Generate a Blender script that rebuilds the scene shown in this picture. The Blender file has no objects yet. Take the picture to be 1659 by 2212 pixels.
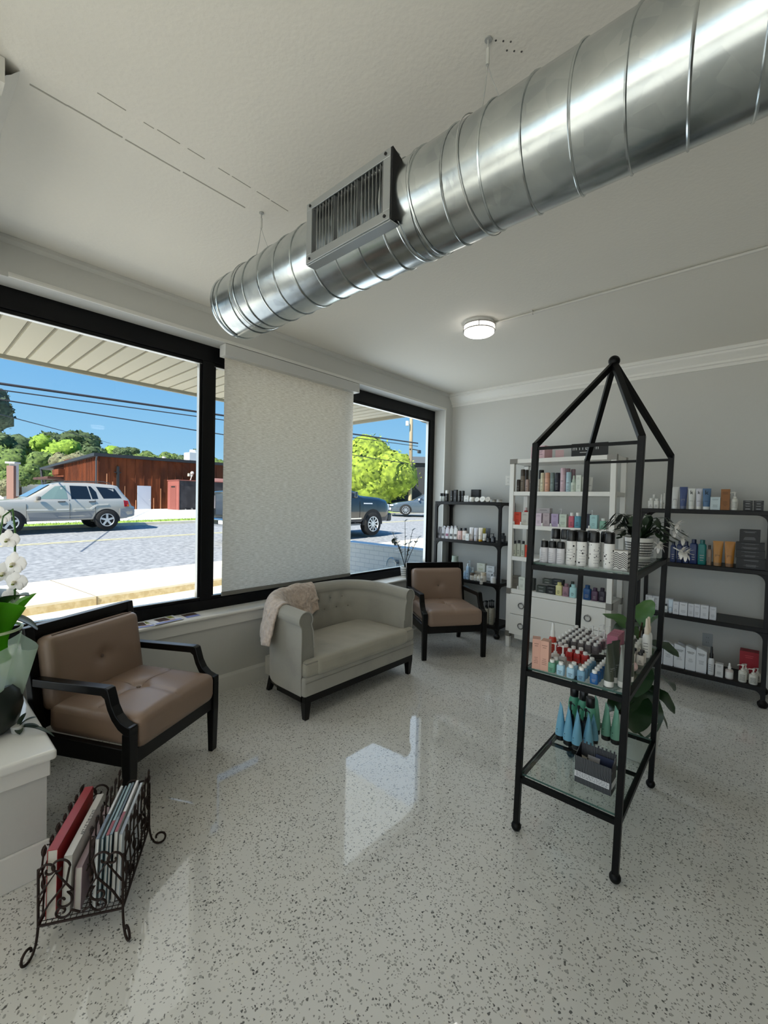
import bpy, bmesh, math, random
from mathutils import Vector as V, Matrix, noise as NZ
random.seed(11)
SC = bpy.context.scene
COL = SC.collection
PI = math.pi
sin, cos = math.sin, math.cos

# ------------------------------------------------------------------ camera
cd = bpy.data.cameras.new('camera')
cam = bpy.data.objects.new('camera', cd)
COL.objects.link(cam)
R_ = V((0.7453, 0.66635, 0.02233)); U_ = V((-0.03303, 0.00345, 0.99945)); B_ = V((0.66591, -0.74563, 0.02458))
CAMP = V((3.1191, 0.0, 1.5))
cam.matrix_world = Matrix(((R_.x, U_.x, B_.x, CAMP.x), (R_.y, U_.y, B_.y, CAMP.y), (R_.z, U_.z, B_.z, CAMP.z), (0, 0, 0, 1)))
cd.sensor_fit = 'VERTICAL'
cd.sensor_height = 36.0
cd.sensor_width = 27.0
cd.lens = 15.257
cd.clip_start = 0.05
cd.clip_end = 500
SC.camera = cam
SC.view_settings.view_transform = 'Standard'
SC.view_settings.look = 'None'
SC.view_settings.gamma = 1.0
SC.view_settings.use_curve_mapping = False
SC.view_settings.exposure = 0.55
try:
    SC.cycles.max_bounces = 14
    SC.cycles.diffuse_bounces = 6
    SC.cycles.glossy_bounces = 5
    SC.cycles.transmission_bounces = 6
    SC.cycles.transparent_max_bounces = 24
    SC.cycles.caustics_reflective = False
    SC.cycles.caustics_refractive = False
    SC.cycles.sample_clamp_indirect = 4.0
except Exception:
    pass

# ------------------------------------------------------------------ sky and sun
SUN_POWER = 7.0
SKY_POWER = 1.35
wd = bpy.data.worlds.new('world')
SC.world = wd
wd.use_nodes = True
nt = wd.node_tree
nt.nodes.clear()
wo = nt.nodes.new('ShaderNodeOutputWorld')
bg = nt.nodes.new('ShaderNodeBackground')
tc = nt.nodes.new('ShaderNodeTexCoord')
sep = nt.nodes.new('ShaderNodeSeparateXYZ')
rmp = nt.nodes.new('ShaderNodeValToRGB')
nz = nt.nodes.new('ShaderNodeTexNoise')
mp = nt.nodes.new('ShaderNodeMapping')
cr = nt.nodes.new('ShaderNodeValToRGB')
mx = nt.nodes.new('ShaderNodeMix')
mx.data_type = 'RGBA'
el = rmp.color_ramp.elements
el[0].position = 0.0; el[0].color = (0.26, 0.42, 0.52, 1)
el[1].position = 1.0; el[1].color = (0.05, 0.16, 0.42, 1)
e2 = rmp.color_ramp.elements.new(0.10); e2.color = (0.16, 0.32, 0.47, 1)
e3 = rmp.color_ramp.elements.new(0.33); e3.color = (0.065, 0.215, 0.44, 1)
mp.inputs['Scale'].default_value = (1.4, 1.4, 4.0)
nz.inputs['Scale'].default_value = 2.2
nz.inputs['Detail'].default_value = 6
cr.color_ramp.elements[0].position = 0.66; cr.color_ramp.elements[0].color = (0, 0, 0, 1)
cr.color_ramp.elements[1].position = 0.80; cr.color_ramp.elements[1].color = (0.7, 0.7, 0.7, 1)
nt.links.new(tc.outputs['Generated'], sep.inputs[0])
nt.links.new(sep.outputs['Z'], rmp.inputs[0])
nt.links.new(tc.outputs['Generated'], mp.inputs[0])
nt.links.new(mp.outputs[0], nz.inputs['Vector'])
nt.links.new(nz.outputs[0], cr.inputs[0])
nt.links.new(cr.outputs[0], mx.inputs[0])
nt.links.new(rmp.outputs[0], mx.inputs[6])
mx.inputs[7].default_value = (0.45, 0.50, 0.55, 1)
nt.links.new(mx.outputs[2], bg.inputs[0])
bg.inputs[1].default_value = SKY_POWER
nt.links.new(bg.outputs[0], wo.inputs[0])

sl = bpy.data.lights.new('sun', 'SUN')
sl.energy = SUN_POWER
sl.color = (1.0, 0.94, 0.84)
sl.angle = 0.009
so = bpy.data.objects.new('sun', sl)
COL.objects.link(so)
so.rotation_euler = V((-0.14, 0.85, -0.85)).to_track_quat('-Z', 'Y').to_euler()

# fill lights added at unseen windows behind the camera and at the visible panes
def window_fill(name, loc, rot, sx, sy, watt, colr):
    l_ = bpy.data.lights.new(name, 'AREA')
    l_.shape = 'RECTANGLE'; l_.size = sx; l_.size_y = sy; l_.energy = watt; l_.color = colr
    o_ = bpy.data.objects.new(name, l_)
    COL.objects.link(o_)
    o_.location = loc; o_.rotation_euler = rot
window_fill('daylight_fill_front', (3.6, -4.27, 1.45), (PI / 2, 0, 0), 6.5, 2.4, 40.0, (1.0, 0.985, 0.96))
window_fill('daylight_fill_side', (-0.21, -1.97, 1.62), (0, -PI / 2, 0), 1.85, 3.1, 20.0, (1.0, 0.985, 0.96))
window_fill('daylight_fill_left_pane', (-0.24, 0.83, 1.63), (0, -PI / 2, 0), 1.75, 1.40, 6.0, (0.92, 0.95, 1.0))  # added to boost the daylight coming in at the visible panes
window_fill('daylight_fill_right_pane', (-0.24, 3.78, 1.63), (0, -PI / 2, 0), 1.75, 1.40, 11.0, (0.80, 0.90, 1.0))

# seen ceiling lamp and added unseen ones: powers used by the lamp builder below
LAMP_GLOW = 3.5        # emission of the diffusers
LAMP_WATT = 2.0       # light of each fitting

# ------------------------------------------------------------------ helpers
def lin(h):
    h = h.lstrip('#')
    o = []
    for i in (0, 2, 4):
        c = int(h[i:i + 2], 16) / 255
        o.append(c / 12.92 if c <= 0.04045 else ((c + 0.055) / 1.055) ** 2.4)
    return (o[0], o[1], o[2], 1)

_M = {}
def M(h, rough=0.5, metal=0.0, coat=0.0, bump=0.0, bs=120.0, var=0.0, spec=0.5, emit=0.0, trans=0.0):
    key = (h, rough, metal, coat, bump, bs, var, spec, emit, trans)
    if key in _M:
        return _M[key]
    m = bpy.data.materials.new('mat_' + h)
    m.use_nodes = True
    n = m.node_tree.nodes
    l = m.node_tree.links
    b = n['Principled BSDF']
    b.inputs['Base Color'].default_value = lin(h)
    b.inputs['Roughness'].default_value = rough
    b.inputs['Metallic'].default_value = metal
    b.inputs['Coat Weight'].default_value = coat
    b.inputs['Coat Roughness'].default_value = 0.08
    b.inputs['Specular IOR Level'].default_value = spec
    if trans:
        b.inputs['Transmission Weight'].default_value = trans
    if emit:
        b.inputs['Emission Color'].default_value = lin(h)
        b.inputs['Emission Strength'].default_value = emit
    if bump or var:
        t = n.new('ShaderNodeTexCoord')
        z = n.new('ShaderNodeTexNoise')
        z.inputs['Scale'].default_value = bs
        z.inputs['Detail'].default_value = 4
        l.new(t.outputs['Object'], z.inputs['Vector'])
        if bump:
            bp = n.new('ShaderNodeBump')
            bp.inputs['Strength'].default_value = bump
            bp.inputs['Distance'].default_value = 0.004
            l.new(z.outputs[0], bp.inputs['Height'])
            l.new(bp.outputs[0], b.inputs['Normal'])
        if var:
            hs = n.new('ShaderNodeHueSaturation')
            hs.inputs['Color'].default_value = lin(h)
            mr = n.new('ShaderNodeMapRange')
            mr.inputs['To Min'].default_value = 1 - var
            mr.inputs['To Max'].default_value = 1 + var
            l.new(z.outputs[0], mr.inputs['Value'])
            l.new(mr.outputs[0], hs.inputs['Value'])
            l.new(hs.outputs[0], b.inputs['Base Color'])
    _M[key] = m
    return m

def nodemat(name):
    m = bpy.data.materials.new(name)
    m.use_nodes = True
    return m, m.node_tree.nodes, m.node_tree.links, m.node_tree.nodes['Principled BSDF']

def frame3(d):
    d = d.normalized()
    a = V((0, 0, 1)) if abs(d.z) < 0.9 else V((1, 0, 0))
    u = d.cross(a).normalized()
    return u, d.cross(u).normalized()

class MB:
    def __init__(s):
        s.v = []; s.f = []; s.mi = []; s.sm = []; s.T = Matrix()
    def add(s, vs, fs, mi=0, smooth=False):
        o = len(s.v)
        s.v += [tuple(s.T @ V(p)) for p in vs]
        for f in fs:
            s.f.append([i + o for i in f]); s.mi.append(mi); s.sm.append(smooth)
        return s
    def box(s, c, d, mi=0, R=None, tp=1.0):
        x, y, z = d[0] / 2, d[1] / 2, d[2] / 2
        vs = []
        for k in (-1, 1):
            q = tp if k < 0 else 1.0
            for (a, b) in ((-1, -1), (1, -1), (1, 1), (-1, 1)):
                p = V((a * x * q, b * y * q, k * z))
                if R is not None:
                    p = R @ p
                vs.append((p.x + c[0], p.y + c[1], p.z + c[2]))
        return s.add(vs, [(3, 2, 1, 0), (4, 5, 6, 7), (0, 1, 5, 4), (1, 2, 6, 5), (2, 3, 7, 6), (3, 0, 4, 7)], mi)
    def bb(s, x0, x1, y0, y1, z0, z1, mi=0):
        return s.box(((x0 + x1) / 2, (y0 + y1) / 2, (z0 + z1) / 2), (abs(x1 - x0), abs(y1 - y0), abs(z1 - z0)), mi)
    def cyl(s, p0, p1, r0, r1=None, n=16, mi=0, caps=True):
        p0 = V(p0); p1 = V(p1)
        r1 = r0 if r1 is None else r1
        u, w = frame3(p1 - p0)
        vs = []
        for p, r in ((p0, r0), (p1, r1)):
            for i in range(n):
                a = 2 * PI * i / n
                vs.append(p + u * (r * cos(a)) + w * (r * sin(a)))
        s.add(vs, [(i, (i + 1) % n, n + (i + 1) % n, n + i) for i in range(n)], mi, True)
        if caps:
            s.add(vs, [tuple(range(n - 1, -1, -1)), tuple(range(n, 2 * n))], mi)
        return s
    def tube(s, pts, r, n=8, mi=0, closed=False, r1=None):
        P = [V(p) for p in pts]
        m = len(P)
        vs = []
        u = None
        for i in range(m):
            if closed:
                d = P[(i + 1) % m] - P[i - 1]
            else:
                d = P[min(i + 1, m - 1)] - P[max(i - 1, 0)]
            d.normalize()
            if u is None:
                u, w = frame3(d)
            else:
                u = (u - d * u.dot(d))
                if u.length < 1e-6:
                    u, w = frame3(d)
                u.normalize()
                w = d.cross(u)
            rr = r if r1 is None else r + (r1 - r) * i / (m - 1)
            for k in range(n):
                a = 2 * PI * k / n
                vs.append(P[i] + u * (rr * cos(a)) + w * (rr * sin(a)))
        fs = []
        for i in range(m if closed else m - 1):
            j = (i + 1) % m
            for k in range(n):
                fs.append((i * n + k, i * n + (k + 1) % n, j * n + (k + 1) % n, j * n + k))
        s.add(vs, fs, mi, True)
        if not closed:
            s.add(vs, [tuple(range(n - 1, -1, -1)), tuple(range((m - 1) * n, m * n))], mi)
        return s
    def lathe(s, prof, n=20, c=(0, 0, 0), mi=0, sq=2.0, ky=1.0, smooth=True):
        vs = []
        for (r, z) in prof:
            for i in range(n):
                a = 2 * PI * (i + 0.5) / n
                ca, sa = cos(a), sin(a)
                k = (abs(ca) ** sq + abs(sa) ** sq) ** (-1 / sq)
                vs.append((c[0] + r * k * ca, c[1] + r * k * sa * ky, c[2] + z))
        m = len(prof)
        fs = []
        for j in range(m - 1):
            for i in range(n):
                fs.append((j * n + i, j * n + (i + 1) % n, (j + 1) * n + (i + 1) % n, (j + 1) * n + i))
        s.add(vs, fs, mi, smooth)
        s.add(vs, [tuple(range(n - 1, -1, -1)), tuple(range((m - 1) * n, m * n))], mi)
        return s
    def prism(s, poly, a0, a1, axis='y', mi=0):
        n = len(poly)
        vs = []
        for a in (a0, a1):
            for (p, q) in poly:
                vs.append({'x': (a, p, q), 'y': (p, a, q), 'z': (p, q, a)}[axis])
        fs = [(i, (i + 1) % n, n + (i + 1) % n, n + i) for i in range(n)]
        fs += [tuple(range(n - 1, -1, -1)), tuple(range(n, 2 * n))]
        return s.add(vs, fs, mi)
    def grid(s, fn, nu, nv, mi=0, cu=False, cv=False, smooth=True):
        vs = [fn(i / nu, j / nv) for i in range(nu if cu else nu + 1) for j in range(nv if cv else nv + 1)]
        W = nv if cv else nv + 1
        H = nu if cu else nu + 1
        fs = []
        for i in range(nu):
            for j in range(nv):
                fs.append((i * W + j, ((i + 1) % H) * W + j, ((i + 1) % H) * W + (j + 1) % W, i * W + (j + 1) % W))
        return s.add(vs, fs, mi, smooth)
    def ball(s, c, r, n=12, mi=0, k=(1, 1, 1)):
        m = max(4, n // 2)
        vs = []
        for j in range(1, m):
            t = PI * j / m
            for i in range(n):
                a = 2 * PI * i / n
                vs.append((c[0] + r * k[0] * sin(t) * cos(a), c[1] + r * k[1] * sin(t) * sin(a), c[2] - r * k[2] * cos(t)))
        o = len(vs)
        vs += [(c[0], c[1], c[2] - r * k[2]), (c[0], c[1], c[2] + r * k[2])]
        fs = []
        for j in range(m - 2):
            for i in range(n):
                fs.append((j * n + i, j * n + (i + 1) % n, (j + 1) * n + (i + 1) % n, (j + 1) * n + i))
        for i in range(n):
            fs.append((o, (i + 1) % n, i))
            fs.append((o + 1, (m - 2) * n + i, (m - 2) * n + (i + 1) % n))
        return s.add(vs, fs, mi, True)
    def rbox(s, c, d, r, n=10, mi=0, puff=0.0, shape=None):
        # rounded cushion: a subdivided box pulled to a rounded shape; shape(p) bends it further
        hx, hy, hz = d[0] / 2, d[1] / 2, d[2] / 2
        H = (hx, hy, hz)
        vs = {}
        out = []
        fs = []
        def vid(p):
            k = (round(p[0], 5), round(p[1], 5), round(p[2], 5))
            if k not in vs:
                q = [max(-H[i] + r, min(H[i] - r, p[i])) for i in range(3)]
                dv = V((p[0] - q[0], p[1] - q[1], p[2] - q[2]))
                if dv.length > 1e-9:
                    dv = dv.normalized() * r
                w = V(q) + dv
                if puff and p[2] > 0:
                    w.z += puff * max(0, 1 - (p[0] / hx) ** 2) * max(0, 1 - (p[1] / hy) ** 2)
                if shape:
                    w = shape(w)
                vs[k] = len(out)
                out.append((w[0] + c[0], w[1] + c[1], w[2] + c[2]))
            return vs[k]
        def span(h):
            a = [-h, -h + r * 0.35, -h + r] + [-h + r + (2 * h - 2 * r) * i / n for i in range(1, n)] + [h - r, h - r * 0.35, h]
            return a
        S = [span(hx), span(hy), span(hz) if hz > 2 * r * 0.8 else [-hz, -hz * 0.5, 0, hz * 0.5, hz]]
        for ax in range(3):
            a, b = (ax + 1) % 3, (ax + 2) % 3
            for sg in (-1, 1):
                for i in range(len(S[a]) - 1):
                    for j in range(len(S[b]) - 1):
                        q = []
                        for (ii, jj) in ((i, j), (i + 1, j), (i + 1, j + 1), (i, j + 1)):
                            p = [0, 0, 0]
                            p[ax] = sg * H[ax]; p[a] = S[a][ii]; p[b] = S[b][jj]
                            q.append(vid(p))
                        if sg < 0:
                            q.reverse()
                        if len(set(q)) == 4:
                            fs.append(tuple(q))
        return s.add(out, fs, mi, True)
    def text(s, txt, size, T, mi=0, depth=0.0006):
        cu = bpy.data.curves.new('t', 'FONT')
        cu.body = txt
        cu.size = size
        cu.align_x = 'CENTER'
        cu.align_y = 'CENTER'
        cu.extrude = depth
        ob = bpy.data.objects.new('t', cu)
        me = ob.to_mesh()
        vs = [T @ v.co for v in me.vertices]
        fs = [tuple(p.vertices) for p in me.polygons]
        ob.to_mesh_clear()
        bpy.data.objects.remove(ob)
        bpy.data.curves.remove(cu)
        return s.add(vs, fs, mi)
    def build(s, name, mats, parent=None, bevel=0.0, loc=None, rot=None, seg=2, ang=38, sub=0):
        me = bpy.data.meshes.new(name)
        me.from_pydata(s.v, [], s.f)
        if not isinstance(mats, (list, tuple)):
            mats = [mats]
        for m in mats:
            me.materials.append(m)
        me.polygons.foreach_set('material_index', s.mi)
        me.polygons.foreach_set('use_smooth', s.sm)
        if any(s.sm):
            me.set_sharp_from_angle(angle=math.radians(ang))
        me.update()
        o = bpy.data.objects.new(name, me)
        COL.objects.link(o)
        if parent:
            o.parent = parent
        if loc is not None:
            o.location = loc
        if rot is not None:
            o.rotation_euler = rot
        if sub:
            sb = o.modifiers.new('s', 'SUBSURF'); sb.levels = sub; sb.render_levels = sub
        if bevel:
            b = o.modifiers.new('b', 'BEVEL')
            b.width = bevel
            b.segments = seg
            b.limit_method = 'ANGLE'
            b.angle_limit = math.radians(40)
            if seg > 2:
                b.harden_normals = False
        return o

def tag(o, label, cat, group=None, kind=None):
    if label: o['label'] = label
    if cat: o['category'] = cat
    if group: o['group'] = group
    if kind: o['kind'] = kind
    return o

def thing(name, label, cat, loc=(0, 0, 0), rz=0.0, group=None):
    o = bpy.data.objects.new(name, None)
    o.empty_display_size = 0.05
    COL.objects.link(o)
    o.location = loc
    o.rotation_euler = (0, 0, rz)
    return tag(o, label, cat, group)

def struct(o, label=None):
    o['kind'] = 'structure'
    if label: o['label'] = label
    return o

def dup(r, loc, rz, label, group=None):
    c = r.copy(); COL.objects.link(c); c.parent = None
    c.location = loc; c.rotation_euler = (0, 0, rz)
    c['label'] = label
    if group: c['group'] = group
    for ch in list(r.children):
        d = ch.copy(); COL.objects.link(d); d.parent = c
        for g in list(ch.children):
            e = g.copy(); COL.objects.link(e); e.parent = d
    return c

ORD = ['first', 'second', 'third', 'fourth', 'fifth', 'sixth', 'seventh', 'eighth', 'ninth', 'tenth', 'eleventh', 'twelfth']

# ------------------------------------------------------------------ shared materials
def mat_wall(h, bump=0.08):
    return M(h, rough=0.85, bump=bump, bs=60, var=0.02, spec=0.25)
WALLC = mat_wall('cacac6')
CEILC = mat_wall('e3e0d8', 0.25)
TRIM = M('e2e1dc', rough=0.32, spec=0.4, bump=0.03, bs=20)
BLACKM = M('060607', rough=0.4, spec=0.25)
DARKW = M('080605', rough=0.32, spec=0.25, bump=0.02, bs=80)

def mat_floor():
    m, n, l, b = nodemat('terrazzo')
    t = n.new('ShaderNodeTexCoord')
    base = n.new('ShaderNodeTexNoise'); base.inputs['Scale'].default_value = 1.6; base.inputs['Detail'].default_value = 5
    l.new(t.outputs['Object'], base.inputs['Vector'])
    br = n.new('ShaderNodeValToRGB')
    br.color_ramp.elements[0].position = 0.3; br.color_ramp.elements[0].color = lin('d3d2cc')
    br.color_ramp.elements[1].position = 0.75; br.color_ramp.elements[1].color = lin('dbdad6')
    l.new(base.outputs[0], br.inputs[0])
    prev = br.outputs[0]
    dn = n.new('ShaderNodeTexNoise'); dn.inputs['Scale'].default_value = 95; dn.inputs['Detail'].default_value = 2
    l.new(t.outputs['Object'], dn.inputs['Vector'])
    for (sc, rad, pres, colr, ax, seed) in ((62, 0.30, 0.26, '9b9a95', (1.0, 1.35, 1), 0.0), (50, 0.24, 0.09, '3f3e3c', (1.4, 1.0, 1), 3.7),
                                            (115, 0.34, 0.20, '7f7e79', (1.3, 1.0, 1), 8.1), (85, 0.28, 0.07, '1d1d1c', (1.0, 1.5, 1), 5.3),
                                            (40, 0.20, 0.10, 'd9d7cf', (1.0, 1.0, 1), 1.3)):
        mpn = n.new('ShaderNodeMapping')
        mpn.inputs['Scale'].default_value = ax
        mpn.inputs['Location'].default_value = (seed, seed * 0.7, 0)
        mpn.inputs['Rotation'].default_value = (0, 0, seed)
        av = n.new('ShaderNodeVectorMath'); av.operation = 'MULTIPLY_ADD'
        l.new(dn.outputs[1], av.inputs[0])
        av.inputs[1].default_value = (0.012, 0.012, 0.0)
        l.new(t.outputs['Object'], av.inputs[2])
        l.new(av.outputs[0], mpn.inputs['Vector'])
        vo = n.new('ShaderNodeTexVoronoi'); vo.voronoi_dimensions = '2D'
        vo.inputs['Scale'].default_value = sc
        l.new(mpn.outputs[0], vo.inputs['Vector'])
        sp = n.new('ShaderNodeSeparateColor'); l.new(vo.outputs['Color'], sp.inputs[0])
        a = n.new('ShaderNodeMath'); a.operation = 'LESS_THAN'; l.new(sp.outputs[0], a.inputs[0]); a.inputs[1].default_value = pres
        rr = n.new('ShaderNodeMath'); rr.operation = 'MULTIPLY_ADD'; l.new(sp.outputs[1], rr.inputs[0]); rr.inputs[1].default_value = rad * 0.7; rr.inputs[2].default_value = rad * 0.5
        d = n.new('ShaderNodeMath'); d.operation = 'LESS_THAN'; l.new(vo.outputs['Distance'], d.inputs[0]); l.new(rr.outputs[0], d.inputs[1])
        mu = n.new('ShaderNodeMath'); mu.operation = 'MULTIPLY'; l.new(a.outputs[0], mu.inputs[0]); l.new(d.outputs[0], mu.inputs[1])
        mu2 = n.new('ShaderNodeMath'); mu2.operation = 'MULTIPLY'; l.new(mu.outputs[0], mu2.inputs[0]); mu2.inputs[1].default_value = 0.88
        mix = n.new('ShaderNodeMix'); mix.data_type = 'RGBA'
        l.new(mu2.outputs[0], mix.inputs[0]); l.new(prev, mix.inputs[6]); mix.inputs[7].default_value = lin(colr)
        prev = mix.outputs[2]
    l.new(prev, b.inputs['Base Color'])
    b.inputs['Roughness'].default_value = 0.5
    b.inputs['Specular IOR Level'].default_value = 0.3
    b.inputs['Coat Weight'].default_value = 1.0
    b.inputs['Coat Roughness'].default_value = 0.035
    b.inputs['Coat IOR'].default_value = 1.5
    bn = n.new('ShaderNodeTexNoise'); bn.inputs['Scale'].default_value = 30; bn.inputs['Detail'].default_value = 3
    l.new(t.outputs['Object'], bn.inputs['Vector'])
    bp = n.new('ShaderNodeBump'); bp.inputs['Strength'].default_value = 0.05; bp.inputs['Distance'].default_value = 0.002
    l.new(bn.outputs[0], bp.inputs['Height'])
    l.new(bp.outputs[0], b.inputs['Coat Normal'])
    return m

def mat_glass(tint=(0.97, 0.985, 0.98, 1), refl=0.06, rough=0.0):
    m, n, l, b = nodemat('clear_glass')
    o = n['Material Output']
    n.remove(b)
    tr = n.new('ShaderNodeBsdfTransparent'); tr.inputs[0].default_value = tint
    gl = n.new('ShaderNodeBsdfGlossy'); gl.inputs['Roughness'].default_value = rough
    fr = n.new('ShaderNodeFresnel'); fr.inputs['IOR'].default_value = 1.45
    sc = n.new('ShaderNodeMath'); sc.operation = 'MULTIPLY'; sc.inputs[1].default_value = refl / 0.04
    mn = n.new('ShaderNodeMath'); mn.operation = 'MINIMUM'; mn.inputs[1].default_value = 0.9
    ge = n.new('ShaderNodeNewGeometry')
    iv = n.new('ShaderNodeMath'); iv.operation = 'SUBTRACT'; iv.inputs[0].default_value = 1.0
    l.new(ge.outputs['Backfacing'], iv.inputs[1])
    fm = n.new('ShaderNodeMath'); fm.operation = 'MULTIPLY'
    l.new(fr.outputs[0], fm.inputs[0]); l.new(iv.outputs[0], fm.inputs[1])
    l.new(fm.outputs[0], sc.inputs[0]); l.new(sc.outputs[0], mn.inputs[0])
    mi = n.new('ShaderNodeMixShader')
    l.new(mn.outputs[0], mi.inputs[0]); l.new(tr.outputs[0], mi.inputs[1]); l.new(gl.outputs[0], mi.inputs[2])
    l.new(mi.outputs[0], o.inputs[0])
    return m
PANE = mat_glass(refl=0.03)
SHELFGLASS = mat_glass((0.90, 0.94, 0.92, 1), 0.05)
GLASSEDGE = M('4f6a62', rough=0.15, spec=0.6)

def mat_mix2(h1, h2, sc, dist='noise', rough=0.7, lo=0.4, hi=0.6, stretch=(1, 1, 1), bump=0.0, detail=4, metal=0.0):
    m, n, l, b = nodemat('mix_' + h1)
    t = n.new('ShaderNodeTexCoord')
    mpn = n.new('ShaderNodeMapping'); mpn.inputs['Scale'].default_value = stretch
    l.new(t.outputs['Object'], mpn.inputs['Vector'])
    z = n.new('ShaderNodeTexNoise'); z.inputs['Scale'].default_value = sc; z.inputs['Detail'].default_value = detail
    l.new(mpn.outputs[0], z.inputs['Vector'])
    r = n.new('ShaderNodeValToRGB')
    r.color_ramp.elements[0].position = lo; r.color_ramp.elements[0].color = lin(h1)
    r.color_ramp.elements[1].position = hi; r.color_ramp.elements[1].color = lin(h2)
    l.new(z.outputs[0], r.inputs[0]); l.new(r.outputs[0], b.inputs['Base Color'])
    b.inputs['Roughness'].default_value = rough
    b.inputs['Metallic'].default_value = metal
    b.inputs['Specular IOR Level'].default_value = 0.3
    if bump:
        bp = n.new('ShaderNodeBump'); bp.inputs['Strength'].default_value = bump; bp.inputs['Distance'].default_value = 0.01
        l.new(z.outputs[0], bp.inputs['Height']); l.new(bp.outputs[0], b.inputs['Normal'])
    return m

# ================================================================== ROOM
CZ = 2.88
YB = 4.781
XR, YF = 9.0, -4.2
FLOOR = mat_floor()
o = MB().bb(-0.0, XR, YF, YB, -0.10, 0.0).build('floor', FLOOR); struct(o)
o = MB().bb(-0.22, XR + 0.1, YF - 0.1, YB + 0.12, CZ, CZ + 0.12).build('ceiling', CEILC); struct(o)
WZ0, WZ1 = 0.62, 2.668
WY0, WY1 = 0.42, 4.605
w = MB()
w.bb(-0.22, 0, YF, YB, -0.1, WZ0 - 0.03)
w.bb(-0.22, 0, YF, YB, WZ1, CZ)
w.bb(-0.22, 0, WY1, YB, WZ0 - 0.03, WZ1)
w.bb(-0.22, 0, -0.35, 0.06, WZ0 - 0.03, WZ1)
w.bb(-0.22, 0, YF, -3.6, WZ0 - 0.03, WZ1)
struct(w.build('wall_left', WALLC))
struct(MB().bb(-0.22, XR + 0.1, YB, YB + 0.12, -0.1, CZ).build('wall_back', WALLC))
struct(MB().bb(XR, XR + 0.1, YF, YB, -0.1, CZ).build('wall_right', M('5d5a54', rough=0.8)))  # unseen wall, kept dark to cut light bounced onto room-facing surfaces
wf = MB()
wf.bb(-0.22, XR + 0.1, YF - 0.1, YF, -0.1, 0.15)
wf.bb(-0.22, XR + 0.1, YF - 0.1, YF, 2.70, CZ)
wf.bb(-0.22, 0.3, YF - 0.1, YF, 0.15, 2.70)
wf.bb(6.9, XR + 0.1, YF - 0.1, YF, 0.15, 2.70)
struct(wf.build('wall_front', WALLC))
f3 = MB()
f3.bb(0.3, 6.9, YF - 0.08, YF - 0.02, 0.15, 0.22).bb(0.3, 6.9, YF - 0.08, YF - 0.02, 2.63, 2.70)
for xx in (0.3, 1.94, 3.58, 5.22, 6.83):
    f3.bb(xx, xx + 0.07, YF - 0.08, YF - 0.02, 0.22, 2.63)
win3 = f3.build('added_window_3', BLACKM)  # unseen shop windows added in the front wall to let in light
struct(win3)
for xx in (0.3, 1.94, 3.58, 5.22):
    MB().bb(xx + 0.07, xx + 1.64, YF - 0.052, YF - 0.048, 0.22, 2.63).build('pane', PANE, win3)
# plaster seams in the ceiling
s = MB()
y = 0.30
while y < 1.10:
    q = 0.05 + random.random() * 0.12
    xx = 1.205 + random.uniform(-0.003, 0.003)
    s.bb(xx - 0.003, xx + 0.003, y, y + q, CZ - 0.0012, CZ + 0.001)
    y += q + random.choice([0, 0, 0.01])
y = 0.46
while y < 1.16:
    q = 0.03 + random.random() * 0.09
    xx = 1.345 + random.uniform(-0.003, 0.003)
    s.bb(xx - 0.0018, xx + 0.0018, y, y + q, CZ - 0.001, CZ + 0.001)
    y += q + random.choice([0.01, 0.03, 0.06])
struct(s.build('trim_3', M('a9a69d', rough=0.9)), 'cracked plaster seam lines in the ceiling left of the duct')

# crown mouldings, casing, baseboards
cp = [(YB, CZ - 0.15), (YB - 0.014, CZ - 0.15), (YB - 0.018, CZ - 0.125), (YB - 0.032, CZ - 0.118), (YB - 0.036, CZ - 0.10), (YB - 0.058, CZ - 0.07),
      (YB - 0.078, CZ - 0.048), (YB - 0.082, CZ - 0.032), (YB - 0.098, CZ - 0.028), (YB - 0.102, CZ - 0.0005), (YB, CZ - 0.0005)]
struct(MB().prism(cp, 0.002, XR - 0.002, 'x').build('trim_1', TRIM))
struct(MB().prism([(0.001, CZ - 0.001), (0.03, CZ - 0.001), (0.026, CZ - 0.02), (0.012, CZ - 0.03), (0.001, CZ - 0.036)], YF + 0.01, YB - 0.12, 'y').build('trim_2', WALLC))
bb = [(0.001, 0), (0.016, 0), (0.016, 0.115), (0.011, 0.128), (0.008, 0.137), (0.001, 0.137)]
struct(MB().prism(bb, 0.40, YB - 0.02, 'y').build('baseboard_left', TRIM))
struct(MB().prism([(YB - p, q) for p, q in bb], 0.02, XR - 0.01, 'x').build('baseboard_back', TRIM))
# main shop window: black frame, three panes, white reveal and sill
fx0, fx1 = -0.205, -0.15
fr = MB()
fr.bb(fx0, fx1, 0.06, WY1, 2.545, WZ1)
fr.bb(fx0, fx1, 0.06, WY1, WZ0 - 0.03, 0.700)
for a, b in ((0.06, 0.10), (1.552, 1.644), (2.955, 3.045), (4.505, WY1)):
    fr.bb(fx0, fx1, a, b, 0.70, 2.545)
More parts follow.
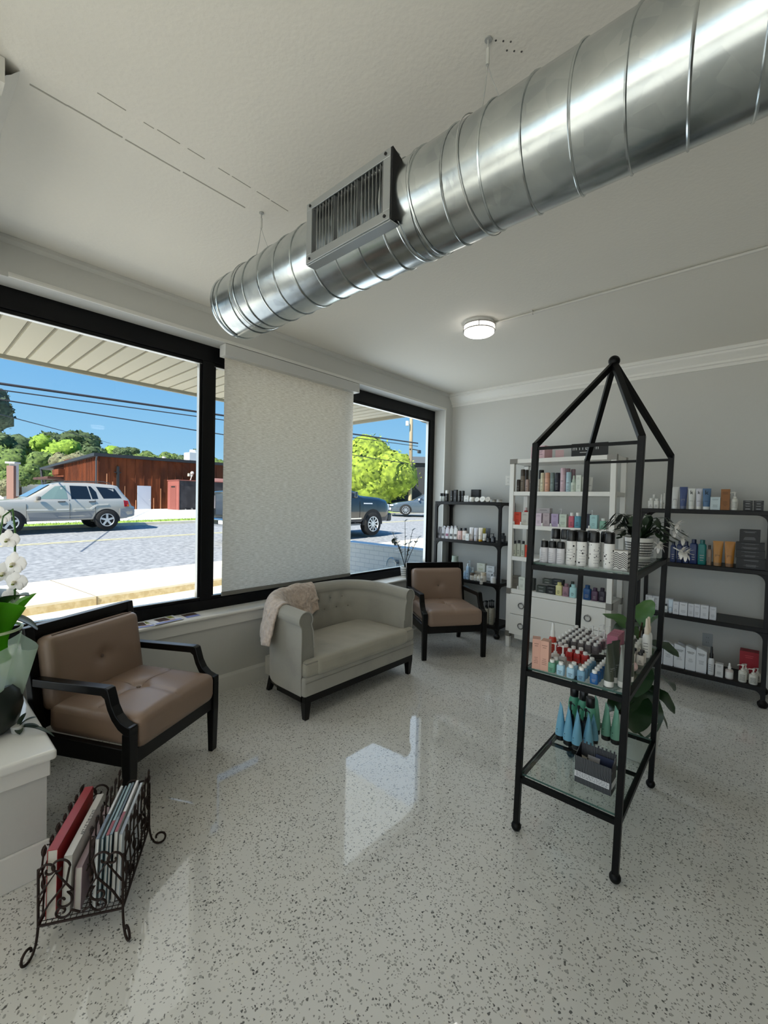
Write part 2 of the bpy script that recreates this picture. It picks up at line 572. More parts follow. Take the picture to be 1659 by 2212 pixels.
# thin glazing beads
for a, b in ((0.10, 1.552), (1.644, 2.955), (3.045, 4.505)):
    for z0, z1 in ((0.700, 0.722), (2.523, 2.545)):
        fr.bb(fx0 + 0.004, fx1 - 0.012, a, b, z0, z1, 0)
        zz = z1 + 0.0 if z0 < 1 else z0 - 0.004
        fr.bb(fx0 + 0.006, fx1 - 0.011, a, b, zz, zz + 0.004, 1)
    for y0, y1 in ((a, a + 0.018), (b - 0.018, b)):
        fr.bb(fx0 + 0.004, fx1 - 0.012, y0, y1, 0.722, 2.523, 0)
    fr.bb(fx0 + 0.006, fx1 - 0.0105, b - 0.0225, b - 0.018, 0.722, 2.523, 1)
win = fr.build('window_1', [BLACKM, M('b9bab8', rough=0.3, metal=0.6)], bevel=0.003)
struct(win, 'black framed shop window of three tall panes')
for a, b in ((0.10, 1.552), (1.644, 2.955), (3.045, 4.505)):
    MB().bb(-0.179, -0.175, a + 0.01, b - 0.01, 0.712, 2.533).build('pane', PANE, win)
fr = MB()
fr.bb(fx0, fx1, -3.6, -0.35, 2.545, WZ1); fr.bb(fx0, fx1, -3.6, -0.35, WZ0 - 0.03, 0.70)
for a, b in ((-3.6, -3.52), (-2.0, -1.92), (-0.43, -0.35)):
    fr.bb(fx0, fx1, a, b, 0.70, 2.545)
win2 = fr.build('added_window_2', BLACKM)  # unseen window further along, added for the light it lets in
struct(win2)
for a, b in ((-3.52, -2.0), (-1.92, -0.43)):
    MB().bb(-0.179, -0.175, a, b, 0.70, 2.545).build('pane', PANE, win2)
# casing bead round the opening
cs = MB()
for x0, x1, d in ((0.001, 0.012, 0.0), (0.001, 0.006, 0.014)):
    cs.bb(x0, x1, 0.40, WY1 + 0.014 + d, WZ1 + d, WZ1 + 0.012 + d)
    cs.bb(x0, x1, WY1 + d, WY1 + 0.012 + d, WZ0, WZ1 + d)
struct(cs.build('trim_4', TRIM))
sp = [(-0.15, 0.592), (0.022, 0.592), (0.034, 0.597), (0.038, 0.606), (0.034, 0.616), (0.022, 0.621), (-0.15, 0.621)]
struct(MB().prism(sp, 0.40, WY1 + 0.06, 'y').build('trim_5', TRIM, bevel=0.002), 'white window sill board')
struct(MB().prism([(0.001, 0.518), (0.013, 0.518), (0.013, 0.585), (0.018, 0.592), (0.001, 0.592)], 0.40, WY1 + 0.04, 'y').build('trim_6', TRIM), 'white apron board under the window sill')
# half wall that ends the seating bay on the left, and the dropped header above it
pw = MB()
pw.bb(0.001, 1.02, -0.30, 0.387, 0.0, 0.455)
struct(pw.build('wall_4', WALLC), 'low white half wall ending beside the left armchair')
pc = MB().bb(0.001, 1.064, -0.34, 0.412, 0.462, 0.502)
o = pc.build('trim_7', M('e6e5e1', rough=0.16, spec=0.6), bevel=0.012, seg=4)
struct(o, 'thick glossy white cap of the half wall')
pt = MB()
pt.bb(1.021, 1.034, -0.30, 0.392, 0.392, 0.456)
pt.bb(0.03, 1.034, 0.388, 0.396, 0.392, 0.456)
pt.bb(1.021, 1.03, -0.30, 0.20, 0.335, 0.391)
pt.bb(0.02, 1.03, -0.31, 0.391, 0.456, 0.4625)
struct(pt.build('trim_8', TRIM, bevel=0.003), 'white boards under the cap of the half wall')
struct(MB().bb(1.021, 1.034, -0.30, 0.395, 0.0, 0.137).build('baseboard_half_wall', TRIM, bevel=0.004))
hd = MB()
hd.bb(0.001, 1.20, -0.35, 0.215, 2.62, CZ - 0.001)
struct(hd.build('wall_5', WALLC), 'dropped ceiling header over the half wall')
hp = MB()
def rough_edge(u, v):
    y = 0.215 + 0.055 * v + 0.008 * NZ.noise(V((u * 9, v * 3, 1)))
    x = 0.03 + 1.21 * u
    z = CZ - 0.002 - 0.06 * (1 - v) - 0.012 * abs(NZ.noise(V((u * 14, v * 4, 5))))
    return (x, y, z if v < 0.99 else CZ - 0.001)
hp.grid(rough_edge, 50, 5)
hp.bb(1.19, 1.26, -0.1, 0.23, 2.80, CZ - 0.002)
struct(hp.build('trim_9', M('dcdad3', rough=0.8, bump=0.5, bs=40)), 'rough plaster fillet beside the header')

# ------------------------------------------------------------------ roller shade
def mat_shade():
    m, n, l, b = nodemat('shade_fabric')
    o = n['Material Output']
    t = n.new('ShaderNodeTexCoord')
    mpn = n.new('ShaderNodeMapping'); mpn.inputs['Scale'].default_value = (1, 14, 150)
    l.new(t.outputs['Object'], mpn.inputs['Vector'])
    z = n.new('ShaderNodeTexNoise'); z.inputs['Scale'].default_value = 1.6; z.inputs['Detail'].default_value = 6; z.inputs['Roughness'].default_value = 0.7
    l.new(mpn.outputs[0], z.inputs['Vector'])
    r = n.new('ShaderNodeValToRGB')
    r.color_ramp.elements[0].position = 0.36; r.color_ramp.elements[0].color = lin('cac4b6')
    r.color_ramp.elements[1].position = 0.60; r.color_ramp.elements[1].color = lin('efebe2')
    l.new(z.outputs[0], r.inputs[0])
    df = n.new('ShaderNodeBsdfDiffuse'); tl = n.new('ShaderNodeBsdfTranslucent'); ms = n.new('ShaderNodeMixShader')
    l.new(r.outputs[0], df.inputs[0]); l.new(r.outputs[0], tl.inputs[0])
    ms.inputs[0].default_value = 0.46
    l.new(df.outputs[0], ms.inputs[1]); l.new(tl.outputs[0], ms.inputs[2]); l.new(ms.outputs[0], o.inputs[0])
    n.remove(b)
    return m
rs = thing('roller_shade', 'half lowered beige woven roller shade on the middle window pane', 'roller shade', (0, 2.36, 2.66))
MB().bb(-0.075, 0.012, -0.715, 0.715, -0.084, 0.004).build('cassette', M('c9c9c6', rough=0.4), rs, bevel=0.003)
MB().grid(lambda u, v: (-0.048 - 0.0008 * sin(9 * u), -0.688 + 1.376 * u, -0.08 - 1.815 * v), 12, 12).build('fabric', mat_shade(), rs)
MB().bb(-0.055, -0.041, -0.690, 0.690, -1.925, -1.893).build('hem_bar', M('77766f', rough=0.55), rs, bevel=0.003)

# ------------------------------------------------------------------ spiral duct
def mat_galv():
    m, n, l, b = nodemat('galvanised')
    t = n.new('ShaderNodeTexCoord')
    v = n.new('ShaderNodeTexVoronoi'); v.inputs['Scale'].default_value = 26
    z = n.new('ShaderNodeTexNoise'); z.inputs['Scale'].default_value = 7; z.inputs['Detail'].default_value = 6
    l.new(t.outputs['Object'], v.inputs['Vector']); l.new(t.outputs['Object'], z.inputs['Vector'])
    mxn = n.new('ShaderNodeMath'); mxn.operation = 'MULTIPLY_ADD'
    l.new(v.outputs['Color'], mxn.inputs[0]); mxn.inputs[1].default_value = 0.22; l.new(z.outputs[0], mxn.inputs[2])
    r = n.new('ShaderNodeValToRGB')
    r.color_ramp.elements[0].position = 0.3; r.color_ramp.elements[0].color = lin('a4abae')
    r.color_ramp.elements[1].position = 0.85; r.color_ramp.elements[1].color = lin('cfd4d4')
    l.new(mxn.outputs[0], r.inputs[0]); l.new(r.outputs[0], b.inputs['Base Color'])
    rr = n.new('ShaderNodeMapRange'); rr.inputs['To Min'].default_value = 0.14; rr.inputs['To Max'].default_value = 0.30
    l.new(z.outputs[0], rr.inputs['Value']); l.new(rr.outputs[0], b.inputs['Roughness'])
    b.inputs['Metallic'].default_value = 1.0
    bp = n.new('ShaderNodeBump'); bp.inputs['Strength'].default_value = 0.12; bp.inputs['Distance'].default_value = 0.006
    l.new(z.outputs[0], bp.inputs['Height']); l.new(bp.outputs[0], b.inputs['Normal'])
    return m
GALV = mat_galv()
DY, DZ, DR = 1.173, 2.477, 0.151
DX0 = 1.035
duct = thing('spiral_duct', 'round galvanised spiral air duct hung under the ceiling', 'air duct', (DX0, DY, DZ))
d = MB()
DL = XR - 0.02 - DX0
d.grid(lambda u, v: (u * DL, DR * cos(2 * PI * v), DR * sin(2 * PI * v)), 120, 48, cv=True)
d.build('duct_body', GALV, duct)
hx = []
PITCH = 0.118
for i in range(int(DL / PITCH * 40)):
    a = 2 * PI * i / 40
    xx = i * PITCH / 40
    if xx < 0.03: continue
    hx.append((xx, (DR + 0.001) * cos(-a), (DR + 0.001) * sin(-a)))
MB().tube(hx, 0.0034, 5).build('spiral_seam', GALV, duct)
cl = MB()
for cx, hw in ((0.012, 0.012), (0.21, 0.006), (1.17, 0.008), (1.235, 0.004), (2.6, 0.02)):
    cl.grid(lambda u, v: (cx - hw + 2 * hw * u, (DR + 0.0035 * sin(PI * (0.15 + 0.7 * u)) + 0.001) * cos(2 * PI * v), (DR + 0.0035 * sin(PI * (0.15 + 0.7 * u)) + 0.001) * sin(2 * PI * v)), 4, 48, cv=True)
cl.build('coupling_ring', GALV, duct)
MB().cyl((0.006, 0, 0), (0.018, 0, 0), DR - 0.002, n=48).build('end_cap', GALV, duct)
gx0, gx1 = 1.805 - DX0, 2.214 - DX0
gw = gx1 - gx0
ALU = M('a7abac', rough=0.35, metal=0.8)
gf = MB()
yf = -0.166
gf.bb(gx0, gx1, yf, yf + 0.005, -0.108, -0.078); gf.bb(gx0, gx1, yf, yf + 0.005, 0.082, 0.108)
gf.bb(gx0, gx0 + 0.03, yf, yf + 0.005, -0.078, 0.082); gf.bb(gx1 - 0.03, gx1, yf, yf + 0.005, -0.078, 0.082)
gf.bb(gx0, gx1, yf + 0.005, yf + 0.045, -0.112, -0.107)
gf.bb(gx0, gx1, yf + 0.005, yf + 0.045, 0.107, 0.112)
for sx in (gx0 + 0.02, gx1 - 0.02):
    for sz in (-0.094, 0.096):
        gf.cyl((sx, yf - 0.003, sz), (sx, yf, sz), 0.005, n=10, mi=1)
gf.build('register_frame', [ALU, M('2a2a2a', metal=0.6, rough=0.4)], duct, bevel=0.001)
lv = MB()
nl = 22
for i in range(nl):
    xx = gx0 + 0.034 + (gw - 0.068) * i / (nl - 1)
    lv.box((xx, yf + 0.016, 0.002), (0.0022, 0.024, 0.158), 0, Matrix.Rotation(0.30 if i % 7 else -0.2, 3, 'Z'))
lv.build('louvers', M('8e9090', rough=0.4, metal=0.7), duct)
gb = MB()
gb.bb(gx0 + 0.028, gx1 - 0.028, yf + 0.034, yf + 0.037, -0.08, 0.084)
gb.prism([(yf + 0.004, -0.107), (yf + 0.06, -0.09), (yf + 0.075, 0.0), (yf + 0.06, 0.09), (yf + 0.004, 0.11)], gx1 - 0.001, gx1 + 0.006, 'x')
gb.prism([(yf + 0.004, -0.107), (yf + 0.06, -0.09), (yf + 0.075, 0.0), (yf + 0.06, 0.09), (yf + 0.004, 0.11)], gx0 - 0.004, gx0 + 0.001, 'x')
gb.build('register_gasket', M('0b0b0b', rough=0.8), duct)

CABLE = M('b8b9b6', rough=0.5, metal=0.4)
def hanger(x, label):
    h = thing('duct_hanger', label, 'hanger', (x, DY, CZ), 0, 'duct hanger cables')
    MB().cyl((0, 0, -0.004), (0, 0, -0.0005), 0.011, n=14).cyl((0, 0, -0.03), (0, 0, -0.003), 0.003, n=8).build('ceiling_plate', CABLE, h)
    MB().cyl((0, 0, -0.075), (0, 0, -0.028), 0.0055, n=8).build('gripper', M('cfd0cc', rough=0.4, metal=0.5), h)
    top = DZ + DR - CZ
    c = MB().tube([(0, 0, -0.07), (0.001, -0.01, -0.14), (0, -0.03, top + 0.004)], 0.0016, 6)
    lp = [(0.0, (DR + 0.0055) * cos(PI / 2 + 2 * PI * i / 40 + 0.2), DZ - CZ + (DR + 0.0055) * sin(PI / 2 + 2 * PI * i / 40 + 0.2)) for i in range(40)]
    c.tube(lp, 0.0016, 6, closed=True)
    c.tube([(0, 0, -0.075), (0.012, 0.01, -0.12), (0.03, 0.02, -0.17), (0.04, 0.03, top + 0.006)], 0.0013, 6)
    c.build('cable', CABLE, h)
hanger(1.235, 'thin wire hanger holding the duct near its closed left end')
hanger(2.445, 'thin white wire hanger holding the duct right of the register')
MB_ = MB()
for i in range(6):
    MB_.cyl((2.46 + 0.012 * (i % 3) + 0.004 * i, DY + 0.018 + 0.016 * i, CZ - 0.0008), (2.46 + 0.012 * (i % 3) + 0.004 * i, DY + 0.018 + 0.016 * i, CZ + 0.0005), 0.003, n=8)
struct(MB_.build('trim_10', M('55534f')), 'old screw holes in the ceiling beside the duct hanger')

# ------------------------------------------------------------------ ceiling lamps and conduit
NICK = M('9c9a96', rough=0.3, metal=0.9)
def ceiling_lamp(x, y, label, watt):
    t = thing('ceiling_light', label, 'ceiling light', (x, y, CZ), 0, 'flush ceiling lights')
    MB().lathe([(0.112, -0.022), (0.112, -0.0005)], 32).build('base_pan', M('e0dfdb', rough=0.5), t)
    m = M('fffaf2', rough=0.4, emit=LAMP_GLOW)
    MB().lathe([(0.06, -0.0895), (0.10, -0.086), (0.112, -0.078), (0.113, -0.022)], 32).build('diffuser', m, t)
    r = MB()
    for z in (-0.064, -0.026):
        r.lathe([(0.1135, z - 0.004), (0.119, z - 0.004), (0.119, z + 0.004), (0.1135, z + 0.004)], 32)
    for k in range(4):
        a = k * PI / 2 + 0.5
        r.box((0.117 * cos(a), 0.117 * sin(a), -0.045), (0.006, 0.006, 0.045))
    r.build('ring', NICK, t)
    ld = bpy.data.lights.new('lamp_light', 'AREA')
    ld.shape = 'DISK'; ld.size = 0.2; ld.spread = math.radians(112); ld.energy = watt; ld.color = (1.0, 0.96, 0.90)
    lo = bpy.data.objects.new('lamp_light', ld); COL.objects.link(lo); lo.parent = t
    lo.location = (0, 0, -0.096)
    return t
ceiling_lamp(1.405, 2.965, 'lit round flush ceiling light with nickel rings at the conduit end', LAMP_WATT * 0.35)
for (x, y) in ((6.4, 2.6), (3.0, -2.2), (6.4, -1.8)):  # unseen fittings added to brighten the room
    ceiling_lamp(x, y, 'round flush ceiling light added out of view to light the salon', LAMP_WATT)
cn = thing('conduit', 'thin white surface conduit running along the ceiling from the lamp', 'conduit', (1.50, 3.03, CZ - 0.012))
MB().cyl((0, -0.012, 0), (XR - 1.52, 0.02, 0), 0.0085, n=10).build('pipe', M('d2d0ca', rough=0.5), cn)
for xx in (0.30, 2.4, 4.4):
    yy = -0.012 + 0.032 * xx / (XR - 1.52)
    MB().bb(xx - 0.008, xx + 0.008, yy - 0.024, yy + 0.012, 0.004, 0.0115).tube([(xx, yy - 0.011, 0.006), (xx, yy - 0.009, -0.007), (xx, yy, -0.0105), (xx, yy + 0.009, -0.007), (xx, yy + 0.011, 0.006)], 0.003, 6).build('clip', M('d2d0ca', rough=0.5), cn)

def outlet(x, z, label, h):
    t = thing('wall_outlet', label, 'outlet', (x, YB, z), 0, 'wall outlets')
    MB().bb(-0.036, 0.036, -0.006, -0.0005, -0.058, 0.058).build('cover_plate', M(h, rough=0.4), t, bevel=0.002)
    s = MB()
    for dz in (0.021, -0.021):
        s.lathe([(0.0165, 0), (0.0165, 0.0015)], 16)
        k = len(s.v) - 32
        for i in range(k, len(s.v)):
            p = s.v[i]; s.v[i] = (p[0], -0.0062 - p[2], p[1] + dz)
        s.bb(-0.008, -0.0055, -0.0082, -0.0076, dz - 0.004, dz + 0.006, 1).bb(0.0055, 0.008, -0.0082, -0.0076, dz - 0.004, dz + 0.006, 1)
    s.build('socket', [M(h, rough=0.35), M('3b3b3b')], t)
outlet(0.80, 1.777, 'white wall outlet left of the white etagere top', 'dcdad3')
outlet(2.731, 0.335, 'grey wall outlet behind the right dark shelf unit', 'a3a8ab')

# ================================================================== ARMCHAIRS
LEATH = M('8c7565', rough=0.42, bump=0.10, bs=220, var=0.02)
LEATH_SEAM = M('6f5c50', rough=0.6)
def armchair(label, loc, rz):
    t = thing('armchair', label, 'armchair', loc, rz, 'matching armchairs')
    W = 0.325
    def fr(poly, x0, x1, name, bev=0.004):
        return MB().prism(poly, x0, x1, 'x').build(name, DARKW, t, bevel=bev)
    arm = [(0.575, 0.600), (0.14, 0.612), (0.122, 0.606), (0.112, 0.575), (0.098, 0.53), (0.075, 0.49), (0.045, 0.462), (0.010, 0.448), (-0.006, 0.446), (-0.006, 0.405),
           (0.03, 0.408), (0.065, 0.428), (0.100, 0.465), (0.125, 0.51), (0.142, 0.560), (0.16, 0.572), (0.575, 0.562)]
    for sx in (-1, 1):
        a, b = sorted((sx * W, sx * (W - 0.046)))
        fr(arm, a, b, 'arm')
        fr([(-0.006, 0.41), (-0.006, 0.25), (0.002, 0.0), (0.030, 0.0), (0.042, 0.25), (0.042, 0.41)], a, b, 'front_leg')
        fr([(0.565, 0.36), (0.60, 0.36), (0.665, 0.0), (0.635, 0.0), (0.555, 0.24)], a + 0.004, b - 0.004, 'rear_leg')
        fr([(0.04, 0.335), (0.04, 0.255), (0.57, 0.245), (0.57, 0.335)], a + 0.006, b - 0.006, 'side_rail')
        fr([(0.535, 0.30), (0.575, 0.30), (0.660, 0.842), (0.622, 0.842)], a, b, 'back_post')
    MB().bb(-W + 0.04, W - 0.04, 0.004, 0.036, 0.255, 0.330).build('front_rail', DARKW, t, bevel=0.003)
    MB().prism([(0.620, 0.792), (0.656, 0.792), (0.664, 0.842), (0.622, 0.842)], -W + 0.04, W - 0.04, 'x').build('top_rail', DARKW, t, bevel=0.003)
    MB().prism([(0.565, 0.335), (0.577, 0.335), (0.652, 0.80), (0.640, 0.80)], -W + 0.04, W - 0.04, 'x').build('back_panel', DARKW, t)
    # seat cushion, quilted to one centre button
    def seatshape(p):
        if p.z > 0:
            d = 1e9
            for (ax, ay) in ((1, 0.02), (0.03, 1), (-1, -0.02), (-0.03, -1)):
                L = math.hypot(ax, ay)
                tt = (p.x * ax + p.y * ay) / L
                if tt > 0:
                    d = min(d, abs(p.x * ay - p.y * ax) / L)
            f = math.exp(-(d / 0.012) ** 2) * 0.007
            r = math.hypot(p.x, p.y)
            p.z -= (f + 0.022 * math.exp(-(r / 0.05) ** 2)) * min(1, p.z / 0.05)
        return p
    c = MB().rbox((0, 0.262, 0.395), (0.560, 0.560, 0.160), 0.042, 30, 0, 0.016, seatshape)
    c.build('seat_cushion', LEATH, t)
    sm = MB()
    sm.ball((0, 0.262, 0.470), 0.011, 10, 0, (1, 1, 0.5))
    for (ax, ay) in ((1, 0.02), (0.03, 1), (-1, -0.02), (-0.03, -1)):
        L = math.hypot(ax, ay)
        pts = []
        for i in range(3, 16):
            q = 0.248 * i / 15
            x, y = ax / L * q, ay / L * q
            zz = 0.08 + 0.016 * max(0, 1 - (x / 0.28) ** 2) * max(0, 1 - (y / 0.28) ** 2) - 0.007 - 0.022 * math.exp(-(q / 0.05) ** 2)
            pts.append((x, 0.262 + y, 0.395 + zz + 0.0006))
        sm.tube(pts, 0.0012, 5)
    sm.build('button_and_seams', LEATH_SEAM, t)
    # back cushion tilted against the frame
    Rm = Matrix.Translation((0, 0.556, 0.605)) @ Matrix.Rotation(math.radians(-9 + 90), 4, 'X')
    def backshape(p):
        if p.z > 0:
            r = math.hypot(p.x, p.y)
            p.z -= 0.026 * math.exp(-(r / 0.045) ** 2) * min(1, p.z / 0.04)
        return p
    b = MB(); b.T = Rm
    b.rbox((0, 0, 0.0), (0.556, 0.372, 0.118), 0.038, 24, 0, 0.014, backshape)
    b.ball((0, 0, 0.052), 0.010, 10, 1, (1, 1, 0.5))
    for sg in (-1, 1):
        q = [(-0.244, sg * 0.186, 0.03), (0.244, sg * 0.186, 0.03)]
        b.tube(q, 0.003, 6, 1)
    b.build('back_cushion', [LEATH, LEATH_SEAM], t)
    return t
A1 = V((0.98, 0.701, 0)); D1 = V((-0.460, 0.888, 0))
c1 = armchair('tan leather armchair with dark wood frame left of the settee, nearest the camera', A1 + D1 * 0.315, math.atan2(D1.y, D1.x))
A2 = V((0.711, 3.298, 0)); D2 = V((0.584, 0.812, 0))
c2 = dup(c1, A2 + D2 * 0.315, math.atan2(D2.y, D2.x), 'tan leather armchair with dark wood frame in the far corner right of the settee')

# ================================================================== SETTEE
def mat_fabric(h, h2, sc=500):
    m, n, l, b = nodemat('fabric_' + h)
    t = n.new('ShaderNodeTexCoord')
    z = n.new('ShaderNodeTexNoise'); z.inputs['Scale'].default_value = sc; z.inputs['Detail'].default_value = 3
    z2 = n.new('ShaderNodeTexNoise'); z2.inputs['Scale'].default_value = 5; z2.inputs['Detail'].default_value = 3
    l.new(t.outputs['Object'], z.inputs['Vector']); l.new(t.outputs['Object'], z2.inputs['Vector'])
    ad = n.new('ShaderNodeMath'); ad.operation = 'ADD'; l.new(z.outputs[0], ad.inputs[0]); l.new(z2.outputs[0], ad.inputs[1])
    r = n.new('ShaderNodeValToRGB')
    r.color_ramp.elements[0].position = 0.7; r.color_ramp.elements[0].color = lin(h2)
    r.color_ramp.elements[1].position = 1.25 if False else 1.0; r.color_ramp.elements[1].color = lin(h)
    l.new(ad.outputs[0], r.inputs[0]); l.new(r.outputs[0], b.inputs['Base Color'])
    b.inputs['Roughness'].default_value = 0.85
    b.inputs['Specular IOR Level'].default_value = 0.2
    b.inputs['Sheen Weight'].default_value = 0.3
    bp = n.new('ShaderNodeBump'); bp.inputs['Strength'].default_value = 0.15; bp.inputs['Distance'].default_value = 0.002
    l.new(z.outputs[0], bp.inputs['Height']); l.new(bp.outputs[0], b.inputs['Normal'])
    return m
LINEN = mat_fabric('a3a096', '93908a')
LINEN_D = mat_fabric('8a877e', '7e7b73')
SX, SYB = 0.545, 0.585           # half width and depth of the wall centre line
RC = 0.33                         # plan radius of the back corners
def sofa_path(s):
    # s in 0..1 from the front of the left arm round the back to the front of the right arm
    segs = [SYB - RC - 0.0, PI / 2 * RC, 2 * (SX - RC), PI / 2 * RC, SYB - RC]
    tot = sum(segs)
    d = s * tot
    if d <= segs[0]:
        return V((-SX, d, 0)), V((-1, 0, 0))
    d -= segs[0]
    if d <= segs[1]:
        a = d / RC
        return V((-SX + RC - RC * cos(a), SYB - RC + RC * sin(a), 0)), V((-cos(a), sin(a), 0))
    d -= segs[1]
    if d <= segs[2]:
        return V((-SX + RC + d, SYB, 0)), V((0, 1, 0))
    d -= segs[2]
    if d <= segs[3]:
        a = d / RC
        return V((SX - RC + RC * sin(a), SYB - RC + RC * cos(a), 0)), V((sin(a), cos(a), 0))
    d -= segs[3]
    return V((SX, SYB - RC - d, 0)), V((1, 0, 0))
def sofa_prof(k=0.0):
    # (outward offset, height) of the arm and back section
    P = [(0.052, 0.165), (0.056, 0.30), (0.058, 0.45), (0.056, 0.58), (0.058, 0.622)]
    for i in range(13):
        a = math.radians(-48 + 262 * i / 12)
        P.append((0.022 + 0.058 * cos(a), 0.680 + 0.058 * sin(a)))
    P += [(-0.040, 0.60), (-0.046, 0.55), (-0.050, 0.48), (-0.052, 0.40), (-0.052, 0.30)]
    return P
PROF = sofa_prof()
def sofa_lift(s):
    return 0.040 * sin(PI * s) ** 1.3
TUFTS = [(0.36 + 0.07 * i, 0.605) for i in range(5)] + [(0.325 + 0.07 * i, 0.515) for i in range(6)]
PATHLEN = 2 * (SYB - RC) + PI * RC + 2 * (SX - RC)
def sofa_pt(s, j):
    p, nrm = sofa_path(s)
    f = j * (len(PROF) - 1)
    i = min(int(f), len(PROF) - 2)
    u = f - i
    o = PROF[i][0] * (1 - u) + PROF[i + 1][0] * u
    z = PROF[i][1] * (1 - u) + PROF[i + 1][1] * u
    lift = sofa_lift(s) * max(0, min(1, (z - 0.3) / 0.35))
    if i >= 17:
        for (ts, tz) in TUFTS:
            dd = ((s - ts) * PATHLEN) ** 2 + (z - tz) ** 2
            o += 0.022 * math.exp(-dd / 0.024 ** 2)
            o += 0.004 * math.exp(-((s - ts) * PATHLEN / 0.008) ** 2) * (0.5 if z < tz + 0.03 else 0)
    q = p + nrm * o
    return (q.x, q.y, z + lift)
sofa = thing('settee', 'light grey button tufted barrel back settee under the window', 'settee', (0.790, 2.405, 0), PI / 2)
body = MB()
NPF = len(PROF) - 1
body.grid(lambda u, v: sofa_pt(u, v), 72, NPF * 3)
o_ = body.build('arm_and_back', LINEN, sofa, ang=60)
for e in (0.0, 1.0):
    MB().add([V(sofa_pt(e, j / (NPF * 2))) + V((0, -0.001, 0)) for j in range(NPF * 2 + 1)], [tuple(range(NPF * 2 + 1))]).add(
        [V(sofa_pt(e, j / (NPF * 2))) + V((0, 0.02, 0)) for j in range(NPF * 2 + 1)], [tuple(range(NPF * 2 + 1))]).build('arm_front', LINEN_D, sofa)
    MB().tube([V(sofa_pt(e, j / (NPF * 2))) + V((0, -0.003, 0)) for j in range(2, NPF * 2 - 3)], 0.0042, 7).build('arm_piping', LINEN, sofa)
for (ts, tz) in TUFTS:
    p, nrm = sofa_path(ts)
    q = p + nrm * (-0.034)
    MB().ball((q.x, q.y, tz + sofa_lift(ts) * 0.9), 0.0085, 8).build('button', LINEN_D, sofa)
bs = MB()
bs.rbox((0, 0.005, 0.232), (1.192, 0.085, 0.136), 0.018, 16)
bs.bb(-0.54, 0.54, 0.03, 0.52, 0.165, 0.30)
bs.build('seat_base', LINEN, sofa)
def sit(p):
    if p.z > 0:
        p.z += 0.008 * math.sin(p.x * 9) * 0.4 - 0.010 * math.exp(-((p.x - 0.05) / 0.3) ** 2) * max(0, 1 - ((p.y) / 0.26) ** 2)
        p.z += 0.0022 * sin(p.x * 46 + p.y * 14) * max(0, 1 - (p.y / 0.27) ** 2)
    return p
st = MB()
st.rbox((0, 0.225, 0.352), (0.992, 0.560, 0.125), 0.035, 26, 0, 0.014, sit)
st.rbox((0, 0.006, 0.350), (1.192, 0.098, 0.118), 0.034, 30, 0, 0.004)
st.build('seat_cushion', mat_fabric('a6a193', '969285'), sofa, ang=70)
pp = MB()
pp.tube([(-0.592, 0.03, 0.392), (-0.585, -0.036, 0.392), (0.585, -0.036, 0.390), (0.592, 0.03, 0.392)], 0.0045, 7)
pp.tube([(-0.594, 0.0, 0.262), (-0.585, -0.0395, 0.262), (0.585, -0.0395, 0.262), (0.594, 0.0, 0.262)], 0.003, 6)
pp.build('seat_piping', LINEN_D, sofa)
bf = MB()
bf.bb(-0.585, 0.585, -0.03, 0.02, 0.118, 0.166)
for sx in (-1, 1):
    bf.bb(sx * 0.585, sx * 0.54, 0.0, 0.30, 0.118, 0.166)
bf.add([], [])
pl = [(-0.585, 0.25), (-0.55, 0.42), (-0.44, 0.56), (-0.25, 0.63), (0.25, 0.63), (0.44, 0.56), (0.55, 0.42), (0.585, 0.25)]
bf.prism(pl, 0.125, 0.166, 'z')
bf.build('base_frame', DARKW, sofa, bevel=0.002)
for (x, y, fx, fy) in ((-0.558, -0.004, 0, 0), (0.558, -0.004, 0, 0), (-0.445, 0.545, -0.02, 0.03), (0.445, 0.545, 0.02, 0.03)):
    lg = MB()
    vs = []
    for (z, h) in ((0.0, 0.017), (0.12, 0.026)):
        k = 1 - z / 0.12
        for a, b in ((-1, -1), (1, -1), (1, 1), (-1, 1)):
            vs.append((x + a * h + fx * k, y + b * h + fy * k, z))
    lg.add(vs, [(3, 2, 1, 0), (4, 5, 6, 7), (0, 1, 5, 4), (1, 2, 6, 5), (2, 3, 7, 6), (3, 0, 4, 7)])
    lg.build('leg', DARKW, sofa, bevel=0.002)

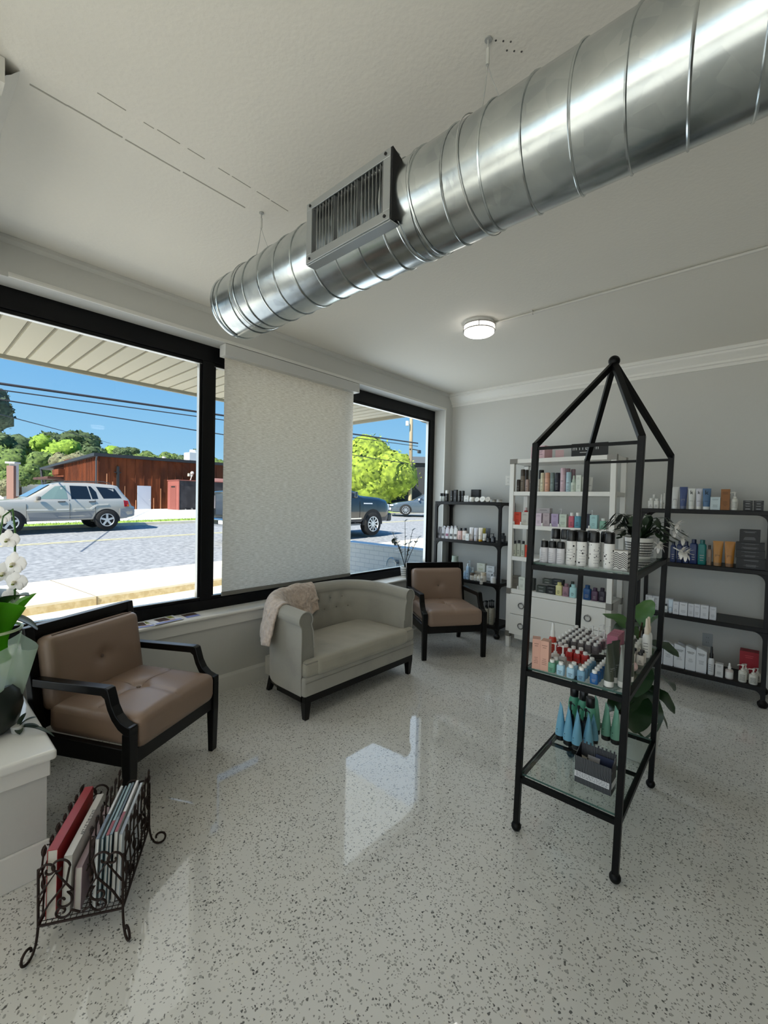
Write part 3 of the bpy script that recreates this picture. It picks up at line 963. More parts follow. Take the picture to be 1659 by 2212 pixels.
# throw blanket over the left arm and back corner
def throw_pt(u, v):
    s = 0.12 + 0.36 * u
    # arc length over the roll: v 0 = outer hem, 1 = inner hem
    p, nrm = sofa_path(s)
    lift = sofa_lift(s)
    f1 = 0.5 + 0.5 * sin(u * 15 + 0.6); f2 = 0.5 + 0.5 * sin(u * 23 + 2)
    outer = 0.20 + 0.05 * sin(u * 2.6 + 0.3) - 0.22 * max(0, u - 0.40)
    inner = 0.16 + 0.30 * math.exp(-((u - 0.48) / 0.30) ** 2) - 0.14 * max(0, u - 0.78)
    arc = PI * 0.064
    tot = outer + arc + inner
    d = v * tot
    nzv = NZ.noise(V((u * 7, v * 7, 3.1))) * 0.014 + NZ.noise(V((u * 17, v * 17, 9.1))) * 0.006
    if d < outer:
        k = (outer - d) / outer
        o = 0.022 + 0.066 + (0.010 + 0.030 * f1 * k + 0.030 * k) + nzv
        z = 0.680 - (outer - d)
    elif d < outer + arc:
        a = (d - outer) / arc * PI
        o = 0.022 + 0.070 * cos(a); z = 0.680 + (0.072 + nzv * 0.8 + 0.004 * f2) * sin(a)
    else:
        e = d - outer - arc
        o = 0.022 - 0.070 - 0.010 - 0.030 * f2 * min(1, e / 0.15) - 0.03 * min(1, e / 0.2) + nzv
        z = 0.680 - e
        if z < 0.437 - lift:
            ex = 0.437 - lift - z
            z = 0.437 - lift + 0.012 * abs(sin(ex * 40)) + 0.006
            o -= ex * 0.8
    q = p + nrm * o
    if q.y > 0.668: q.y = 0.668 + 0.0
    return (q.x, q.y, z + lift)
def mat_throw():
    m, n, l, b = nodemat('throw_plush')
    t = n.new('ShaderNodeTexCoord')
    z = n.new('ShaderNodeTexNoise'); z.inputs['Scale'].default_value = 42; z.inputs['Detail'].default_value = 5
    w_ = n.new('ShaderNodeTexVoronoi'); w_.inputs['Scale'].default_value = 30; w_.feature = 'SMOOTH_F1'
    l.new(t.outputs['Object'], z.inputs['Vector']); l.new(t.outputs['Object'], w_.inputs['Vector'])
    r = n.new('ShaderNodeValToRGB')
    r.color_ramp.elements[0].position = 0.3; r.color_ramp.elements[0].color = lin('b9a597')
    r.color_ramp.elements[1].position = 0.65; r.color_ramp.elements[1].color = lin('d9c8bb')
    l.new(z.outputs[0], r.inputs[0]); l.new(r.outputs[0], b.inputs['Base Color'])
    b.inputs['Roughness'].default_value = 0.95; b.inputs['Specular IOR Level'].default_value = 0.1
    b.inputs['Sheen Weight'].default_value = 0.6
    ad = n.new('ShaderNodeMath'); ad.operation = 'ADD'; l.new(z.outputs[0], ad.inputs[0]); l.new(w_.outputs['Distance'], ad.inputs[1])
    bp = n.new('ShaderNodeBump'); bp.inputs['Strength'].default_value = 0.9; bp.inputs['Distance'].default_value = 0.012
    l.new(ad.outputs[0], bp.inputs['Height']); l.new(bp.outputs[0], b.inputs['Normal'])
    return m
th = MB()
th.grid(lambda u, v: throw_pt(u, v), 70, 60)
tb = th.build('throw_blanket', mat_throw(), loc=(0.790, 2.405, 0), rot=(0, 0, PI / 2), ang=80)
sd = tb.modifiers.new('t', 'SOLIDIFY'); sd.thickness = 0.012; sd.offset = 1
tag(tb, 'fluffy blush beige throw blanket draped over the left corner of the settee', 'blanket')

# ================================================================== DARK SHELF UNITS
def shelf_unit(label, loc, w, zs, dep=0.355):
    t = thing('shelf_unit', label, 'shelf', loc, 0, 'dark open shelf units')
    T_ = 0.036
    P_ = 0.030
    WOOD = M('0d0806', rough=0.4, bump=0.03, bs=30, spec=0.25)
    top = zs[0]
    for k, z in enumerate(zs):
        MB().bb(0.0, w, 0.0, dep, z - T_, z).build('shelf', WOOD, t, bevel=0.003)
    def fillet(cx, z, r, sg):
        q = [(cx, z), (cx + sg * r, z)]
        for i in range(1, 7):
            a = PI / 2 * i / 6
            q.append((cx + sg * (r - r * sin(a)), z - r + r * cos(a)))
        if sg < 0: q.reverse()
        return q
    for (x, sx) in ((0.0, 1), (w - P_, -1)):
        for (y, sy) in ((0.0, 1), (dep - P_, -1)):
            b = MB()
            zz = list(zs) + [0.0]
            for i in range(len(zs)):
                zt = zs[i] - T_; zb = zs[i + 1] if i + 1 < len(zs) else 0.03
                b.bb(x, x + P_, y, y + P_, zb, zt)
                xi = x + P_ if sx > 0 else x
                yi = y + P_ if sy > 0 else y
                r = 0.062 if i < len(zs) - 1 else 0.04
                b.prism(fillet(xi, zt, r, sx), y + 0.004, y + P_ - 0.004, 'y')
                b.prism(fillet(yi, zt, r, sy), x + 0.004, x + P_ - 0.004, 'x')
            b.lathe([(0.012, 0.0), (0.026, 0.004), (0.034, 0.02), (0.034, 0.036), (0.022, 0.05), (0.016, 0.06)], 16, (x + P_ / 2, y + P_ / 2, 0))
            b.build('post', WOOD, t)
    return t
shelf_unit('dark open shelf unit in the corner between window and white etagere', (0.025, 4.405, 0), 0.880, [1.516, 1.065, 0.609, 0.136])
shelf_unit('dark open shelf unit to the right of the white etagere', (2.245, 4.345, 0), 0.885, [1.491, 1.041, 0.604, 0.156])

# ================================================================== WHITE ETAGERE
we = thing('etagere', 'tall white campaign etagere with drawers and grey metal corners', 'etagere', (1.06, 4.273, 0))
WL = M('eeece7', rough=0.35, spec=0.4, bump=0.02, bs=15)
GREY = M('87837d', rough=0.4, metal=0.5)
EW, ED = 1.012, 0.40
for x in (0, EW - 0.046):
    for y in (0, ED - 0.046):
        MB().bb(x, x + 0.046, y, y + 0.046, 0.115, 1.967).build('post', WL, we, bevel=0.002)
        MB().box((x + 0.023, y + 0.023, 0.0575), (0.044, 0.044, 0.115), 0, None, 0.86).build('foot', WL, we, bevel=0.002)
def board(z0, z1, nm):
    b = MB().bb(0.047, EW - 0.047, 0.002, ED - 0.002, z0, z1)
    for x in (0.004, EW - 0.042):
        b.bb(x, x + 0.038, 0.047, ED - 0.047, z0, z1)
    b.build(nm, WL, we, bevel=0.0015)
board(1.925, 1.966, 'top_board')
for z in (1.632, 1.288, 0.957):
    board(z - 0.041, z, 'shelf')
board(0.572, 0.617, 'cabinet_top')
cb = MB().bb(0.030, EW - 0.030, 0.03, ED - 0.01, 0.145, 0.571)
cb.bb(0.09, EW - 0.09, 0.022, 0.032, 0.098, 0.146)
cb.build('cabinet_body', WL, we)
for (z0, z1) in ((0.362, 0.566), (0.150, 0.357)):
    dr = MB().bb(0.046, EW - 0.046, -0.012, 0.028, z0, z1).build('drawer', WL, we, bevel=0.002)
    for hx_ in (0.172, EW - 0.195):
        zc = (z0 + z1) / 2 + 0.005
        r = MB()
        r.tube([(hx_ + 0.028 * cos(2 * PI * i / 28), -0.020 - 0.004 * sin(2 * PI * i / 28), zc - 0.012 + 0.028 * sin(2 * PI * i / 28)) for i in range(28)], 0.0052, 8, closed=True)
        r.cyl((hx_, -0.0125, zc + 0.014), (hx_, -0.026, zc + 0.014), 0.008, n=12)
        r.build('ring_pull', M('7d7c7a', rough=0.3, metal=0.9), dr)
for x in (0, EW):
    for z0, z1 in ((1.918, 1.970), (0.560, 0.621), (0.112, 0.170)):
        g = MB()
        sx = 1 if x == 0 else -1
        for y0 in (-0.0025, ED - 0.048):
            a, b = sorted((x - sx * 0.0025, x + sx * 0.0485))
            g.bb(a, b, y0, y0 + 0.0505, z0, z1)
        if z1 > 1.9:
            a, b = sorted((x + sx * 0.048, x + sx * 0.078)); g.bb(a, b, -0.0025, 0.01, 1.922, 1.970)
        g.build('corner_bracket', GREY, we)

# ================================================================== PYRAMID DISPLAY RACK
RKX, RKY, RKR, RKW, RKD, RKT, RKA = 2.29, 1.889, 0.023, 0.411, 0.779, 1.769, 2.195
LEAN = 0.038 / 1.769
def rk(a, b, z):
    return (RKX + cos(RKR) * a - sin(RKR) * b + LEAN * z, RKY + sin(RKR) * a + cos(RKR) * b, z)
rack = thing('display_rack', 'black metal display rack with pyramid top and glass shelves', 'display rack', (RKX, RKY, 0), RKR)
IRON = M('050505', rough=0.45, spec=0.2, bump=0.02, bs=60)
def rl(a, b, z): return V((a + LEAN * z, b, z))
def bar(mb, p, q, h, mi=0):
    # square bar between two points
    d = (q - p).normalized()
    u = V((0, 0, 1)).cross(d)
    if u.length < 0.2: u = V((0, 1, 0)).cross(d)
    u.normalize(); w_ = d.cross(u)
    vs = []
    for e in (p, q):
        for (a, b) in ((-1, -1), (1, -1), (1, 1), (-1, 1)):
            vs.append(e + u * (a * h) + w_ * (b * h))
    mb.add(vs, [(3, 2, 1, 0), (4, 5, 6, 7), (0, 1, 5, 4), (1, 2, 6, 5), (2, 3, 7, 6), (3, 0, 4, 7)], mi)
HB = 0.0125
for (a, b) in ((0, 0), (RKW, 0), (RKW, RKD), (0, RKD)):
    m = MB(); bar(m, rl(a, b, 0.03), rl(a, b, RKT + 0.004), HB); m.build('post', IRON, rack, bevel=0.002)
    MB().ball(rl(a, b, 0.0225), 0.0225, 14).build('ball_foot', IRON, rack)
    m = MB(); bar(m, rl(a, b, RKT - 0.004), rl(RKW / 2, RKD / 2, RKA - 0.012), HB * 0.98); m.build('apex_bar', IRON, rack, bevel=0.002)
MB().ball(rl(RKW / 2, RKD / 2, RKA), 0.026, 18).build('finial', IRON, rack)
CN = [(0, 0), (RKW, 0), (RKW, RKD), (0, RKD)]
m = MB()
for i in (0, 2):
    a, b = CN[i], CN[(i + 1) % 4]
    bar(m, rl(*a, RKT - 0.02), rl(*b, RKT - 0.02), 0.0065)
m.build('top_rail', IRON, rack)
RS = [1.243, 0.762, 0.268]
for S_ in RS:
    m = MB()
    for i in range(4):
        a, b = CN[i], CN[(i + 1) % 4]
        bar(m, rl(*a, S_ - 0.021), rl(*b, S_ - 0.021), 0.0105)
    bar(m, rl(0, RKD * 0.5, S_ - 0.018), rl(RKW, RKD * 0.5, S_ - 0.018), 0.007)
    m.build('shelf_frame', IRON, rack)
    x0 = LEAN * S_
    g = MB().bb(x0 + 0.006, x0 + RKW - 0.006, 0.014, RKD - 0.014, S_ - 0.009, S_ - 0.0005)
    for i in range(len(g.f)):
        if i % 6 >= 2: g.mi[i] = 1
    g.build('glass_shelf', [SHELFGLASS, GLASSEDGE], rack)

# ================================================================== PRODUCTS
def lum(h): c = lin(h); return 0.3 * c[0] + 0.6 * c[1] + 0.1 * c[2]
def inkfor(h): return '33343a' if lum(h) > 0.12 else '9b9b9b'
def bars(mb, w, z0, z1, y, n, mi, rnd):
    # small lines of print on the front
    for i in range(n):
        z = z1 - (z1 - z0) * (i + 0.5) / n
        q = w * rnd.uniform(0.45, 0.9) / 2
        mb.bb(-q, q, y - 0.0004, y, z - (z1 - z0) / n * 0.16, z + (z1 - z0) / n * 0.16, mi)
CATS = {'can': ('spray_can', 'spray can'), 'box': ('carton', 'box'), 'bottle': ('bottle', 'bottle'), 'tube': ('tube', 'tube'), 'ktube': ('tube', 'tube'), 'jar': ('jar', 'jar'),
        'tin': ('tin', 'tin'), 'disc': ('jar', 'jar'), 'pouch': ('pouch', 'pouch'), 'pump': ('pump_bottle', 'pump bottle'), 'spray': ('spray_bottle', 'spray bottle'),
        'dropper': ('dropper_bottle', 'dropper bottle'), 'kbottle': ('shampoo_bottle', 'bottle'), 'foamer': ('pump_bottle', 'pump bottle')}
PCACHE = {}
def product(kind, c1, c2, w, h, loc, label, group=None, rz=0.0, dep=None):
    key = (kind, c1, c2, w, h, dep)
    if key in PCACHE:
        src = PCACHE[key]
        r = dup(src, loc, rz, label, group)
        return r
    nm, cat = CATS[kind]
    rnd = random.Random(hash((kind, c1, round(w * 1000))) & 0xffff) if False else random.Random(int(w * 9973 + h * 7919))
    A = M(c1, rough=0.35, spec=0.5); B = M(c2, rough=0.35, spec=0.5); INK = M(inkfor(c1), rough=0.6)
    r = w / 2
    if kind == 'box':
        d = dep or min(w, 0.055)
        mb = MB().bb(-r, r, -d / 2, d / 2, 0, h)
        ik = M(c2, rough=0.6)
        if h > 0.03:
            bars(mb, w * 0.8, h * 0.74, h * 0.88, -d / 2, 2, 1, rnd)
            bars(mb, w * 0.7, h * 0.18, h * 0.42, -d / 2, 4, 1, rnd)
        o = mb.build(nm, [M(c1, rough=0.5), ik], bevel=0.0008)
        o.location = loc; o.rotation_euler = (0, 0, rz)
        tag(o, label, cat, group)
        PCACHE[key] = o
        return o
    t = thing(nm, label, cat, loc, rz, group)
    PCACHE[key] = t
    if kind == 'can':
        hc = h * (0.30 if c1 != c2 else 0.16)
        mb = MB().lathe([(r * 0.93, 0), (r, 0.003), (r, h - hc - 0.004), (r * 0.95, h - hc)], 22)
        o = MB()
        body = mb
        for i in range(3):
            z = h * (0.12 + 0.08 * i)
            body.box((0, -r, z), (w * 0.4, 0.0012, 0.002), 1)
        body.box((0, -r, h * 0.45), (w * 0.5, 0.0012, 0.004), 1)
        body.build('body', [A, INK], t)
        MB().lathe([(r * 0.94, h - hc), (r * 0.97, h - hc + 0.003), (r * 0.95, h - 0.006), (r * 0.86, h - 0.001), (r * 0.7, h)], 22).build('cap', B, t)
    elif kind == 'bottle':
        hc = min(h * 0.22, 0.03)
        hb = h - hc
        mb = MB().lathe([(r * 0.94, 0), (r, 0.003), (r, hb * 0.88), (r * 0.9, hb * 0.96), (r * 0.55, hb)], 24, sq=4.5, ky=0.85)
        bars(mb, w * 0.6, hb * 0.15, hb * 0.5, -r * 0.853, 3, 1, rnd)
        mb.build('body', [A, INK], t)
        MB().lathe([(r * 0.62, hb - 0.002), (r * 0.62, h - 0.002), (r * 0.56, h)], 18).build('cap', B, t)
    elif kind == 'tube' or kind == 'ktube':
        hc = h * 0.14
        def f(u, v):
            a = 2 * PI * v
            k = u
            rx = r * (0.80 + 0.20 * k); ry = r * 0.8 * (1 - k) ** 0.8 + 0.0018
            return (rx * cos(a), ry * sin(a), hc + (h - hc) * u)
        mb = MB().grid(f, 14, 24, cv=True)
        mb.add([f(1, v / 24) for v in range(24)], [tuple(range(24))])
        mb.bb(-r, r, -0.002, 0.002, h - 0.008, h)
        ink = INK
        if kind == 'ktube':
            T = Matrix.Translation((0, -r * 0.36 - 0.0015, h * 0.80)) @ Matrix.Rotation(PI / 2 + 0.13, 4, 'X')
            mb.text('k', w * 0.88, T, 1, 0.0015)
            ink = M('101114', rough=0.6)
            for i in range(3):
                mb.box((0, -r * 0.62 + 0.002 * i, h * (0.40 - 0.06 * i)), (w * 0.45, 0.003, 0.002), 1)
        else:
            for i in range(3):
                mb.box((0, -r * 0.60 + 0.001 * i, h * (0.44 - 0.05 * i)), (w * 0.5, 0.004, 0.0022), 1)
        mb.build('body', [A, ink], t)
        MB().lathe([(r * 0.70, 0), (r * 0.78, 0.002), (r * 0.80, hc)], 22).build('cap', B, t)
    elif kind in ('jar', 'tin'):
        hl = h * (0.36 if kind == 'jar' else 0.45)
        k = 0.98 if kind == 'tin' else 0.90
        mb = MB().lathe([(r * 0.9, 0), (r, 0.003), (r, h - hl - 0.002), (r * 0.85, h - hl)], 24)
        for i in range(2):
            mb.box((0, -r, (h - hl) * (0.3 + 0.3 * i)), (w * 0.4, 0.0012, h * 0.04), 1)
        mb.build('body', [A, INK], t)
        MB().lathe([(r * k, h - hl), (r * k, h - 0.003), (r * k * 0.93, h)], 24).build('lid', B, t)
    elif kind == 'disc':
        # jar lying back so that its round lid faces out
        q = Matrix.Translation((0, 0, r * 0.96)) @ Matrix.Rotation(math.radians(74), 4, 'X')
        mb = MB(); mb.T = q
        mb.lathe([(r * 0.9, -0.035), (r * 0.96, -0.03), (r * 0.96, -0.004)], 28)
        mb.build('body', B, t)
        mb = MB(); mb.T = q
        mb.lathe([(r, -0.008), (r, 0.008), (r * 0.95, 0.011)], 28)
        for i in range(2):
            mb.bb(-r * 0.5, r * 0.5, -0.004 + 0.01 * i, -0.0015 + 0.01 * i, 0.0105, 0.0116, 1)
        mb.build('lid', [A, M('77756f')], t)
    elif kind == 'pouch':
        def f(u, v):
            a = 2 * PI * v
            k = max(0.0, (u - 0.72) / 0.28)
            rx = r * (1 - 0.35 * k); ry = r * 0.75 * (1 - 0.85 * u ** 2)
            c_ = cos(a); s_ = sin(a)
            g = (abs(c_) ** 3.5 + abs(s_) ** 3.5) ** (-1 / 3.5)
            return (rx * g * c_, ry * g * s_, h * u * (1 - 0.04 * c_ * k))
        mb = MB().grid(f, 14, 24, cv=True)
        mb.add([f(0, v / 24) for v in range(23, -1, -1)], [tuple(range(24))])
        mb.add([f(1, v / 24) for v in range(24)], [tuple(range(24))])
        mb.box((0, -r * 0.62, h * 0.35), (w * 0.6, 0.006, h * 0.22), 1)
        mb.build('body', [A, M(c2, rough=0.5)], t)
        MB().cyl((r * 0.35, 0.004, h * 0.90), (r * 0.55, 0.004, h * 1.0), r * 0.28, n=12).build('spout_cap', B, t)
    elif kind in ('pump', 'foamer'):
        hb = h * (0.66 if kind == 'pump' else 0.5)
        mb = MB().lathe([(r * 0.93, 0), (r, 0.004), (r, hb * 0.84), (r * 0.85, hb * 0.95), (r * 0.42, hb)], 24)
        for i in range(5):
            mb.box((0, -r, hb * (0.22 + 0.11 * i)), (w * 0.62, 0.0012, 0.0022), 1)
        mb.build('body', [A, INK], t)
        p = MB().lathe([(r * 0.46, hb - 0.002), (r * 0.46, hb + h * 0.09), (r * 0.2, hb + h * 0.10), (r * 0.18, h * 0.93)], 16)
        p.lathe([(r * 0.36, h * 0.93), (r * 0.36, h)], 16)
        p.tube([(0, 0, h * 0.965), (-r * 0.9, -r * 0.3, h * 0.965), (-r * 1.25, -r * 0.4, h * 0.93)], r * 0.13, 8)
        p.build('pump', B, t)
    elif kind == 'spray':
        hb = h * 0.60
        mb = MB().lathe([(r * 0.93, 0), (r, 0.004), (r, hb * 0.85), (r * 0.82, hb * 0.96), (r * 0.5, hb)], 24)
        for i in range(4):
            mb.box((0, -r, hb * (0.25 + 0.12 * i)), (w * 0.55, 0.0012, 0.002), 1)
        mb.build('body', [A, INK], t)
        MB().lathe([(r * 0.60, hb - 0.002), (r * 0.60, hb + (h - hb) * 0.35), (r * 0.42, hb + (h - hb) * 0.45), (r * 0.34, h - 0.004), (r * 0.22, h)], 16).build('nozzle', B, t)
    elif kind == 'dropper':
        hb = h * 0.62
        mb = MB().lathe([(r * 0.93, 0), (r, 0.004), (r, hb * 0.86), (r * 0.8, hb * 0.96), (r * 0.36, hb)], 24)
        mb.build('body', A, t)
        lb = MB().grid(lambda u, v: ((r + 0.0006) * sin((u - 0.5) * 2.2), -(r + 0.0006) * cos((u - 0.5) * 2.2), hb * (0.12 + 0.62 * v)), 12, 1)
        lb.build('label', M('e4e3e0', rough=0.6), t)
        MB().lathe([(r * 0.42, hb - 0.002), (r * 0.42, hb + h * 0.14), (r * 0.28, hb + h * 0.17), (r * 0.24, h * 0.96), (r * 0.12, h)], 14).build('bulb', B, t)
    elif kind == 'kbottle':
        q = [(-r * 0.93, 0), (r * 0.93, 0), (r, 0.006), (r, h * 0.88)]
        for i in range(1, 8):
            k = i / 8
            q.append((r - w * k, h * (0.88 + 0.12 * (1 - (1 - k) ** 1.7))))
        q += [(-r, h), (-r, 0.006)]
        mb = MB().prism(q, -0.019, 0.019, 'y')
        T = Matrix.Translation((0, -0.0196, h * 0.76)) @ Matrix.Rotation(PI / 2, 4, 'X')
        mb.text('KERATIN', w * 0.17, T, 1)
        T = Matrix.Translation((0, -0.0196, h * 0.71)) @ Matrix.Rotation(PI / 2, 4, 'X')
        mb.text('COMPLEX', w * 0.11, T, 1)
        bars(mb, w * 0.6, h * 0.33, h * 0.50, -0.019, 4, 2, rnd)
        mb.build('body', [A, M('1a1b1e', rough=0.6), M('8a8d94', rough=0.6)], t, bevel=0.004, seg=3)
        MB().bb(-r * 0.75, r * 0.75, -0.014, 0.014, -0.0, 0.004).build('base_cap', B, t)
    return t

LA = '''
jar|clear jar with black lid|c9ccc8|151515|0.082|4.455|1.516|0.036|0.099
jar|clear jar with black lid and black label|b9bcb8|151515|0.121|4.455|1.516|0.04|0.099
can|black and white banded can|1b1b1b|e0e0dc|0.165|4.455|1.516|0.041|0.136
can|black can with grey print|1b1b1b|1b1b1b|0.24|4.455|1.516|0.044|0.133
box|slim black carton with grey letters|141414|777777|0.288|4.455|1.516|0.038|0.142
can|black bottle with white marks|161616|222222|0.347|4.455|1.516|0.036|0.13
can|black bottle with white dots|161616|222222|0.39|4.455|1.516|0.037|0.13
box|plain black carton lying behind the white jars|121212|333333|0.493|4.575|1.575|0.104|0.089
box|pale grey carton under the black one|9a9a98|444444|0.491|4.575|1.516|0.106|0.058
box|white labelled box with black top|d8d8d4|151515|0.449|4.455|1.516|0.061|0.071
jar|small white jar with domed lid|e8e6e0|f2f0ea|0.513|4.455|1.516|0.066|0.056
disc|round white lid leaning left|eceae4|bdbab2|0.58|4.455|1.516|0.057|0.069
disc|largest round white lid|f0eee8|bdbab2|0.651|4.455|1.516|0.068|0.07
disc|round beige white lid|d9d2c8|a09890|0.718|4.455|1.516|0.062|0.064
tin|flat silver tin|b9b7b0|8d8b86|0.782|4.455|1.516|0.069|0.036
tin|flat pale tin at the shelf end|cfccc4|9c9a94|0.859|4.455|1.516|0.063|0.034'''
LB = '''
pouch|grey soft pouch|8e8c92|5c5b60|0.073|4.455|1.065|0.052|0.136
pouch|pale grey soft pouch|b4b2b6|3a3a40|0.131|4.455|1.065|0.056|0.129
pouch|white pouch with purple side|c9c5cc|8a4a68|0.19|4.455|1.065|0.058|0.133
pouch|white grey pouch|cdcdcb|4b4b4b|0.249|4.455|1.065|0.054|0.134
pouch|white pouch with grey top|d6d4d0|53524f|0.308|4.455|1.065|0.055|0.137
bottle|pale pink bottle with dark cap|d9b3ab|1c2028|0.37|4.455|1.065|0.057|0.138
bottle|cream bottle with dark cap|ddd3cb|1c2028|0.432|4.455|1.065|0.057|0.142
box|small white carton|e4e8e6|8a938f|0.487|4.43|1.065|0.041|0.08
tube|white tube with rosy foot|dcd8d8|c9b4b0|0.517|4.455|1.065|0.055|0.155
tube|pale grey tube|cfcdd2|bdbac0|0.576|4.455|1.065|0.051|0.152
tube|white tube with yellow foot|e6dccd|d9a92a|0.635|4.455|1.065|0.054|0.156
tube|mustard yellow tube|a89a2c|6d6420|0.629|4.545|1.065|0.045|0.15
tube|slate grey tube|4b5058|30343a|0.681|4.545|1.065|0.059|0.153
tube|short white tube with black cap|c9c8c2|15171b|0.687|4.455|1.065|0.051|0.093
jar|small black jar|1d1f1e|101010|0.741|4.455|1.065|0.05|0.046
pump|dark navy pump bottle|1c212c|10131a|0.797|4.455|1.065|0.051|0.1
bottle|black bottle with flat cap|14161a|0c0d10|0.889|4.505|1.065|0.057|0.11
pouch|pouch in the back row|c4c2c4|4a4a50|0.068|4.57|1.065|0.053|0.142
pouch|pouch in the back row|c4c2c4|4a4a50|0.122|4.57|1.065|0.052|0.145
pouch|pouch in the back row|c4c2c4|4a4a50|0.175|4.57|1.065|0.051|0.148
pouch|pouch in the back row|c4c2c4|4a4a50|0.227|4.57|1.065|0.051|0.151'''
LC = '''
jar|pale green tub on top of another|c9d6c8|b9c8ba|0.239|4.555|0.7|0.088|0.153
jar|pale green tub under its twin|c3d0c4|b3c2b6|0.242|4.555|0.609|0.09|0.09
jar|pale aqua jar|a7bcc0|93a9ae|0.37|4.505|0.609|0.028|0.134
bottle|light blue bottle|93adc4|b9cad8|0.445|4.455|0.609|0.034|0.095
bottle|taller light blue bottle|a3bdd4|c3d3e0|0.484|4.455|0.609|0.041|0.184
pump|pale blue pump bottle|a9bfd0|ccd9e2|0.452|4.545|0.609|0.04|0.207
pump|clear blue pump bottle|8ea5ae|cfd8da|0.504|4.535|0.609|0.04|0.129
jar|amber jar with white label|d8d2c6|4a3a28|0.542|4.455|0.609|0.055|0.083
jar|small white capped jar|ddd9cf|cfc7b9|0.586|4.455|0.609|0.043|0.067
bottle|small cream bottle|d9d4c8|c9c0b0|0.63|4.455|0.609|0.041|0.068
jar|brown jar with white label and pale lid|dcd6c9|c2b49c|0.687|4.455|0.609|0.069|0.103
box|green and white carton on a pale box|d6d8cc|8a9440|0.599|4.575|0.7|0.102|0.098
box|pale carton under the green one|bdb6a8|8d8678|0.56|4.575|0.609|0.098|0.09
box|white carton with black side|d4d8da|22282c|0.72|4.575|0.69|0.1|0.093
box|white carton under the black sided one|cfd3d6|777b7e|0.704|4.575|0.609|0.066|0.08
jar|tiny white capped jar|d8d6d0|a9a69e|0.753|4.288|0.609|0.035|0.066
dropper|white labelled dropper bottle|dcdee0|b9bcc0|0.812|4.455|0.609|0.061|0.121
bottle|clear small bottle|aab2b6|c9ced0|0.864|4.515|0.609|0.025|0.07'''
LD = '''
pump|beige pump bottle|a09a8a|0f0f10|0.681|4.47|0.136|0.047|0.243
pump|beige pump bottle|a09a8a|0f0f10|0.737|4.47|0.136|0.049|0.258
pump|beige pump bottle|a8a292|0f0f10|0.793|4.47|0.136|0.055|0.279
pump|beige pump bottle in the back row|948e80|0f0f10|0.669|4.57|0.136|0.046|0.235
pump|beige pump bottle in the back row|948e80|0f0f10|0.716|4.57|0.136|0.045|0.243
pump|beige pump bottle in the back row|948e80|0f0f10|0.763|4.57|0.136|0.045|0.251'''
WA = '''
can|short dark brown can|3b322c|3b322c|1.131|4.335|1.632|0.04|0.127
can|tall taupe can|7d7266|4a4038|1.176|4.335|1.632|0.047|0.232
can|tall dark brown can behind|3f362f|322a25|1.183|4.415|1.632|0.037|0.234
can|short rosy beige can|b39a90|b39a90|1.227|4.335|1.632|0.039|0.127
can|tall brown can|5d4f45|3f362f|1.268|4.335|1.632|0.039|0.221
can|tall black brown can|2b2826|201e1d|1.33|4.435|1.632|0.053|0.228
can|short beige can|c0b9ae|c0b9ae|1.35|4.335|1.632|0.021|0.129
can|cream can|dcd5b8|cfc7aa|1.384|4.335|1.632|0.041|0.191
can|peach can|e0aa90|d19a80|1.435|4.335|1.632|0.049|0.191
can|grey green can|7f908f|71817f|1.485|4.335|1.632|0.042|0.19
can|navy black can|1d1f2e|171926|1.534|4.335|1.632|0.05|0.187
can|tall pale pink can|d9bcc6|cfb0ba|1.586|4.335|1.632|0.05|0.233
can|tall mauve can behind|a58b93|9a8088|1.609|4.405|1.632|0.044|0.232
can|tall mauve can further right|a08690|957b83|1.648|4.435|1.632|0.044|0.226
can|light blue can|b3ced8|a9c6d0|1.641|4.335|1.632|0.049|0.191
spray|pale green spray bottle|d2dccf|c5d2c4|1.688|4.335|1.632|0.051|0.157
box|slim white green carton|dfe6dc|a9b5a8|1.738|4.335|1.632|0.044|0.158
tube|wide white tube|e2e2dc|d0d0ca|1.792|4.335|1.632|0.053|0.143
tube|white tube standing at the row end|cfcfca|bdbdb8|1.826|4.385|1.632|0.043|0.143'''
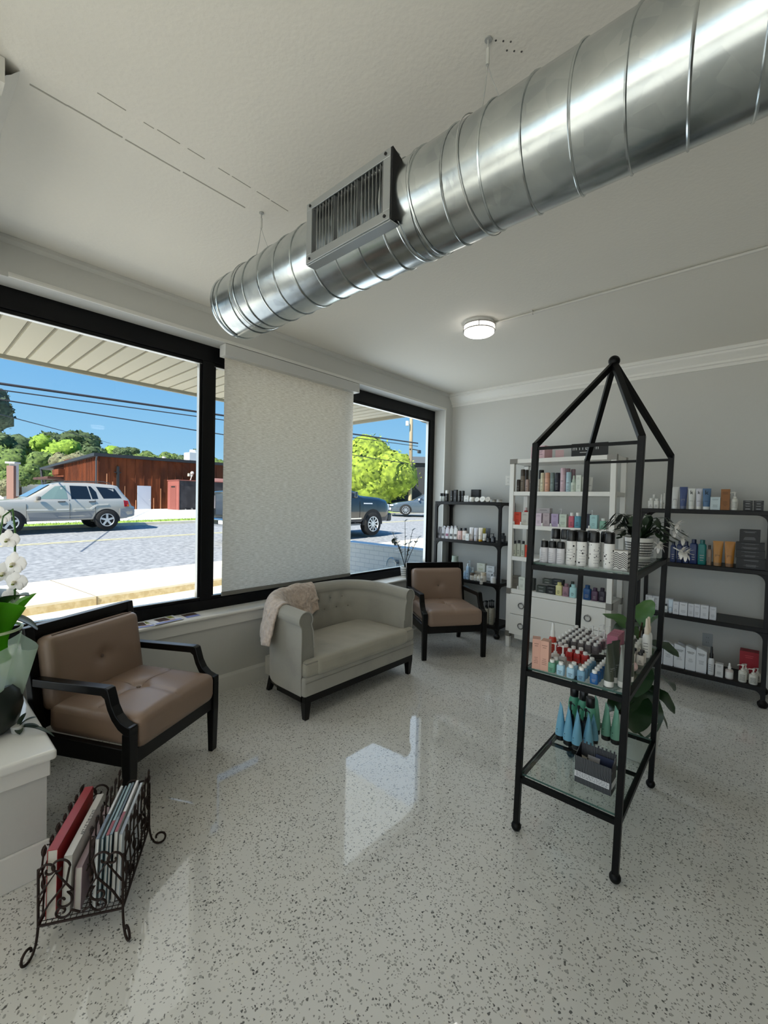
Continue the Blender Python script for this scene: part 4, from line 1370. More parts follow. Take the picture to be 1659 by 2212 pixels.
WB = '''
box|bright orange carton|d5452c|8d2a1a|1.141|4.335|1.288|0.074|0.131
box|pale grey carton|cbc8c0|8d8a84|1.22|4.335|1.288|0.073|0.133
bottle|red bottle behind the pale grey carton|b22a24|d8c0bc|1.168|4.455|1.288|0.035|0.181
box|pale lilac pink carton|d9c7d4|8e7d8a|1.364|4.335|1.288|0.06|0.127
box|grey pink carton|b8a9ae|7d7074|1.442|4.335|1.288|0.066|0.13
box|lilac carton|b3a3c4|7b6d8c|1.527|4.335|1.288|0.068|0.126
box|pale mint carton|cddacb|8a9788|1.606|4.335|1.288|0.069|0.125
bottle|pink bottle with white cap|cf6478|ecebe8|1.682|4.335|1.288|0.054|0.142
bottle|blue bottle with white cap|5a9ab0|ecebe8|1.739|4.335|1.288|0.056|0.144
box|navy carton|232639|14161f|1.825|4.355|1.288|0.04|0.136
box|mint blue carton|a9d2d4|6d9294|1.885|4.335|1.288|0.064|0.128
bottle|green bottle with white cap|7fae9a|e6e8e4|1.961|4.335|1.288|0.054|0.1
box|long pale carton lying on top of the boxes behind|cbc4c6|3c3437|1.358|4.475|1.37|0.137|0.095
box|pale carton carrying the long one|b8b2b4|888083|1.356|4.475|1.288|0.145|0.081
pump|white pump bottle behind the cartons|d9d6da|e4e2e4|1.545|4.435|1.288|0.038|0.178
pump|white pump bottle behind the mint blue carton|d6d8d8|e4e6e6|1.837|4.435|1.288|0.029|0.171
jar|tiny white sample pot|ecebe8|ecebe8|1.111|4.288|1.288|0.021|0.035
jar|tiny white sample pot|ecebe8|ecebe8|1.19|4.288|1.288|0.02|0.032
jar|tiny white sample pot|ecebe8|ecebe8|1.414|4.288|1.288|0.019|0.031
jar|tiny white sample pot|ecebe8|ecebe8|1.499|4.288|1.288|0.02|0.03
jar|tiny white sample pot|ecebe8|ecebe8|1.577|4.288|1.288|0.02|0.03
jar|tiny white sample pot|ecebe8|ecebe8|1.856|4.288|1.288|0.02|0.028'''
WC = '''
bottle|pale sage bottle with black cap|c6cbbd|16181a|1.111|4.335|0.957|0.039|0.159
bottle|pale sage bottle with black cap|c6cbbd|16181a|1.156|4.335|0.957|0.041|0.167
bottle|pale sage bottle with black cap|c6cbbd|16181a|1.203|4.335|0.957|0.042|0.163
box|orange red carton|d2492f|8a2a1a|1.245|4.335|0.957|0.031|0.124'''
WD = '''
box|dark taupe carton|6a655c|45413b|1.135|4.335|0.617|0.074|0.133
box|white green carton|dde3da|8f978d|1.208|4.335|0.617|0.068|0.128
box|dark olive carton|3a3d38|23251f|1.288|4.375|0.617|0.068|0.122
box|dark green carton in the lower layer|3d443e|c9ccc8|1.413|4.335|0.617|0.095|0.067
box|dark green carton in the upper layer|454b44|c9ccc8|1.447|4.40|0.7|0.094|0.052
box|black carton in the lower layer|1b1e20|a9acac|1.51|4.335|0.617|0.089|0.074
box|black carton in the upper layer|22272a|a9acac|1.55|4.40|0.7|0.109|0.059
bottle|pale yellow bottle|e6e0a4|e0d992|1.585|4.335|0.617|0.063|0.124
bottle|mauve bottle|a37d8b|8f6b79|1.652|4.335|0.617|0.061|0.121
bottle|aqua bottle|aedadd|b4dfe2|1.718|4.335|0.617|0.063|0.124
bottle|dark green bottle lying behind|39463f|2c3731|1.677|4.435|0.617|0.052|0.134
bottle|royal blue bottle|1f4f86|1b4676|1.847|4.335|0.617|0.068|0.136
bottle|plum bottle|5a3f57|48314a|1.914|4.335|0.617|0.058|0.12
bottle|dark plum bottle at the end|2c2232|241b2a|1.977|4.335|0.617|0.058|0.129
jar|tiny white pot in front of the white green carton|ecebe8|ecebe8|1.179|4.288|0.617|0.019|0.035'''
RA = '''
bottle|white dropper bottle|dcdcd8|e6e6e2|2.328|4.39|1.491|0.041|0.089
bottle|white dropper bottle|dcdcd8|e6e6e2|2.37|4.39|1.491|0.039|0.086
bottle|white dropper bottle in the back row|cfcfca|dededa|2.337|4.47|1.491|0.036|0.123
spray|white nozzle bottle|e0e0dc|e8e8e4|2.405|4.39|1.491|0.019|0.124
spray|white nozzle bottle|e0e0dc|e8e8e4|2.421|4.42|1.491|0.023|0.135
tube|white tube with grey band|d0d0ce|e2e2e0|2.505|4.39|1.491|0.053|0.186
tube|dark blue carton tube|3b4a78|5d6580|2.563|4.39|1.491|0.056|0.186
ktube|white tube with a large letter k|d8dad6|e6e6e2|2.619|4.39|1.491|0.049|0.173
ktube|pale lilac white tube with a large letter k|ccccd4|e6e6e2|2.668|4.39|1.491|0.042|0.172
ktube|blue tube with a large letter k|4f6f92|e6e6e2|2.72|4.39|1.491|0.057|0.172
box|pale blue square carton|c2d0d4|6d8088|2.779|4.39|1.491|0.063|0.102
box|tall bronze brown carton|8a5620|5d3a14|2.841|4.39|1.491|0.056|0.166
pump|white pump bottle with lined label|d6d4cc|dedcd6|2.898|4.39|1.491|0.051|0.144
box|flat black box, lower left of the four|121214|d8d8d8|2.98|4.39|1.491|0.055|0.042
box|flat black box, upper left of the four|121214|d8d8d8|2.979|4.39|1.534|0.055|0.035
box|flat black box, lower right of the four|121214|d8d8d8|3.043|4.39|1.491|0.057|0.042
box|flat black box, upper right of the four|121214|d8d8d8|3.043|4.39|1.534|0.058|0.035'''
RB = '''
bottle|navy bottle with silver print|1b2c58|141c3a|2.506|4.39|1.041|0.04|0.173
bottle|navy bottle with blue print|172650|141c3a|2.552|4.39|1.041|0.041|0.185
bottle|navy bottle with small print|182750|141c3a|2.597|4.39|1.041|0.041|0.18
bottle|larger navy bottle|182a5c|131d40|2.648|4.39|1.041|0.053|0.202
bottle|teal bottle|12706e|0f5a5a|2.705|4.39|1.041|0.055|0.202
bottle|small brown bottle|8a7462|30201a|2.752|4.39|1.041|0.03|0.162
tube|gold tube|b07a36|8a6844|2.807|4.39|1.041|0.067|0.2
tube|gold tube|ad7430|7a5638|2.881|4.39|1.041|0.068|0.202
box|black carton with pale script, topmost of the stack|0c0c0e|8c8c90|2.999|4.42|1.246|0.122|0.098
box|black carton with pale script, second of the stack|0c0c0e|8c8c90|3.003|4.42|1.184|0.17|0.061
box|black carton with pale script, third of the stack|0d0d0f|8c8c90|3.005|4.42|1.122|0.172|0.061
box|black carton with pale script, lowest of the stack|0c0c0e|8c8c90|3.013|4.42|1.041|0.178|0.08'''
RC = '''
bottle|small white bottle with black cap|cfd2d2|131417|2.324|4.39|0.604|0.024|0.075
tube|white tube|d6dadc|c9ccce|2.359|4.39|0.604|0.047|0.107
bottle|small white bottle with black cap|cfd2d2|131417|2.47|4.39|0.604|0.024|0.07
tube|white blue tube|c9d6e2|d4dade|2.503|4.39|0.604|0.035|0.112
box|white carton|d2d4da|8a8c94|2.542|4.39|0.604|0.042|0.105
box|wider white carton|d2d4da|8a8c94|2.595|4.39|0.604|0.055|0.107
box|white carton|cfd1d8|8a8c94|2.646|4.39|0.604|0.04|0.104
box|white carton|cfd1d8|8a8c94|2.688|4.39|0.604|0.039|0.107
box|wider white carton|d2d4da|8a8c94|2.738|4.39|0.604|0.054|0.108
box|white carton|d0d2d8|8a8c94|2.792|4.39|0.604|0.043|0.104
box|white carton behind the plant leaf|d0d2d8|8a8c94|2.336|4.44|0.604|0.052|0.119
box|white carton behind the rack post|d0d2d8|8a8c94|2.387|4.44|0.604|0.046|0.119
box|white carton right of the rack post|d0d2d8|8a8c94|2.487|4.45|0.604|0.056|0.113'''
RD = '''
kbottle|white flat bottle|d2d6dc|d2d6dc|2.453|4.39|0.156|0.015|0.176
kbottle|white flat bottle|d2d6dc|d2d6dc|2.502|4.39|0.156|0.071|0.203
kbottle|white flat bottle|d2d6dc|d2d6dc|2.58|4.39|0.156|0.076|0.197
kbottle|white flat bottle|d2d6dc|d2d6dc|2.658|4.39|0.156|0.071|0.197
kbottle|white flat bottle|d2d6dc|d2d6dc|2.73|4.39|0.156|0.069|0.199
kbottle|white flat bottle in the back row|c4c8ce|c4c8ce|2.583|4.48|0.156|0.055|0.193
kbottle|white flat bottle in the back row|c4c8ce|c4c8ce|2.655|4.48|0.156|0.057|0.186
kbottle|white flat bottle in the back row|c4c8ce|c4c8ce|2.729|4.48|0.156|0.064|0.185
spray|white bottle with tall black cap|d4d6d8|101012|2.793|4.39|0.156|0.042|0.226
box|white carton with grey top|d2d2d2|777777|2.847|4.39|0.156|0.05|0.105
dropper|clear dropper bottle with white label|c9bdb8|ecebe8|2.91|4.39|0.156|0.053|0.123
box|dark red carton|9a1626|c94a50|3.023|4.56|0.156|0.117|0.21
pump|white ribbed pump bottle|d8d6cc|e0ded6|2.991|4.39|0.156|0.053|0.132
pump|white ribbed pump bottle|d8d6cc|e0ded6|3.055|4.39|0.156|0.055|0.116
pump|rear white ribbed pump bottle|cbc9c0|d6d4cc|3.006|4.47|0.156|0.042|0.121
pump|rear white ribbed pump bottle|cbc9c0|d6d4cc|3.078|4.47|0.156|0.042|0.106'''
PLACES = [(LA, 'corner dark unit top shelf'), (LB, 'corner dark unit second shelf'), (LC, 'corner dark unit third shelf'), (LD, 'corner dark unit bottom shelf'),
          (WA, 'white etagere top shelf'), (WB, 'white etagere second shelf'), (WC, 'white etagere third shelf'), (WD, 'white etagere cabinet top'),
          (RA, 'right dark unit top shelf'), (RB, 'right dark unit second shelf'), (RC, 'right dark unit third shelf'), (RD, 'right dark unit bottom shelf')]
SCRIPT = []
for tab, place in PLACES:
    rows = [r.split('|') for r in tab.strip().split('\n')]
    rows = [(r[0], r[1], r[2], r[3]) + tuple(float(q) for q in r[4:]) for r in rows]
    cnt = {}
    for r in rows: cnt[r[1]] = cnt.get(r[1], 0) + 1
    seen = {}
    for r in sorted(rows, key=lambda q: q[4]):
        kind, desc, k1, k2, x, y, z, w_, h_ = r
        if cnt[desc] > 1:
            i = seen.get(desc, 0); seen[desc] = i + 1
            lab = ORD[i] + ' ' + desc + ' from the left, ' + place
        else:
            lab = desc + ', ' + place
        gname = CATS[kind][1] + ('es' if CATS[kind][1].endswith('x') or CATS[kind][1].endswith('ch') else 's') + ' on the ' + place
        dep = None
        if kind == 'box' and w_ > 0.11: dep = 0.10 if y > 4.38 and place.startswith('right') else 0.07
        product(kind, k1, k2, round(w_, 3), round(h_, 3), (x, y, z), lab, gname, 0.0, dep)
        if 'pale script' in desc: SCRIPT.append((x, y - 0.05, z + h_ * 0.45))

# ---- products on the pyramid rack
PT, PM, PB = 'rack top glass', 'rack middle glass', 'rack bottom glass'
def on(kind, c1, c2, w_, h_, a, b, S_, label, group, rz=0.0, dep=None, dz=0.0):
    p = rk(a, b, S_ + dz)
    return product(kind, c1, c2, w_, h_, (p[0], p[1], S_ + dz), label, group, RKR + rz, dep)
# spotted spray cans get their own printed body
def spot_can(a, b, label, w_, h_, c1, dots, rot):
    key = ('spot', w_, h_, c1, rot)
    p = rk(a, b, RS[0]); loc = (p[0], p[1], RS[0])
    g = 'spotted and plain white spray cans on the rack'
    t = thing('spray_can', label, 'spray can', loc, RKR + rot, g)
    r = w_ / 2; hc = h_ * 0.31
    mb = MB().lathe([(r * 0.93, 0), (r, 0.003), (r, h_ - hc - 0.004), (r * 0.96, h_ - hc)], 24)
    rnd = random.Random(int(a * 1000 + b * 77))
    for i in range(dots):
        th = rnd.uniform(-2.6, 2.6); z = rnd.uniform(0.1, 0.95) * (h_ - hc); q = rnd.choice([0.0018, 0.0024, 0.004])
        c_ = V((r * sin(th), -r * cos(th), z)); n_ = V((sin(th), -cos(th), 0))
        mb.cyl(c_ - n_ * 0.001, c_ + n_ * 0.0006, q, n=10, mi=1)
    for i in range(5):
        th0 = -0.5 if dots else -0.6
        z = (h_ - hc) * (0.18 + 0.12 * i)
        for k in range(4):
            th = th0 + 0.3 * k
            c_ = V((r * sin(th), -r * cos(th), z))
            mb.box(c_, (r * 0.25, 0.0012, 0.0016), 2, Matrix.Rotation(th, 3, 'Z'))
    mb.build('body', [M(c1, rough=0.35), M('151518'), M('9a9aa0', rough=0.6)], t)
    MB().lathe([(r * 0.96, h_ - hc), (r * 0.99, h_ - hc + 0.002), (r * 0.97, h_ - 0.006), (r * 0.88, h_ - 0.001), (r * 0.7, h_)], 24).build('cap', M('0d0d0e', rough=0.3), t)
for i, a in enumerate((0.045, 0.081, 0.117)):
    spot_can(a, 0.050, ORD[i] + ' short white spray can with black cap, front left of ' + PT, 0.034, 0.097, 'd3d2d8', 0, 0.1)
for i, a in enumerate((0.160, 0.203, 0.252, 0.310)):
    spot_can(a, 0.055, ORD[i] + ' tall spotted spray can in the front row, ' + PT, 0.041, 0.150, 'e0dfdd', 16, 0.4 * i)
for i, a in enumerate((0.072, 0.116, 0.170, 0.225, 0.282)):
    spot_can(a, 0.115, ORD[i] + ' tall spotted spray can in the second row, ' + PT, 0.041, 0.150, 'dcdbd9', 16, 1.0 + 0.5 * i)
on('spray', 'e2e1e4', 'ecebe8', 0.030, 0.100, 0.022, 0.100, RS[0], 'white nozzle bottle behind the left post, ' + PT, 'spray bottles on the rack top glass')
# silver bottle by the flower pot
on('can', 'c9cbcb', 'e3e3e0', 0.038, 0.108, 0.372, 0.655, RS[0], 'silver bottle with white cap beside the flower pot, ' + PT, None)
# zigzag printed box near the front right post
bx = MB().bb(-0.028, 0.028, -0.028, 0.028, 0, 0.078)
for i in range(9):
    z0 = 0.004 + i * 0.008
    for (xa, xb, za, zb) in ((-0.027, -0.0135, 0, 0.010), (-0.0135, 0, 0.010, 0), (0, 0.0135, 0, 0.010), (0.0135, 0.027, 0.010, 0)):
        if z0 + 0.014 > 0.078: continue
        bx.add([(xa, -0.0285, z0 + za), (xb, -0.0285, z0 + zb), (xb, -0.0285, z0 + zb + 0.0035), (xa, -0.0285, z0 + za + 0.0035)], [(0, 1, 2, 3)], 1)
for i in range(4):
    bx.bb(0.0281, 0.0286, -0.027, 0.027, 0.008 + i * 0.018, 0.015 + i * 0.018, 1)
p = rk(0.352, 0.075, RS[0])
o = bx.build('carton', [M('d4d2cf', rough=0.5), M('1a1a1b', rough=0.5)], loc=(p[0], p[1], RS[0]), rot=(0, 0, RKR))
tag(o, 'black and white zigzag patterned box behind the front right rack post', 'box')

# middle glass: rows of small square bottles
Z2 = RS[1]
def sq(c1, a, b, label, group, c2='ecebe8', w_=0.032, h_=0.056):
    on('bottle', c1, c2, w_, h_, a, b, Z2, label, group)
GCOL = [0.022, 0.056, 0.090, 0.124, 0.158, 0.192]
WORDS = ['leftmost', 'second', 'third', 'fourth', 'fifth', 'sixth']
k = 0
for ri in range(8):
    b = 0.305 + ri * 0.054
    for ci in range(6):
        if ci >= 2 and ri < 2: continue
        if ci >= 3 and ri > 4: continue
        red = (ri == 0 and ci < 2)
        sq('a3221f' if red else '6a6468', GCOL[ci], b, ('red' if red else 'smoky grey') + ' bottle, ' + ORD[ri] + ' row of white-capped block, ' + WORDS[ci] + ' column, ' + PM,
           'white capped smoky bottles on the middle glass' if not red else 'small red bottles on the middle glass')
for i, (a, b) in enumerate(((0.123, 0.238), (0.158, 0.238), (0.192, 0.240))):
    sq('b3231f', a, b, ORD[i] + ' red bottle from the left in the front red row, ' + PM, 'small red bottles on the middle glass')
for i, (a, b) in enumerate(((0.088, 0.292), (0.124, 0.290), (0.158, 0.291))):
    sq('a5211e', a, b, ORD[i] + ' red bottle from the left in the rear red row, ' + PM, 'small red bottles on the middle glass')
for i in range(10):
    sq('1d5c99', 0.286, 0.034 + 0.0385 * i, ORD[i] + ' royal blue bottle from the front in the blue file, ' + PM, 'royal blue bottles in a file on the middle glass')
for i in range(5):
    sq('6d99b3', 0.236, 0.030 + 0.0385 * i, ORD[i] + ' steel blue bottle from the front in its file, ' + PM, 'steel blue bottles in a file on the middle glass')
sq('a5cbdd', 0.150, 0.032, 'pale blue bottle standing alone at the front bar, ' + PM, 'pale blue bottles on the middle glass')
sq('9dc3d8', 0.193, 0.030, 'pale blue bottle at the front beside the steel blue file, ' + PM, 'pale blue bottles on the middle glass')
sq('9dc3d8', 0.193, 0.070, 'pale blue bottle second from the front, ' + PM, 'pale blue bottles on the middle glass')
sq('5f9a80', 0.110, 0.036, 'green bottle at the front bar, ' + PM, 'green bottles on the middle glass')
sq('79a890', 0.113, 0.075, 'green bottle hidden behind another green bottle, ' + PM, 'green bottles on the middle glass')
on('foamer', 'd8cfca', 'ecebe8', 0.036, 0.095, 0.085, 0.150, Z2, 'left white foam pump bottle behind the green bottles, ' + PM, 'small white foam pumps on the rack')
on('foamer', 'b9b1ad', 'ecebe8', 0.036, 0.095, 0.124, 0.135, Z2, 'right white foam pump bottle behind the pale blue bottle, ' + PM, 'small white foam pumps on the rack')
for i, (a, b) in enumerate(((0.128, 0.602), (0.160, 0.585), (0.195, 0.566), (0.165, 0.668), (0.198, 0.655))):
    on('foamer', 'ded9da', 'efeeec', 0.031, 0.092, a, b, Z2, ORD[i] + ' white pump bottle of the cluster behind the smoky block, ' + PM, 'white pump cluster on the middle glass')
on('box', 'd3a392', '9a7466', 0.034, 0.135, 0.037, 0.040, Z2, 'tall peach carton touching the front left post, ' + PM, 'tall peach cartons on the rack', 0.35, 0.048)
on('box', 'd5a694', '9a7466', 0.036, 0.132, 0.078, 0.046, Z2, 'tall peach carton next to the green bottle, ' + PM, 'tall peach cartons on the rack', 0.1, 0.048)
on('spray', 'c23c2a', 'ecebe8', 0.036, 0.165, 0.042, 0.235, Z2, 'red spray bottle with white nozzle behind the peach cartons, ' + PM, None)
# pink cartons with the letter k
for i in range(3):
    p = rk(0.262, 0.452 + 0.05 * i, Z2)
    b_ = MB().bb(-0.024, 0.024, -0.022, 0.022, 0, 0.105)
    b_.text('k', 0.036, Matrix.Translation((-0.008, -0.0225, 0.030)) @ Matrix.Rotation(PI / 2, 4, 'X'), 1, 0.0006)
    b_.bb(0.008, 0.010, -0.0226, -0.022, 0.02, 0.045, 1)
    b_.text('k', 0.036, Matrix.Translation((0.0245, 0.0, 0.030)) @ Matrix.Rotation(PI / 2, 4, 'Z') @ Matrix.Rotation(PI / 2, 4, 'X'), 1, 0.0006)
    o = b_.build('carton', [M('b2697e', rough=0.5), M('2a1a20', rough=0.6)], loc=(p[0], p[1], Z2), rot=(0, 0, RKR), bevel=0.0008)
    tag(o, ORD[i] + ' rose pink carton with a letter k from the front, ' + PM, 'box', 'rose pink cartons on the middle glass')
for i, (a, b) in enumerate(((0.352, 0.425), (0.386, 0.420), (0.352, 0.466), (0.386, 0.462))):
    sq('c4bdb4', a, b, 'pale bottle with black cap, ' + ['front left', 'front right', 'rear left', 'rear right'][i] + ' of four by side bar, ' + PM, 'black capped pale bottles on the rack', '0e0e0f', 0.032, 0.058)
for i in range(4):
    sq('d0cec6', 0.348, 0.520 + 0.044 * i, ORD[i] + ' white capped cream bottle from the front, behind the black caps, ' + PM, 'cream bottles on the middle glass', 'e2e2da', 0.032, 0.062)
for i in range(3):
    sq('5c5a5c', 0.306, 0.600 + 0.050 * i, ORD[i] + ' dark bottle with white cap from the front, right of the pumps, ' + PM, 'dark bottles on the middle glass')
for i, b in enumerate((0.560, 0.605)):
    on('spray', 'dededb', 'dccdb9', 0.036, 0.190, 0.386, b, Z2, ['front', 'rear'][i] + ' tall white nozzle bottle at the right side bar, ' + PM, 'tall white bottles on the middle glass')
for i, (a, b, rz, c) in enumerate(((0.338, 0.045, 1.25, '4a5044'), (0.346, 0.110, 1.1, '474d42'), (0.382, 0.078, 1.3, 'a3a7a3'), (0.388, 0.165, 0.9, '4d5347'))):
    lab = ['front dark green tube with white cap left of the right post', 'rear dark green tube with white cap left of the right post', 'silver grey tube half hidden by the right post', 'dark green tube with white cap right of the front post'][i]
    on('tube', c, 'e4e3df', 0.045, 0.175, a, b, Z2, lab + ', ' + PM, 'dark green tubes on the middle glass', rz)
p = rk(0.376, 0.300, Z2)
t = thing('round_brush', 'pale pink round sponge brush with white handle lying at the side bar', 'brush', (p[0], p[1], Z2), RKR)
MB().ball((0, 0, 0.022), 0.022, 16).build('head', M('d9bdb8', rough=0.9, bump=0.4, bs=300), t)
MB().cyl((0.004, -0.018, 0.020), (0.014, -0.085, 0.007), 0.006, 0.0055, n=12).build('handle', M('e4e2de'), t)
p = rk(0.225, 0.345, Z2)
t = thing('tube', 'black tube with a silver end lying between the red bottles and the pink cartons', 'tube', (p[0], p[1], Z2), RKR + 0.6)
MB().cyl((-0.035, 0, 0.0125), (0.03, 0, 0.0125), 0.0125, n=16).build('body', M('1a1817', rough=0.35), t)
MB().cyl((0.03, 0, 0.0125), (0.055, 0, 0.0125), 0.011, n=16).build('cap', M('8a8a88', rough=0.3, metal=0.7), t)

# bottom glass
Z3 = RS[2]
def cone_tube(c, a, b, h_, label, group, rz):
    t = thing('tube', label, 'tube', (*rk(a, b, Z3)[:2], Z3), RKR + rz, group)
    r = 0.0235
    hc = h_ * 0.13
    def f(u, v):
        an = 2 * PI * v
        rx = r * (1 - 0.03 * u); ry = r * (1 - u ** 1.5) + 0.0018
        return (rx * cos(an), ry * sin(an), hc + (h_ - hc) * u - (0.012 * (0.5 + 0.5 * cos(an)) if u > 0.99 else 0))
    mb = MB().grid(f, 16, 24, cv=True)
    mb.add([f(1, v / 24) for v in range(24)], [tuple(range(24))])
    for k_ in (-1, 1):
        for i in range(2):
            mb.box((k_ * r * 0.45, -r * 0.86 * 0.99, hc + 0.018 + 0.014 * i), (0.005, 0.003, 0.004), 1)
    mb.build('body', [M(c, rough=0.4), M('1c2a2c')], t)
    MB().lathe([(r * 0.92, 0), (r * 0.99, 0.002), (r * 1.0, hc)], 24).build('cap', M('0c0c0d', rough=0.35), t)
for i, (a, b, h_) in enumerate(((0.040, 0.435, 0.190), (0.087, 0.412, 0.190), (0.134, 0.400, 0.190), (0.176, 0.440, 0.175), (0.180, 0.520, 0.140))):
    cone_tube('79b4cf', a, b, h_, ORD[i] + ' sky blue tube on black cap from the left, ' + PB, 'sky blue tubes on the bottom glass', -1.0 - 0.05 * i)
for i, (a, b, h_) in enumerate(((0.163, 0.625, 0.200), (0.222, 0.600, 0.190), (0.270, 0.590, 0.190))):
    cone_tube('7fb59d', a, b, h_, ORD[i] + ' sage green tube on black cap from the left, ' + PB, 'sage green tubes on the bottom glass', -1.0)
for i, (a, b) in enumerate(((0.068, 0.500), (0.115, 0.478), (0.152, 0.470))):
    on('pump', '1e262c', '101112', 0.040, 0.185, a, b, Z3, ORD[i] + ' black pump bottle between the blue and teal products, ' + PB, 'black pump bottles on the bottom glass', 2.4)
for i, (a, b) in enumerate(((0.045, 0.640), (0.098, 0.625), (0.150, 0.560))):
    lab = ORD[i] + ' teal green bottle with wide black cap from the left, ' + PB
    t = thing('bottle', lab, 'bottle', (*rk(a, b, Z3)[:2], Z3), RKR, 'teal bottles on the bottom glass')
    r = 0.030
    MB().lathe([(r * 0.93, 0), (r, 0.004), (r, 0.12), (r * 0.9, 0.145), (r * 0.62, 0.165)], 24).build('body', M(('4f9c80', '57a588', '6cb598')[i], rough=0.35), t)
    MB().lathe([(r * 0.72, 0.163), (r * 0.76, 0.166), (r * 0.74, 0.212), (r * 0.66, 0.215)], 22).build('cap', M('0d0d0e', rough=0.35), t)
# patterned sample box with flyers
p = rk(0.283, 0.155, Z3)
t = thing('sample_box', 'black open box with wavy line pattern and white label, bottom glass of the rack', 'box', (p[0], p[1], Z3), RKR - 0.03)
W_, D_, H_ = 0.150, 0.075, 0.118
b_ = MB()
b_.bb(-W_ / 2, W_ / 2, -D_ / 2, -D_ / 2 + 0.0025, 0, H_)
b_.bb(-W_ / 2, W_ / 2, D_ / 2 - 0.0025, D_ / 2, 0, H_ + 0.030)
for sx in (-1, 1):
    x0, x1 = sorted((sx * W_ / 2, sx * (W_ / 2 - 0.0025)))
    b_.prism([(-D_ / 2 + 0.0025, 0), (D_ / 2 - 0.0025, 0), (D_ / 2 - 0.0025, H_ + 0.028), (-D_ / 2 + 0.0025, H_)], x0, x1, 'x')
b_.bb(-W_ / 2, W_ / 2, -D_ / 2, D_ / 2, 0, 0.0025)
for i in range(9):
    b_.bb(-W_ / 2 + 0.006 + i * 0.0165, -W_ / 2 + 0.012 + i * 0.0165, D_ / 2 - 0.003, D_ / 2, H_ + 0.030, H_ + 0.040)
def wavemat():
    m, n, l, b = nodemat('wave_print')
    tcx = n.new('ShaderNodeTexCoord')
    wv = n.new('ShaderNodeTexWave'); wv.inputs['Scale'].default_value = 52; wv.inputs['Distortion'].default_value = 7; wv.inputs['Detail'].default_value = 1; wv.inputs['Detail Scale'].default_value = 0.35
    l.new(tcx.outputs['Object'], wv.inputs['Vector'])
    r = n.new('ShaderNodeValToRGB'); r.color_ramp.interpolation = 'CONSTANT'
    r.color_ramp.elements[0].color = lin('17191f'); r.color_ramp.elements[1].position = 0.72; r.color_ramp.elements[1].color = lin('6c6e72')
    l.new(wv.outputs['Fac'], r.inputs[0]); l.new(r.outputs[0], b.inputs['Base Color'])
    b.inputs['Roughness'].default_value = 0.5
    return m
b_.build('box_shell', wavemat(), t)
lb = MB().bb(-W_ / 2 - 0.0004, W_ / 2 - 0.008, -D_ / 2 - 0.0006, -D_ / 2, 0.026, 0.052)
lb.bb(W_ / 2, W_ / 2 + 0.0006, -D_ / 2 + 0.006, D_ / 2 - 0.004, 0.026, 0.052)
rnd = random.Random(5)
for i in range(4):
    x = -W_ / 2 + 0.006
    while x < W_ / 2 - 0.02:
        q = rnd.uniform(0.004, 0.013)
        lb.bb(x, min(x + q, W_ / 2 - 0.012), -D_ / 2 - 0.0009, -D_ / 2 - 0.0006, 0.031 + i * 0.0052, 0.0330 + i * 0.0052, 1)
        x += q + 0.003
lb.build('label', [M('d6d7da', rough=0.5), M('6d6f75')], t)
fl = thing('flyer', 'navy flyer leaning inside the patterned black box', 'flyer', (p[0], p[1], Z3 + 0.003), RKR - 0.03)
MB().box((0.03, 0.018, 0.062), (0.075, 0.0015, 0.120), 0, Matrix.Rotation(-0.12, 3, 'X')).build('sheet', M('232c48', rough=0.5), fl)
MB().box((-0.012, 0.003, 0.058), (0.05, 0.0015, 0.105), 0, Matrix.Rotation(-0.3, 3, 'X')).build('sheet', M('8f9096', rough=0.5), fl)
for i, (a, b) in enumerate(((-0.045, 0.006), (-0.040, -0.010))):
    o = MB().box((0, 0, 0.006), (0.03, 0.022, 0.001), 0, Matrix.Rotation(0.4 - 0.2 * i, 3, 'Y')).build('sachet', M('b9b5aa', rough=0.4), None)
    q = V((p[0], p[1], 0)) + Matrix.Rotation(RKR, 3, 'Z') @ V((a, b, 0))
    bp_ = MB().bb(-0.012, 0.012, -0.009, 0.009, 0, 0.094)
    bpo = bp_.build('sample_carton', M('141518', rough=0.5), loc=(q.x, q.y, Z3 + 0.003), rot=(0, 0, RKR))
    tag(bpo, ['rear', 'front'][i] + ' black sample carton inside the patterned black box', 'box', 'black sample cartons')
    o.location = (q.x, q.y, Z3 + 0.0935); o.rotation_euler = (0, 0, 0.4 + 0.5 * i)
    tag(o, ['rear', 'front'][i] + ' pale sachet lying in the patterned black box', 'sachet', 'pale sachets in the black box')
# white etagere: pink box and black name sign on top
t = thing('name_sign', 'black sign with white lettering on top of the white etagere', 'sign', (1.800, 4.40, 1.966))
MB().bb(-0.165, 0.165, 0, 0.012, 0, 0.135).build('board', M('0a0a0b', rough=0.4), t, bevel=0.001)
s = MB()
s.text('m i l b o n', 0.058, Matrix.Translation((-0.035, -0.0008, 0.090)) @ Matrix.Rotation(PI / 2, 4, 'X'))
for i in range(9):
    s.bb(-0.085 + i * 0.012, -0.077 + i * 0.012, -0.0012, -0.0004, 0.045, 0.052)
s.build('lettering', M('e6e6e6', rough=0.5), t)
b_ = MB(); b_.bb(-0.095, 0.075, -0.06, 0.06, 0, 0.135)
for i in range(5):
    b_.bb(-0.02, 0.05 - 0.01 * (i % 2), -0.0606, -0.06, 0.045 + 0.017 * i, 0.049 + 0.017 * i + (0.004 if i > 3 else 0), 1)
o = b_.build('carton', [M('cfa9ae', rough=0.5), M('3a2a2e')], loc=(1.335, 4.43, 1.966), rot=(0, 0, -0.30), bevel=0.001)
tag(o, 'dusty pink printed box turned sideways on top of the white etagere', 'box')
o = MB().bb(-0.04, 0.04, -0.03, 0.03, 0, 0.09).build('carton', M('d8b6bb', rough=0.5), loc=(1.50, 4.46, 1.966), rot=(0, 0, 0.35), bevel=0.001)
